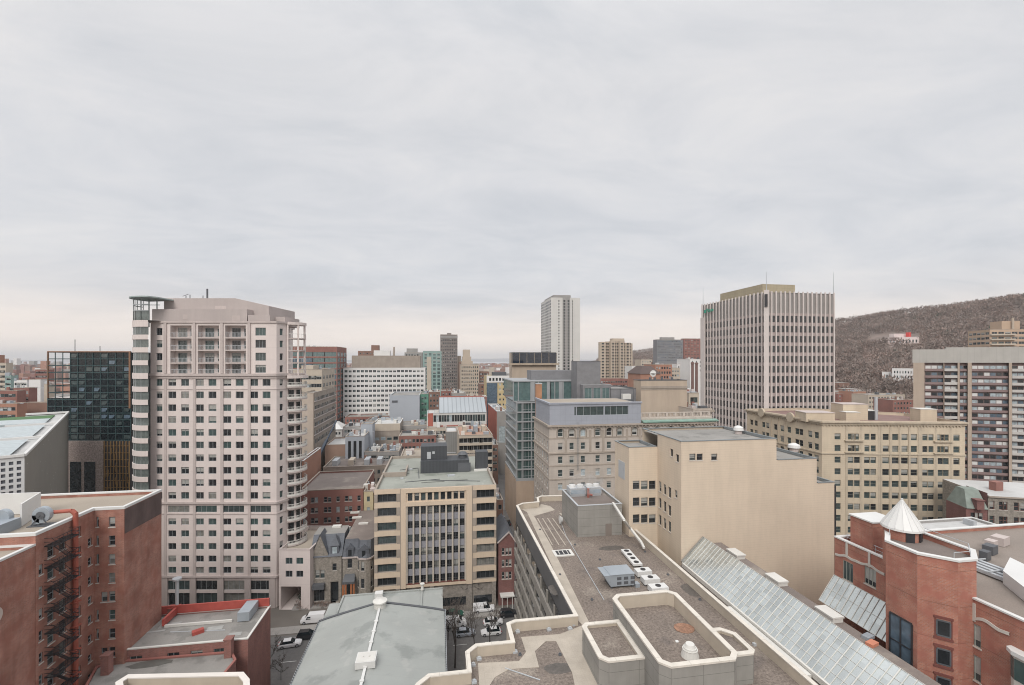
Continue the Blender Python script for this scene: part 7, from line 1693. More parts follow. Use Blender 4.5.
T, pl, z = far('blue_grey_striped_block', 'narrow blue grey block with three tall dark window strips', 'building', 345.3, 364.5, 200, 436.5, 16, M_PALEG, R_WHITE, n=3, w=1.2, h=11, rows=1, top=2, frame=DGREY, gl=[(G_DARK, 1)], style='plain')
far('blue_grey_rear_slab', 'plain blue grey slab rising behind the striped blue grey block', 'building', 361, 372.5, 212, 424, 8, M_PALEG, n=0)
T, pl, z = far('taupe_block', 'taupe block with white parapet and a few dark windows before the white office slab', 'building', 372.5, 400, 225, 424, 20, M_TAUPE, R_WHITE, n=4, w=2.2, h=1.7, rows=3, pitch=4.2, top=6.2, cap=WHITE)
m = MB(); A, B = pl[0], pl[1]; m.box(A.x, A.y-.2, z-3.4, B.x, A.y-.004, z); m.build('white_band', [M_BEIGEC], T)
T, pl, z = far('hip_roof_house', 'small white house with snow white hipped roof left of the avenue', 'house', 316, 342, 285, 430, 14, M_WCON, n=8, w=1.1, h=1.5, rows=2)
c_ = (pl[0]+pl[2])/2; e0 = [(*p_, z+.13) for p_ in offset(pl, -.6)]; m = MB(); t0 = [(*(c_+(p_-c_)*Vector((.5, .5)).x), zat(424, *pl[0])) for p_ in pl]
for i in range(4): j = (i+1) % 4; m.face([e0[i], e0[j], t0[j], t0[i]])
m.face(t0); m.build('hipped_roof', [WHITE], T)
far('long_brick_row', 'long low red brick row in front of the white office slab', 'building', 345, 392, 300, 417, 16, REDS[0], R_GREY, n=14, w=1.2)
far('red_parapet_block', 'red brick block with grey roof before the pale blank block', 'building', 399, 436, 215, 436, 18, REDS[0], R_GREY, n=9, w=1.3)
far('grey_shed', 'plain grey metal clad block left of the concrete grid building', 'building', 446, 457.5, 205, 432, 16, mat('grey corrugated cladding', (.22, .22, .215), .7, .06, .2, joint=((.8, .2), (0, 0)), jcol=.8), R_WHITE, n=0)
T, pl, z = far('concrete_grid_building', 'tan roofed building with open white concrete grid front by the avenue', 'building', 459, 492.5, 185, 435.5, 26, M_BEIGEC, mat('terracotta roofing', (.36, .22, .16), .9, .15, .2), n=3, w=5.2, h=2.0, pitch=3.0, rows=5, gl=[(G_DARK, 1)], frame=WHITE, top=1.2, rev=.8, style='strip2')
for f in (.15, .5, .75): roofbox(T, pl, z, f, f+.12, .4, .6, 2, random.choice([GALV, M_BEIGEC]), 'roof_box')
far('red_gable_row', 'low red block with grey roof right of the beige office block', 'building', 497, 503, 150, 500, 12, REDS[2], R_GREY, n=1, w=1.2)
# red victorian gable house
Yv = 114.; x0_, x1_ = XY(498.5, Yv).x, XY(514.5, Yv).x; V3 = thing('red_gable_house', 'dark red brick gabled house squeezed beside the beige office block', 'house', ((x0_+x1_)/2, Yv, 0))
ze = zat(546, x0_, Yv); zp = zat(532.5, x0_, Yv); xm_ = (x0_+x1_)/2+.6; m = MB(); wn = []
vo = []
for r in (552, 563.5, 576): 
    for px in (501.5, 508.5): x = XY(px, Yv).x-x0_; zz_ = zat(r, x0_, Yv); vo += [(x-.75, zz_-.9, x-.08, zz_+.9, 'sash'), (x+.08, zz_-.9, x+.75, zz_+.9, 'sash')]
facade(m, (x0_, Yv), (x1_, Yv), 0, ze+1.2, vo, 0, None, .2, wn); m.face([(x0_, Yv, ze+1.2), (x1_, Yv, ze+1.2), (xm_, Yv, zp)]); m.wall((x0_, Yv+14), (x0_, Yv), 0, ze+1.2); m.wall((x1_, Yv), (x1_, Yv+14), 0, ze+1.2); m.build('wall', [M_BRICKD], V3)
m = MB(); m.face([(x0_-.3, Yv-.3, ze+.9), (xm_, Yv-.3, zp+.15), (xm_, Yv+14, zp+.15), (x0_-.3, Yv+14, ze+.9)]); m.face([(xm_, Yv-.3, zp+.15), (x1_+.3, Yv-.3, ze+.9), (x1_+.3, Yv+14, ze+.9), (xm_, Yv+14, zp+.15)]); m.build('roof', [M_SLATE], V3)
m = MB(); m.bar((x0_-.3, Yv-.32, ze+.85), (xm_, Yv-.32, zp+.1), .15, .3); m.bar((x1_+.3, Yv-.32, ze+.85), (xm_, Yv-.32, zp+.1), .15, .3); m.build('bargeboard', [M_PINKD], V3)
m = MB(); m.box(x0_+.3, Yv-2, 2.9, x1_-.3, Yv-.004, 3.2); 
for t in (.1, .5, .9): m.box(x0_+.3+(x1_-x0_-.9)*t, Yv-1.95, 0, x0_+.45+(x1_-x0_-.9)*t, Yv-1.8, 2.9)
m.build('porch', [OFFW], V3); place_windows(V3, wn, OFFW, [(G_DARK, 1)], SIL, True)
# mast-like crane boom
a, b2 = Vector((*XY(316, 185), zat(462, *XY(316, 185)))), Vector((*XY(336.5, 205), zat(420.5, *XY(336.5, 205))))
ct = thing('mobile_crane', 'dark blue telescopic crane boom leaning between the low roofs', 'crane', (a.x, a.y, 0)); M_NAVY = mat('navy paint', (.03, .045, .07), .5, .05)
m = MB(); m.bar(a, a+(b2-a)*.5, .9, .9); m.build('boom', [M_NAVY], ct); m = MB(); m.bar(a+(b2-a)*.45, b2, .5, .5); m.build('boom_extension', [M_NAVY], ct); m = MB(); m.bar((a.x, a.y, 2), a, 2, 2); m.box(a.x-3, a.y-1.5, .6, a.x+4, a.y+1.5, 2.6); m.build('chassis', [M_NAVY], ct)

# ============================================================ LEFT: BLACK GLASS TOWER AND PERFORATED BUILDING
Yb = 178; pxs = (48, 131); pl = plan(48, 131, 172, depth=22, phi=-9.1)
zb1_ = zat(352, *pl[0]); zb0_ = zat(440, *pl[0]); BG = thing('black_glass_tower', 'black glass tower with open grid corner over a rough stone base at left', 'building', (*((pl[0]+pl[2])/2), 0))
A, B, C_, D_ = pl; u = (B-A).normalized(); v = (D_-A).normalized(); Lb = (B-A).length
s1 = A+u*(Lb*.27)
m = MB(); m.prism([s1, B, C_, D_+u*(Lb*.27)], zb0_, zb1_-.3); zmid = zat(398, *A); m.prism([A, s1-u*.01, D_+u*(Lb*.27-.01), D_], zb0_, zmid); m.build('glazing', [G_BLACK], BG)
M_BGRID = mat('teal black mullion', (.028, .06, .065), .5, .1)
m = MB(); nf = 13; fh = (zb1_-zb0_)/nf*1.0; nc = 11
for k in range(nf+1):
    z = zb0_+k*fh; m.prism([A-v*.15, B-v*.15, B-v*.004, A-v*.004], z-.2, z+.12)
    if z > zmid: m.prism([A, A+u*.3, D_+u*.3, D_], z-.2, z+.12); m.prism([A+v*10, s1+v*10, s1+v*10.3, A+v*10.3], z-.2, z+.12)
for i in range(nc+1):
    c = A+u*(Lb*i/nc); m.prism([c-u*.1-v*.2, c+u*.1-v*.2, c+u*.1-v*.005, c-u*.1-v*.005], zb0_, zb1_)
    if i <= 3: m.prism([c-u*.12+v*10, c+u*.12+v*10, c+u*.12+v*10.3, c-u*.12+v*10.3], zmid, zb1_)
m.build('grid_frame', [M_BGRID], BG)
m = MB(); m.bar((*(A-v*.1), zb1_+.1), (*(B-v*.1), zb1_+.1), .5, .4); m.bar((*(A+v*.0), zb1_+.1), (*(D_), zb1_+.1), .5, .4); m.bar((*(B-v*.3-u*.2), zb0_+12), (*(B-v*.3-u*.2), zb1_), .5, .5); m.bar((*A, zmid), (*A, zb1_), .4, .4); m.build('copper_edge', [mat('copper brown trim', (.22, .11, .06), .5)], BG)
g_ = MB(); 
for k in range(nf):
    for i in range(nc):
        r_ = random.random(); z = zb0_+k*fh
        if i < 3 and z > zmid-1: continue
        c = A+u*(Lb*(i+.5)/nc); w_ = Lb/nc/2-.25
        if r_ < .42: g_.face([(*(c-u*w_-v*.03), z+.5), (*(c+u*w_*random.uniform(.1, 1)-v*.03), z+.5), (*(c+u*w_-v*.03), z+fh-.7), (*(c-u*w_-v*.03), z+fh-.7)], random.choice([0, 0, 1]))
g_.build('panes', [G_MID, G_BLUE], BG)['kind'] = 'stuff'
m = MB()
for k in range(7):
    if zmid+k*fh < zb1_-1: z = zmid+.3+k*fh; 
M_RUB = mat('rough brown rubble cladding', (.27, .22, .20), .95, .35, 1.6, fine=.45, fs=3)
m.prism([A+u*.1-v*1.0, A+u*(Lb*.69)-v*1.0, D_+u*(Lb*.69), D_+u*.1], 0, zb0_-.25); m.build('rubble_base', [M_RUB], BG)
m = MB()
for a_, b_ in ((.3, .43), (.47, .6)):
    p_ = A+u*Lb*a_-v*1.15; q_ = A+u*Lb*b_-v*1.15; m.prism([p_, q_, q_+v*.14, p_+v*.14], 2, zb0_-8)
m.build('tall_window', [G_BLACK], BG)
m = MB(); p_, q_ = A+u*Lb*.7-v*.6, B-v*.6; m.prism([p_, q_, q_+v*20, p_+v*20], 0, zb0_-.25, 1)
for i in range(9): c = p_+(q_-p_)*i/8; m.prism([c-u*.12-v*.3, c+u*.12-v*.3, c+u*.12-v*.004, c-u*.12-v*.004], 0, zb0_-.3)
for k in range(14): z = 1+k*2.6; m.prism([p_-v*.25, q_-v*.25, q_-v*.005, p_-v*.005], z, z+.15) if z < zb0_-1 else None
for k in range(40): i = random.random(); z = random.uniform(8, zb0_-3); c = p_+(q_-p_)*i; m.prism([c-v*.3, c+u*.15-v*.3, c+u*.15-v*.006, c-v*.006], z, z+2.4)
m.build('gold_lattice', [mat('gold brown metal', (.32, .20, .09), .5, .1, metal=.3), BLACK], BG)
for px in (75, 100): q = on_line(px, A+v*6, u); m = MB(); m.tube((*q, zb1_-.4), (*q, zb1_+(5 if px == 75 else 2.5)), .12); m.build('antenna', [DGREY], BG)
m = MB(); m.prism([s1+v*.5, B+v*.5, C_, D_+u*(Lb*.27)], zb1_-.28, zb1_-.05); m.build('roof', [DGREY], BG)
# perforated pavilion
M_PERF = mat('white perforated metal', (.60, .61, .61), .5, .04); M_PGREY = mat('speckled grey metal wall', (.235, .225, .20), .6, .05, .2)
ph = radians(31.5); u = Vector((cos(ph), sin(ph))); v = Vector((-sin(ph), cos(ph)))
A1_ = PD(24.5, 90); zp = zat(455, *A1_); A0_ = on_line(-60, A1_, u); Bk_ = on_line(68.5, A1_, v); dd = (Bk_-A1_).dot(v); A2_ = A1_+v*dd
PP = thing('perforated_pavilion', 'white perforated metal pavilion with glazed roof panels and speckled grey side wall', 'building', (*A1_, 0))
m = MB(); m.wall(A1_, A2_, 0, zp); m.wall(A2_, A0_+v*dd, 0, zp); m.build('grey_wall', [M_PGREY], PP)
m = MB(); g_ = MB()
for k in range(70):
    q = A1_+v*random.uniform(2, dd-2)+u*.04; z = random.uniform(10, zp-1.5); g_.face([(*q, z), (*(q+v*.35), z), (*(q+v*.35), z+.22), (*q, z+.22)])
g_.build('small_lights', [WHITE], PP)['kind'] = 'stuff'
m = MB(); L_ = (A1_-A0_).length; ops = []
nn_ = 34
for i in range(nn_):
    for k in range(22):
        x = L_-.75-i*1.05; z = zp-1.4-k*1.15
        if x > .7: ops.append((x-.3, z-.33, x+.3, z+.33, 'blank', .25))
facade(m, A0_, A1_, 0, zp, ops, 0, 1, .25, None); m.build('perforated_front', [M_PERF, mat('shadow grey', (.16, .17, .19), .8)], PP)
m = MB(); m.face([(*A0_, zp-.6), (*A1_, zp-.6), (*A2_, zp-.6), (*(A0_+v*dd), zp-.6)]); m.build('roof_deck', [R_WHITE], PP)
m = MB(); m.bar((*A1_, zp), (*A2_, zp), .5, .5); m.bar((*A0_, zp), (*A1_, zp), .5, .5); m.bar((*A2_, zp), (*(A0_+v*dd), zp), .9, .6)
for f in (.3, .62): m.bar((*(A1_+v*dd*f), zp), (*(A0_+v*dd*f), zp), .8, .4)
m.build('roof_edge', [WHITE], PP)
for f, g, s_ in ((.03, .27, .1), (.33, .59, .1), (.66, .8, .3)):
    m = MB(); a_ = A1_+v*dd*f-u*(2+3*s_); b_ = A1_+v*dd*g-u*(2+3*s_); m.face([(*a_, zp-.1), (*b_, zp-.1), (*(b_-u*13), zp+.1), (*(a_-u*13), zp+.1)][::-1]); m.face([(*a_, zp-.1), (*(a_-u*13), zp+.1), (*(a_-u*13), zp-.6), (*a_, zp-.6)]); m.build('roof_glazing', [glass('pale roof glazing', (.4, .46, .48), .3, .5, .12)], PP)
m = MB(); a_ = A1_+v*dd*.8-u*3; m.prism([a_, a_+v*dd*.14, a_+v*dd*.14-u*16, a_-u*16][::1], zp-.5, zp-.25); m.build('roof_grass', [mat('artificial green turf', (.07, .15, .06), .9, .1)], PP)
for f in (.29, .6): m = MB(); a_ = A1_+v*dd*f-u*17; m.prism([a_-u*9, a_, a_+v*5, a_-u*9+v*5], zp-.59, zp-.3); m.build('roof_void', [BLACK], PP)

# right side low stone houses beyond the brick building
T = thing('stone_row_house', 'grey stone row house with white roof at the right edge below the apartment slab', 'house', (*PD(1000, 112), 0))
hA = PD(988, 112); hd = Vector((sin(radians(112)), cos(radians(112)))); hn = Vector((-hd.y, hd.x)); hB = on_line(1080, hA, hd); zH = zat(497, *hA); m = MB(); wn = []
ops = []
for px in (992, 1001.5, 1005, 1016.5, 1023, 1030): 
    u_ = (on_line(px, hA, hd)-hA).dot(hd)
    for k in range(3): z = zat(505, *hA)-k*3.6; ops.append((u_-.5, z-1, u_+.5, z+1, 'sash'))
facade(m, hA, hB, 0, zH, ops, 0, None, .25, wn); m.wall(hA+hn*16, hA, 0, zH); m.build('wall', [M_GSTONE], T); place_windows(T, wn, REDS[0], [(G_DARK, 2), (G_MID, 1)], SIL, True)
m = MB(); m.prism([hA-hn*.4, hB-hn*.4, hB+hn*16, hA+hn*16], zH+.003, zH+.4, 1, 0); m.build('roof', [R_WHITE, M_TRIM], T)
m = MB(); m.obox(on_line(996, hA+hn*6, hd), 0, 2.2, 1.6, zH+.4, zH+2.6); m.build('chimney', [REDS[0]], T)
T = thing('red_stone_house', 'dark red brick house with grey green mansard right of the tan grand building', 'house', (*PD(975, 114), 0))
hA = PD(966, 113); hB = PD(987.5, 112.0); hd = (hB-hA).normalized(); hn = Vector((-hd.y, hd.x)); zH = zat(508, *hA); m = MB(); wn = []; Lh = (hB-hA).length
facade(m, hA, hB, 0, zH, reg(Lh, 3, .9, zH-3, 3.6, 1, 2)+reg(Lh, 3, .9, zH-7, 3.6, 1, 2, style='sash'), 0, None, .25, wn); m.wall(hA+hn*7, hA, 0, zH); m.wall(hB, hB+hn*7, 0, zH+4); m.build('wall', [M_BRICKD], T); place_windows(T, wn, OFFW, [(G_DARK, 1)], SIL, True)
m = MB(); e = [hA-hn*.3, hB-hn*.3, hB+hn*7, hA+hn*7]; t_ = [hA+hn*2.2+hd*1, hB+hn*2.2-hd*.5, hB+hn*5, hA+hn*5+hd*1]; zt_ = zH+4.2
for i in range(4): j = (i+1) % 4; m.face([(*e[i], zH), (*e[j], zH), (*t_[j], zt_), (*t_[i], zt_)])
m.face([(*q, zt_) for q in t_]); m.build('mansard_roof', [mat('grey green slate', (.20, .235, .21), .7, .2, .5)], T)
m = MB(); m.obox(hA+hd*2.4-hn*.2, atan2(hd.y, hd.x), 1.5, 1.6, zH, zH+2.2); m.obox(hA+hd*2.4-hn*.2, atan2(hd.y, hd.x), 1.8, 1.9, zH+2.2, zH+2.4); m.build('dormer', [M_BRICKD], T)
far('white_roof_store', 'low long building with bright white roof behind the brick tower at right', 'building', 940, 1060, 71, 553, 15, M_GREYC, R_WHITE, n=10, w=1.4, cap=WHITE)
# ============================================================ TAN HIGHRISE AND HILLSIDE HOUSES
T, pl, z = far('orange_highrise', 'orange brick high rise seen above the apartment slab on the mountain side', 'building', 990, 1075, 330, 329.5, None, mat('orange tan brick', (.46, .34, .25), .9, .05), n=12, w=2.8, h=1.5, pitch=2.9, rows=12, phi=-22, top=1.5, style='strip1', wmax=100, back=968, side='L', sides=(0, 3), ns=5)
roofbox(T, pl, z, .2, .42, .2, .7, 5.2, mat('orange tan brick', (.46, .34, .25))); m = MB(); q = pl[0]+(pl[1]-pl[0])*.35; m.cyl((q.x, q.y+3), .6, .6, z, z+7, 8); m.build('chimney', [M_TANF], T)
A, B = pl[0], pl[1]; d_ = (B-A).normalized(); nn = Vector((d_.y, -d_.x)); m = MB()
for k in range(12): m.prism([A+nn*1.2, A+d_*12+nn*1.2, A+d_*12+nn*.01, A+nn*.01], z-3.6-k*2.9, z-2.7-k*2.9)
m.build('balconies', [M_BEIGEC], T)
def on_hill(px, R): a = az(px); return Vector((R*sin(a), R*cos(a))), terr(a, R)
def hillR(px, py):
    a = az(px); Rr = ridge(a)[0]; best = None
    for i in range(200):
        R = Rr*(.45+.6*i/200); x, y = R*sin(a), R*cos(a); z = max(0, terr(a, R)); p_ = HZ-(z-CAMZ)*F/depth_of(x, y)
        if best is None or abs(p_-py) < best[0]: best = (abs(p_-py), R)
    return best[1]
M_MANS = mat('pinkish white villa wall', (.70, .60, .58), .8, .05); M_RROOF = mat('red crane scaffold', (.6, .05, .04), .6)
def hill_house(name, label, px0, px1, pyt, pyb, wall, d=12, n=5, rows=2, dep=0):
    R = hillR((px0+px1)/2, pyb)-dep; a0 = az(px0); a1 = az(px1); A = Vector((R*sin(a0), R*cos(a0))); B = Vector((R*sin(a1), R*cos(a1))); z0 = terr((a0+a1)/2, R)-6
    dd_ = (B-A).normalized(); up_ = Vector((-dd_.y, dd_.x)); z1 = zat(pyt, *A); L_ = (B-A).length
    hgt = max(2.5, (z1-z0-6.5)/rows)
    return building(name, label, 'house' if 'house' in name or 'villa' in name else 'building', [A, B, B+up_*d, A+up_*d], z1, wall, R_WHITE, z0=z0, par=.3, ops={0: reg(L_, n, L_/n*.45, z1-rows*hgt*.95, hgt*.95, rows, hgt*.5)}, frame=ALU, glasses=FARG, cap=WHITE), A, B, z1
T, A, B, z = hill_house('hill_villa', 'long pinkish white villa high on the wooded hill with a red roof piece', 888, 919, 337.5, 343.5, M_MANS, n=9, rows=1)
m = MB(); q = B+(A-B)*.28; m.obox(q+Vector((2, 4)), 0, 4, 4, z-.3, z+6.5); m.build('red_tower', [M_RROOF], T); m = MB(); q = A+(B-A)*.42; m.obox(q+Vector((2, 5)), 0, 22, 7, z-.3, z+5); m.build('upper_storey', [M_MANS], T)
hill_house('hill_villa', 'small pinkish white villa left of the long villa on the wooded hill', 870, 886, 340.5, 344, M_MANS, n=4, rows=1)
hill_house('hill_apartment', 'white stepped apartment house at the foot of the wooded hill', 892, 914, 368.5, 384, M_WPAINT, n=7, rows=3)
hill_house('hill_apartment', 'smaller white house left of the white stepped apartment house under the hill', 882, 892, 372, 384, M_WPAINT, n=3, rows=2)
# brick streets below the hill, right of the finned tower
for i, (a, b_, Y_, t, mt, lb_) in enumerate(((840, 868, 430, 385, 0, 'dark red brick terrace at the foot of the hill, left one'), (866, 893, 440, 386.5, 2, 'brown brick terrace at the foot of the hill, middle one'), (889, 916, 420, 385.5, 2, 'brown brick terrace at the foot of the hill, behind the apartment slab corner'), (838, 856, 340, 393.5, 0, 'red brick house row beside the finned tower below the terraces'), (853, 866, 330, 391.5, 1, 'orange gabled house with pale roof right of the finned tower'), (868, 905, 300, 395, 3, 'cream flat roofed house row above the tan grand building roof'), (893, 916, 260, 400, 0, 'dark red house row touching the apartment slab'))):
    far('terrace', lb_, 'houses', a, b_, Y_, t, 14, (REDS+[M_BEIGEC])[mt], R_GREY if mt != 1 else R_WHITE, n=max(3, int((b_-a)/3)), w=1.3, h=1.5, rows=3)
for i, (a, b_, Y_, t, mt, lb_) in enumerate(((632, 642, 380, 366, 4, 'white low block right of the tan lobed tower'), (628, 642, 420, 371, 0, 'red roofed houses at the foot of the tan lobed tower'), (641, 652, 470, 359.5, 3, 'cream flat block in front of the far wooded ridge'), (600, 628, 350, 379, 0, 'row of dark red roofs below the tan lobed tower'), (671, 680, 320, 368, 3, 'beige house left of the white stepping block'), (580, 598, 450, 375, 2, 'brown block at the foot of the white residential tower'), (556, 576, 420, 374, 5, 'grey flat block left of the white residential tower'))):
    far('low_block', lb_, 'building', a, b_, Y_, t, 16, (REDS+[M_BEIGEC, M_WPAINT, M_GREYC])[mt], R_GREY, n=max(3, int((b_-a)/2.5)), w=1.4, h=1.5, rows=4)
# left distance between the frame edge and the black tower
for (a, b_, Y_, t, mt, n_, lb_) in ((-4, 9, 350, 363, 3, 4, 'beige block with dark window bands at the left frame edge'), (-30, 1.5, 400, 355, 1, 3, 'orange topped block cut by the left frame edge'), (35, 52, 420, 369.5, 0, 8, 'dark red brick block left of the black glass tower'), (29, 43.5, 300, 379.5, 4, 0, 'blank white walled block left of the black glass tower'), (14, 30, 310, 380, 4, 6, 'pale grey apartment block with small windows beside the blank white block'), (5, 14, 330, 375, 6, 3, 'green glass block left of the pale grey apartment block'), (-20, 20, 265, 391, 0, 9, 'dark brick block with grey roof above the perforated pavilion'), (12, 32, 275, 388, 0, 6, 'brick block stepping right above the perforated pavilion'), (20, 50, 245, 403, 2, 0, 'brown blank brick block touching the black glass tower'), (-20, 20, 235, 404, 1, 8, 'orange brick block with pale windows above the perforated pavilion'), (44, 50, 290, 384, 3, 2, 'narrow beige tower between the blank white block and the black glass tower')):
    far('left_block', lb_, 'building', a, b_-3, Y_, t, 5, (REDS+[M_BEIGEC, M_WPAINT, M_GREYC, M_GREENP])[mt], R_WHITE if mt in (4, 1) else R_GREY, n=n_, w=1.6, h=1.6, rows=5)
# small blocks filling the avenue sides
fill = [(425, 440, 300, 392, 2, 'brown brick block below the pale green glass tower'), (441, 458, 330, 391, 0, 'dark red low block at the foot of the dark slab tower'), (452, 466, 290, 393.5, 5, 'grey boxy block before the stepped stone tower'), (466, 487, 300, 397, 0, 'dark red block behind the silver roofed building'), (480, 490, 350, 384, 2, 'brown block left of the blue and yellow apartment block'),
 (343, 366, 255, 427, 4, 'white roofed block beside the small white house'), (366, 389, 275, 421, 0, 'red block below the middle of the white office slab'), (400, 427, 235, 426, 5, 'grey roofed block under the pale blank block'), (427, 447, 228, 428, 3, 'beige block with cluttered roof under the silver roofed building'), (378, 399, 195, 452, 5, 'light grey roofed block left of the red brick block with grey roof'), (400, 446, 170, 458, 3, 'beige roofed block directly behind the charcoal rooftop penthouse'), (364, 378, 200, 452, 5, 'blue grey shed right of the striped block'),
 (436, 448, 218, 441, 4, 'white roofed cube left of the grey metal clad block'), (319, 327, 245, 447, 0, 'small red block left of the crane boom'), (459, 486, 222, 428, 5, 'grey plant covered roof block behind the concrete grid building'), (335, 345, 330, 412, 5, 'grey block at the far end of the avenue left of the white office slab'), (492, 498, 225, 445, 2, 'brown narrow block along the avenue'), (339, 343.5, 380, 396, 3, 'slim beige building left of the white office slab')]
for (a, b_, Y_, t, mt, lb_) in fill:
    T, pl, z = far('low_block', lb_, 'building', a, b_, Y_, t, 17, (REDS+[M_BEIGEC, M_WPAINT, M_GREYC])[mt], [R_GREY, R_BROWN, R_GREY, R_TAN, R_WHITE, R_GREY][mt], n=max(2, int((b_-a)/3.2)), w=1.2, h=1.5, rows=4)
    rn = random.Random(int(a*7))
    for i in range(3): f = rn.uniform(.05, .8); g = rn.uniform(.1, .7); roofbox(T, pl, z, f, f+rn.uniform(.05, .16), g, g+.15, rn.uniform(.6, 2.2), rn.choice([GALV, M_BEIGEC, LGREY, WHITE, DGREY]), 'roof_box')
# distant city: one uncountable mass of small blocks and trees
rn = random.Random(11); m = MB(); tr = MB()
mats = REDS+[M_BEIGEC, M_WPAINT, M_GREYC, R_WHITE, R_GREY]
for i in range(4200):
    px = rn.uniform(-80, 1040); D = 430*(1+rn.random()**1.8*14)
    if px > 540 and D > 900: continue
    q = PD(px, D)
    R = q.length; a = atan2(q.x, q.y)
    if px > 540 and terr(a, R) > 25: continue
    w_ = rn.uniform(9, 26); h_ = rn.choice([7, 9, 10, 12, 14]) if rn.random() < .93 or D < 600 else rn.uniform(18, 40)
    m.obox(q, rn.choice([0, 0, .3, -.2]), w_, rn.uniform(9, 20), 0, h_+max(0, terr(a, R)), rn.choice([0, 0, 1, 2, 2, 3, 4, 5]), rn.choice([6, 7, 7, 7]))
o = m.build('distant_city', mats); o['kind'] = 'stuff'

# ============================================================ TREES
def twig_clump(m, c, r, n, rn, sz=(.5, 1.6), flat=.8, mi=0):
    for i in range(n):
        v = Vector((rn.gauss(0, 1), rn.gauss(0, 1), rn.gauss(0, 1))).normalized()*r*(rn.random()**.4); v.z *= flat
        p_ = Vector(c)+v; d = (v.normalized()+Vector((rn.gauss(0, .4), rn.gauss(0, .4), rn.gauss(0, .5)+.3))).normalized(); L_ = rn.uniform(*sz); s_ = d.cross(Vector((rn.random(), rn.random(), rn.random()))).normalized()*L_*.22
        m.face([p_-s_, p_+s_, p_+d*L_], mi, [(p_.x, p_.y), (p_.x+.3, p_.y), (p_.x, p_.y+1)])
# woods on the hill
wm = MB(); rn = random.Random(5)
for i in range(17500):
    a = radians(rn.uniform(14, 66)) if i > 2500 else radians(rn.uniform(14, 50)); Rr, zr = ridge(a); t = rn.random()**.8
    R = Rr*(.36+.67*t); z = terr(a, R)
    if zr < 60 or z < 9: continue
    px_ = 512+F*tan(a-TH)
    if px_ < 555: continue
    q = Vector((R*sin(a), R*cos(a))); pyy = HZ-(z-CAMZ)*F/depth_of(*q)
    if 868 < px_ < 920 and 334 < pyy < 346 : continue
    hgt = rn.uniform(8, 13); r = rn.uniform(3, 5)
    mi = rn.choice([0, 0, 1, 2]) if rn.random() > .012 else 3
    wm.tube((q.x, q.y, z-1), (q.x, q.y, z+hgt*.6), .35, .15, n=3, m=mi)
    twig_clump(wm, (q.x, q.y, z+hgt*.62), r, 16, rn, (1.6, 3.8), 1.05, mi)
o = wm.build('bare_woods', [M_TWIG, M_TWIG2, M_TWIG3, M_PINE]); o['kind'] = 'stuff'
def bare_tree(q, h, seed, label, group=None, spread=.5, ev=5, tk=1.0):
    rn = random.Random(seed); t = thing('bare_tree', label, 'tree', (q[0], q[1], 0), group); tm, cm = MB(), MB()
    def br(p_, d, L_, r, lev):
        b_ = p_+d*L_; r = max(r, .022); (tm if lev < 2 else cm).tube(p_, b_, r, r*.6, n=5 if lev < 2 else 3)
        if lev >= ev: return
        for i in range(3 if lev else 4):
            nd = (d+Vector((rn.gauss(0, spread), rn.gauss(0, spread), rn.uniform(-.05, .35)))).normalized(); s_ = rn.uniform(.45, 1)
            br(p_+d*L_*s_, nd, L_*rn.uniform(.55, .8), r*.55, lev+1)
    br(Vector((q[0], q[1], 0)), Vector((rn.gauss(0, .05), rn.gauss(0, .05), 1)).normalized(), h*.34, h*.012*tk, 0)
    tm.build('trunk', [M_BARK], t); cm.build('crown', [M_TWIGD], t); return t
M_BARK = mat('dark bark', (.05, .042, .038), .95, .2, 2); M_TWIGD = mat('fine dark twigs', (.075, .062, .055), .95, .2, 2)
for k, (px, py, h_, lb_) in enumerate(((490, 645, 11, 'bare tree right of the big bare tree before the zigzag parapet'), (448, 640, 10, 'bare tree touching the right eave of the hall'), (455, 668, 17, 'big bare tree growing between the hall and the zigzag parapet'), (475, 655, 12, 'bare tree behind the big bare tree by the parked cars'), (459, 604, 9, 'small bare tree in front of the stone base of the beige office'), (480, 603, 9, 'second small bare tree in front of the beige office base'), (270, 672, 8, 'bare shrubby tree beside the low brick building wall'), (281, 680, 6, 'low bare tree nearest the left eave of the hall'), (508, 600, 8, 'bare tree in the front yard of the dark red gabled house'))):
    bare_tree(P(px, py, 0), h_, 30+k, lb_, tk=1.0 if k < 4 else .8)
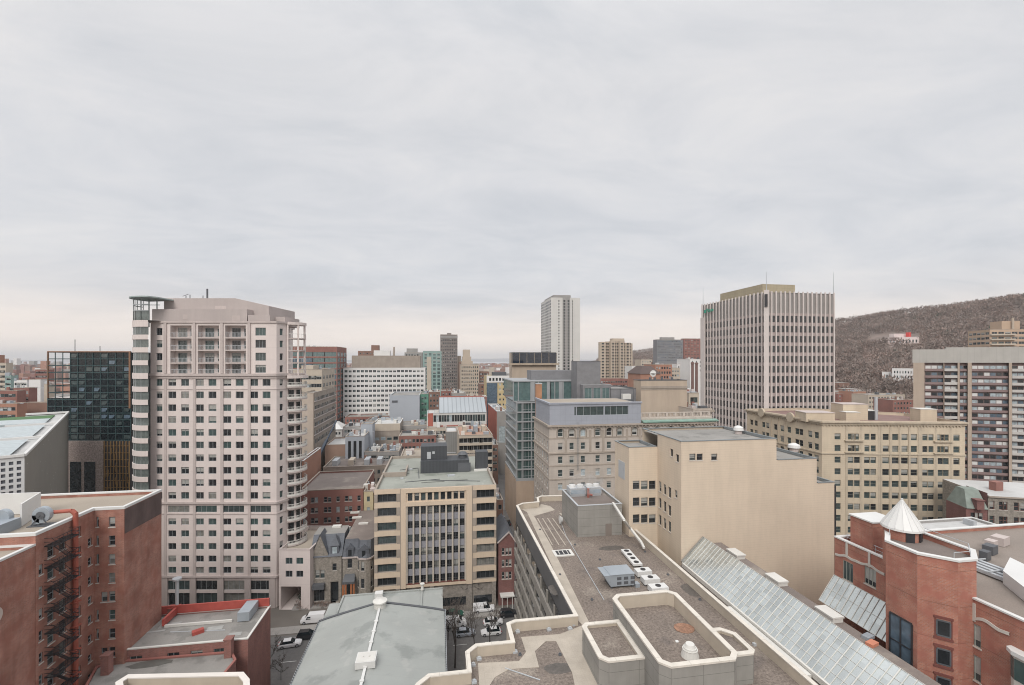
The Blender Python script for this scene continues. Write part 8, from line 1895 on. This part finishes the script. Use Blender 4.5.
# scrub at the foot of the hill and avenue trees
rn = random.Random(9); k = 0
for px, D, h_ in ((846, 300, 14), (858, 290, 13), (872, 280, 14), (884, 270, 13), (897, 290, 14), (880, 330, 12), (842, 260, 12), (905, 330, 13), (855, 380, 13), (868, 400, 12), (850, 250, 12), (862, 240, 12), (878, 330, 13), (890, 350, 14), (900, 300, 13), (846, 420, 14), (864, 440, 14), (886, 420, 14), (908, 400, 13), (895, 240, 12), (874, 380, 13), (705, 200, 13), (699, 190, 12), (708, 215, 13)):
    q = PD(px, D); zg_ = terr(atan2(q.x, q.y), q.length) if px > 720 else 0; h_ += zg_+(4 if px > 720 else 0); t = thing('bare_tree', ['brownish bare tree among the houses below the wooded hill', 'brownish bare tree beside the left edge of the finned tower'][px < 720], 'tree', (*q, zg_), ['bare trees among the houses below the hill', 'bare trees beside the finned tower'][px < 720])
    tm = MB(); tm.tube((*q, zg_), (*q, zg_+(h_-zg_)*.6), .3, .12, n=4)
    for i in range(6): tm.tube((*q, zg_+(h_-zg_)*.35+i*.5), (q.x+rn.uniform(-3, 3), q.y+rn.uniform(-3, 3), zg_+(h_-zg_)*rn.uniform(.6, .95)), .12, .04, n=3)
    tm.build('trunk', [M_BARK], t); cm = MB(); twig_clump(cm, (*q, zg_+(h_-zg_)*.68), (h_-zg_)*.36, 300, rn, (.6, 1.6), 1); cm.build('crown', [rn.choice([M_TWIG, M_TWIG2, M_TWIG3])], t)

# ============================================================ VEHICLES
M_TYRE = mat('tyre rubber', (.02, .02, .02), .9, 0); M_RIM = mat('wheel rim', (.4, .4, .42), .4, 0, metal=.6); M_LAMP = mat('headlamp', (.6, .6, .58), .2, 0); M_TAIL = mat('tail lamp', (.35, .02, .02), .3, 0)
CARP = {'white': (.66, .66, .67), 'silver': (.34, .37, .42), 'black': (.018, .02, .024), 'green': (.02, .10, .07), 'grey': (.16, .18, .2)}
def loft(m, secs, mi=0):
    """secs: list of (x, halfwidth, z0, z1) rings along x"""
    rings = [[(x, -hw, z0), (x, hw, z0), (x, hw, z0+(z1-z0)*.6), (x, hw*.86, z1), (x, -hw*.86, z1), (x, -hw, z0+(z1-z0)*.6)] for x, hw, z0, z1 in secs]
    for a, b_ in zip(rings, rings[1:]):
        for i in range(6): j = (i+1) % 6; m.face([a[i], b_[i], b_[j], a[j]][::-1], mi)
    m.face(rings[0], mi); m.face(rings[-1][::-1], mi)
def vehicle(kind, colour, pos, ang, label, group='parked vehicles'):
    L_, W_, H_ = {'sedan': (4.6, 1.8, 1.45), 'van': (5.3, 1.95, 2.1), 'pickup': (5.4, 1.95, 1.85), 'suv': (4.6, 1.85, 1.7)}[kind]; hw = W_/2
    name = {'sedan': 'parked_car', 'suv': 'parked_car', 'van': 'delivery_van', 'pickup': 'pickup_truck'}[kind]
    t = thing(name, label, {'sedan': 'car', 'suv': 'car', 'van': 'van', 'pickup': 'truck'}[kind], (*pos, .03), group); paint = mat('car paint '+colour, CARP[colour], .25, 0, spec=.6)
    t.rotation_euler = (0, 0, ang)
    def part(name_, mb_, ms, par=None):
        o = bpy.data.objects.new(name_, mb_.mesh(name_, ms)); COL.objects.link(o); o.parent = par or t; o['_o'] = [0, 0, 0]; return o
    b_ = MB(); g_ = MB()
    if kind in ('sedan', 'suv'):
        s_ = 0 if kind == 'sedan' else .15
        loft(b_, [(-L_/2, hw*.82, .42, .72+s_), (-L_/2+.25, hw*.97, .28, .9+s_), (-L_*.3, hw, .22, .98+s_), (L_*.2, hw, .22, .95+s_), (L_/2-.35, hw*.95, .26, .82+s_), (L_/2, hw*.8, .38, .62+s_)])
        x = [-L_*.42, -L_*.28, L_*.05, L_*.22] if kind == 'sedan' else [-L_*.47, -L_*.40, L_*.05, L_*.22]
        zb_, zt2 = .93+s_, H_; 
        rf = [(x[1], hw*.72), (x[2], hw*.72)]
        b_.box(x[1], -hw*.72, zt2-.06, x[2], hw*.72, zt2)
        gw = hw*.9
        g_.face([(x[0], -gw, zb_), (x[0], gw, zb_), (x[1], hw*.72, zt2-.05), (x[1], -hw*.72, zt2-.05)][::-1]); g_.face([(x[3], -gw, zb_), (x[3], gw, zb_), (x[2], hw*.72, zt2-.05), (x[2], -hw*.72, zt2-.05)])
        for s2 in (-1, 1): g_.face([(x[0], s2*gw, zb_), (x[3], s2*gw, zb_), (x[2], s2*hw*.72, zt2-.05), (x[1], s2*hw*.72, zt2-.05)][::s2])
    elif kind == 'van':
        loft(b_, [(-L_/2, hw*.95, .35, H_-.05), (-L_/2+.15, hw, .3, H_), (L_*.18, hw, .3, H_), (L_*.3, hw*.98, .3, H_*.72), (L_/2-.2, hw*.93, .3, 1.15), (L_/2, hw*.85, .4, .95)])
        g_.face([(L_*.2, -hw*.86, H_-.06), (L_*.2, hw*.86, H_-.06), (L_*.325, hw*.82, 1.42), (L_*.325, -hw*.82, 1.42)])
        for s2 in (-1, 1): g_.face([(L_*.06, s2*(hw+.01), 1.15), (L_*.26, s2*(hw+.01), 1.15), (L_*.2, s2*hw*.97, 1.75), (L_*.06, s2*hw*.97, 1.75)][::s2])
    else:
        loft(b_, [(-L_/2, hw*.92, .45, 1.05), (-L_*.02, hw, .35, 1.08), (0, hw, .35, 1.1), (L_*.28, hw, .35, 1.1), (L_/2-.2, hw*.92, .4, 1.0), (L_/2, hw*.85, .45, .85)])
        b_.box(-L_*.02, -hw*.75, H_-.07, L_*.13, hw*.75, H_); b_.box(-L_/2+.05, -hw*.9, 1.05, -L_*.03, hw*.9, 1.75)
        for s2 in (-1, 1): g_.face([(-L_*.025, s2*hw*.9, 1.08), (L_*.27, s2*hw*.9, 1.08), (L_*.13, s2*hw*.75, H_-.06), (-L_*.02, s2*hw*.75, H_-.06)][::s2])
        g_.face([(L_*.27, -hw*.9, 1.08), (L_*.27, hw*.9, 1.08), (L_*.13, hw*.75, H_-.06), (L_*.13, -hw*.75, H_-.06)])
    part('body', b_, [paint]); part('window', g_, [G_BLACK])
    for sx_ in (-.31, .33):
        for sy_ in (-1, 1):
            w_ = MB(); disc_y(w_, L_*sx_, .33, .33, .33, sy_*hw*.98-.11, sy_*hw*.98+.11, 16); o = part('wheel', w_, [M_TYRE]); r_ = MB(); disc_y(r_, L_*sx_, .33, .2, .2, sy_*hw*.98-.12, sy_*hw*.98+.12, 12); part('rim', r_, [M_RIM], o)
    for sy_ in (-1, 1):
        h_ = MB(); h_.box(L_/2-.14, sy_*hw*.68-.16, .58, L_/2+.01, sy_*hw*.68+.16, .72); part('headlight', h_, [M_LAMP]); h_ = MB(); h_.box(-L_/2-.01, sy_*hw*.68-.14, .66, -L_/2+.12, sy_*hw*.68+.14, .82); part('tail_light', h_, [M_TAIL])
        h_ = MB(); h_.box(L_*.17, sy_*hw*1.02-.08, .98, L_*.2, sy_*hw*1.02+.08, 1.1); part('mirror', h_, [paint])
    return t
def g0(px, py): return P(px, py+0, 0).to_2d()
vehicle('sedan', 'white', g0(290, 646), 0.12, 'white car parked in the street between the low brick building and the hall')
vehicle('van', 'white', g0(313, 622), pi, 'white van half hidden by the left corner of the hall roof')
vehicle('suv', 'black', g0(308, 638), 0, 'dark car mostly hidden beside the left eave of the hall')
vehicle('pickup', 'white', g0(484, 611), 0, 'white truck with boxed bed in the far row of the parking lot')
vehicle('suv', 'black', g0(509, 616), 0, 'dark car at the right end of the far parking row')
vehicle('van', 'white', g0(455, 626), 0, 'white van at the left of the middle parking row by the hall')
vehicle('sedan', 'green', g0(454, 616), 0, 'dark green car in the far row left of the white truck')
vehicle('sedan', 'white', g0(493, 624), 0, 'white car in the middle of the parking lot behind the other white car')
vehicle('sedan', 'white', g0(491, 634), pi, 'white car nearest the zigzag parapet in the parking lot')
vehicle('sedan', 'silver', g0(465, 635), 0, 'silver car beside the white car in the nearest parking row')
vehicle('van', 'white', XY(503.5, 138), pi/2, 'white cube truck standing in the avenue beyond the dark red gabled house')
for px, Y_, c_ in ((506, 152, 'grey'), (508, 170, 'black'), (502.5, 175, 'silver')): vehicle('sedan', c_, XY(px, Y_), pi/2, {'grey': 'grey car beyond the white cube truck in the avenue', 'black': 'black car farther down the avenue beside the green glass building', 'silver': 'silver car farther down the avenue on its left side'}[c_])
# low planting bed and bushes at the driveway
m = MB(); rn = random.Random(2); q = g0(306, 607); t = thing('bare_hedge', 'low brown hedge bed between driveway and mansions', 'hedge', (*q, 0)); cm = MB()
for i in range(9): twig_clump(cm, (q.x-2+i*.9, q.y+rn.uniform(-1, 1), .6), .9, 120, rn, (.2, .5), .7)
cm.build('twigs', [M_TWIG2], t); m.box(q.x-3, q.y-1.4, 0, q.x+7, q.y+1.4, .3); m.build('kerb', [M_PAVE], t)
q = g0(302, 600); t = thing('small_conifer', 'little dark conifer beside the driveway opening of the pink podium', 'tree', (*q, 0)); cm = MB(); twig_clump(cm, (*q, 1.6), 1.0, 260, rn, (.25, .6), 1.6); cm.build('crown', [M_PINE], t); tm = MB(); tm.tube((*q, 0), (*q, 2.2), .1, .04); tm.build('trunk', [M_BARK], t)
# faint steam above the cooling towers
def steam():
    me = bpy.data.meshes.new('steam'); import bmesh; bm = bmesh.new(); bmesh.ops.create_icosphere(bm, subdivisions=3, radius=1)
    for v_ in bm.verts: v_.co *= 1+.25*noise.noise(v_.co*1.7)
    bm.to_mesh(me); bm.free(); o = bpy.data.objects.new('steam', me); COL.objects.link(o); q = XY(587, yb2-3); o.location = (q.x, q.y, zmt+3.6); o.scale = (4.2, 2.0, 2.6); o['kind'] = 'stuff'
    mt = bpy.data.materials.new('steam'); mt.use_nodes = True; t = mt.node_tree; t.nodes.clear(); out = N(t, 'ShaderNodeOutputMaterial'); pv = N(t, 'ShaderNodeVolumePrincipled'); pv.inputs['Color'].default_value = (.95, .95, .95, 1); pv.inputs['Density'].default_value = .12
    nz = N(t, 'ShaderNodeTexNoise'); nz.inputs['Scale'].default_value = 2.2; nz.inputs['Detail'].default_value = 3; tc = N(t, 'ShaderNodeTexCoord'); t.links.new(tc.outputs['Object'], nz.inputs['Vector']); mr = N(t, 'ShaderNodeMapRange'); mr.inputs[1].default_value = .45; mr.inputs[2].default_value = .7; mr.inputs[4].default_value = .32
    t.links.new(nz.outputs[0], mr.inputs[0]); t.links.new(mr.outputs[0], pv.inputs['Density']); t.links.new(pv.outputs[0], out.inputs['Volume']); me.materials.append(mt)
steam()
# tidy helper properties
for o in S.objects:
    if '_o' in o: del o['_o']
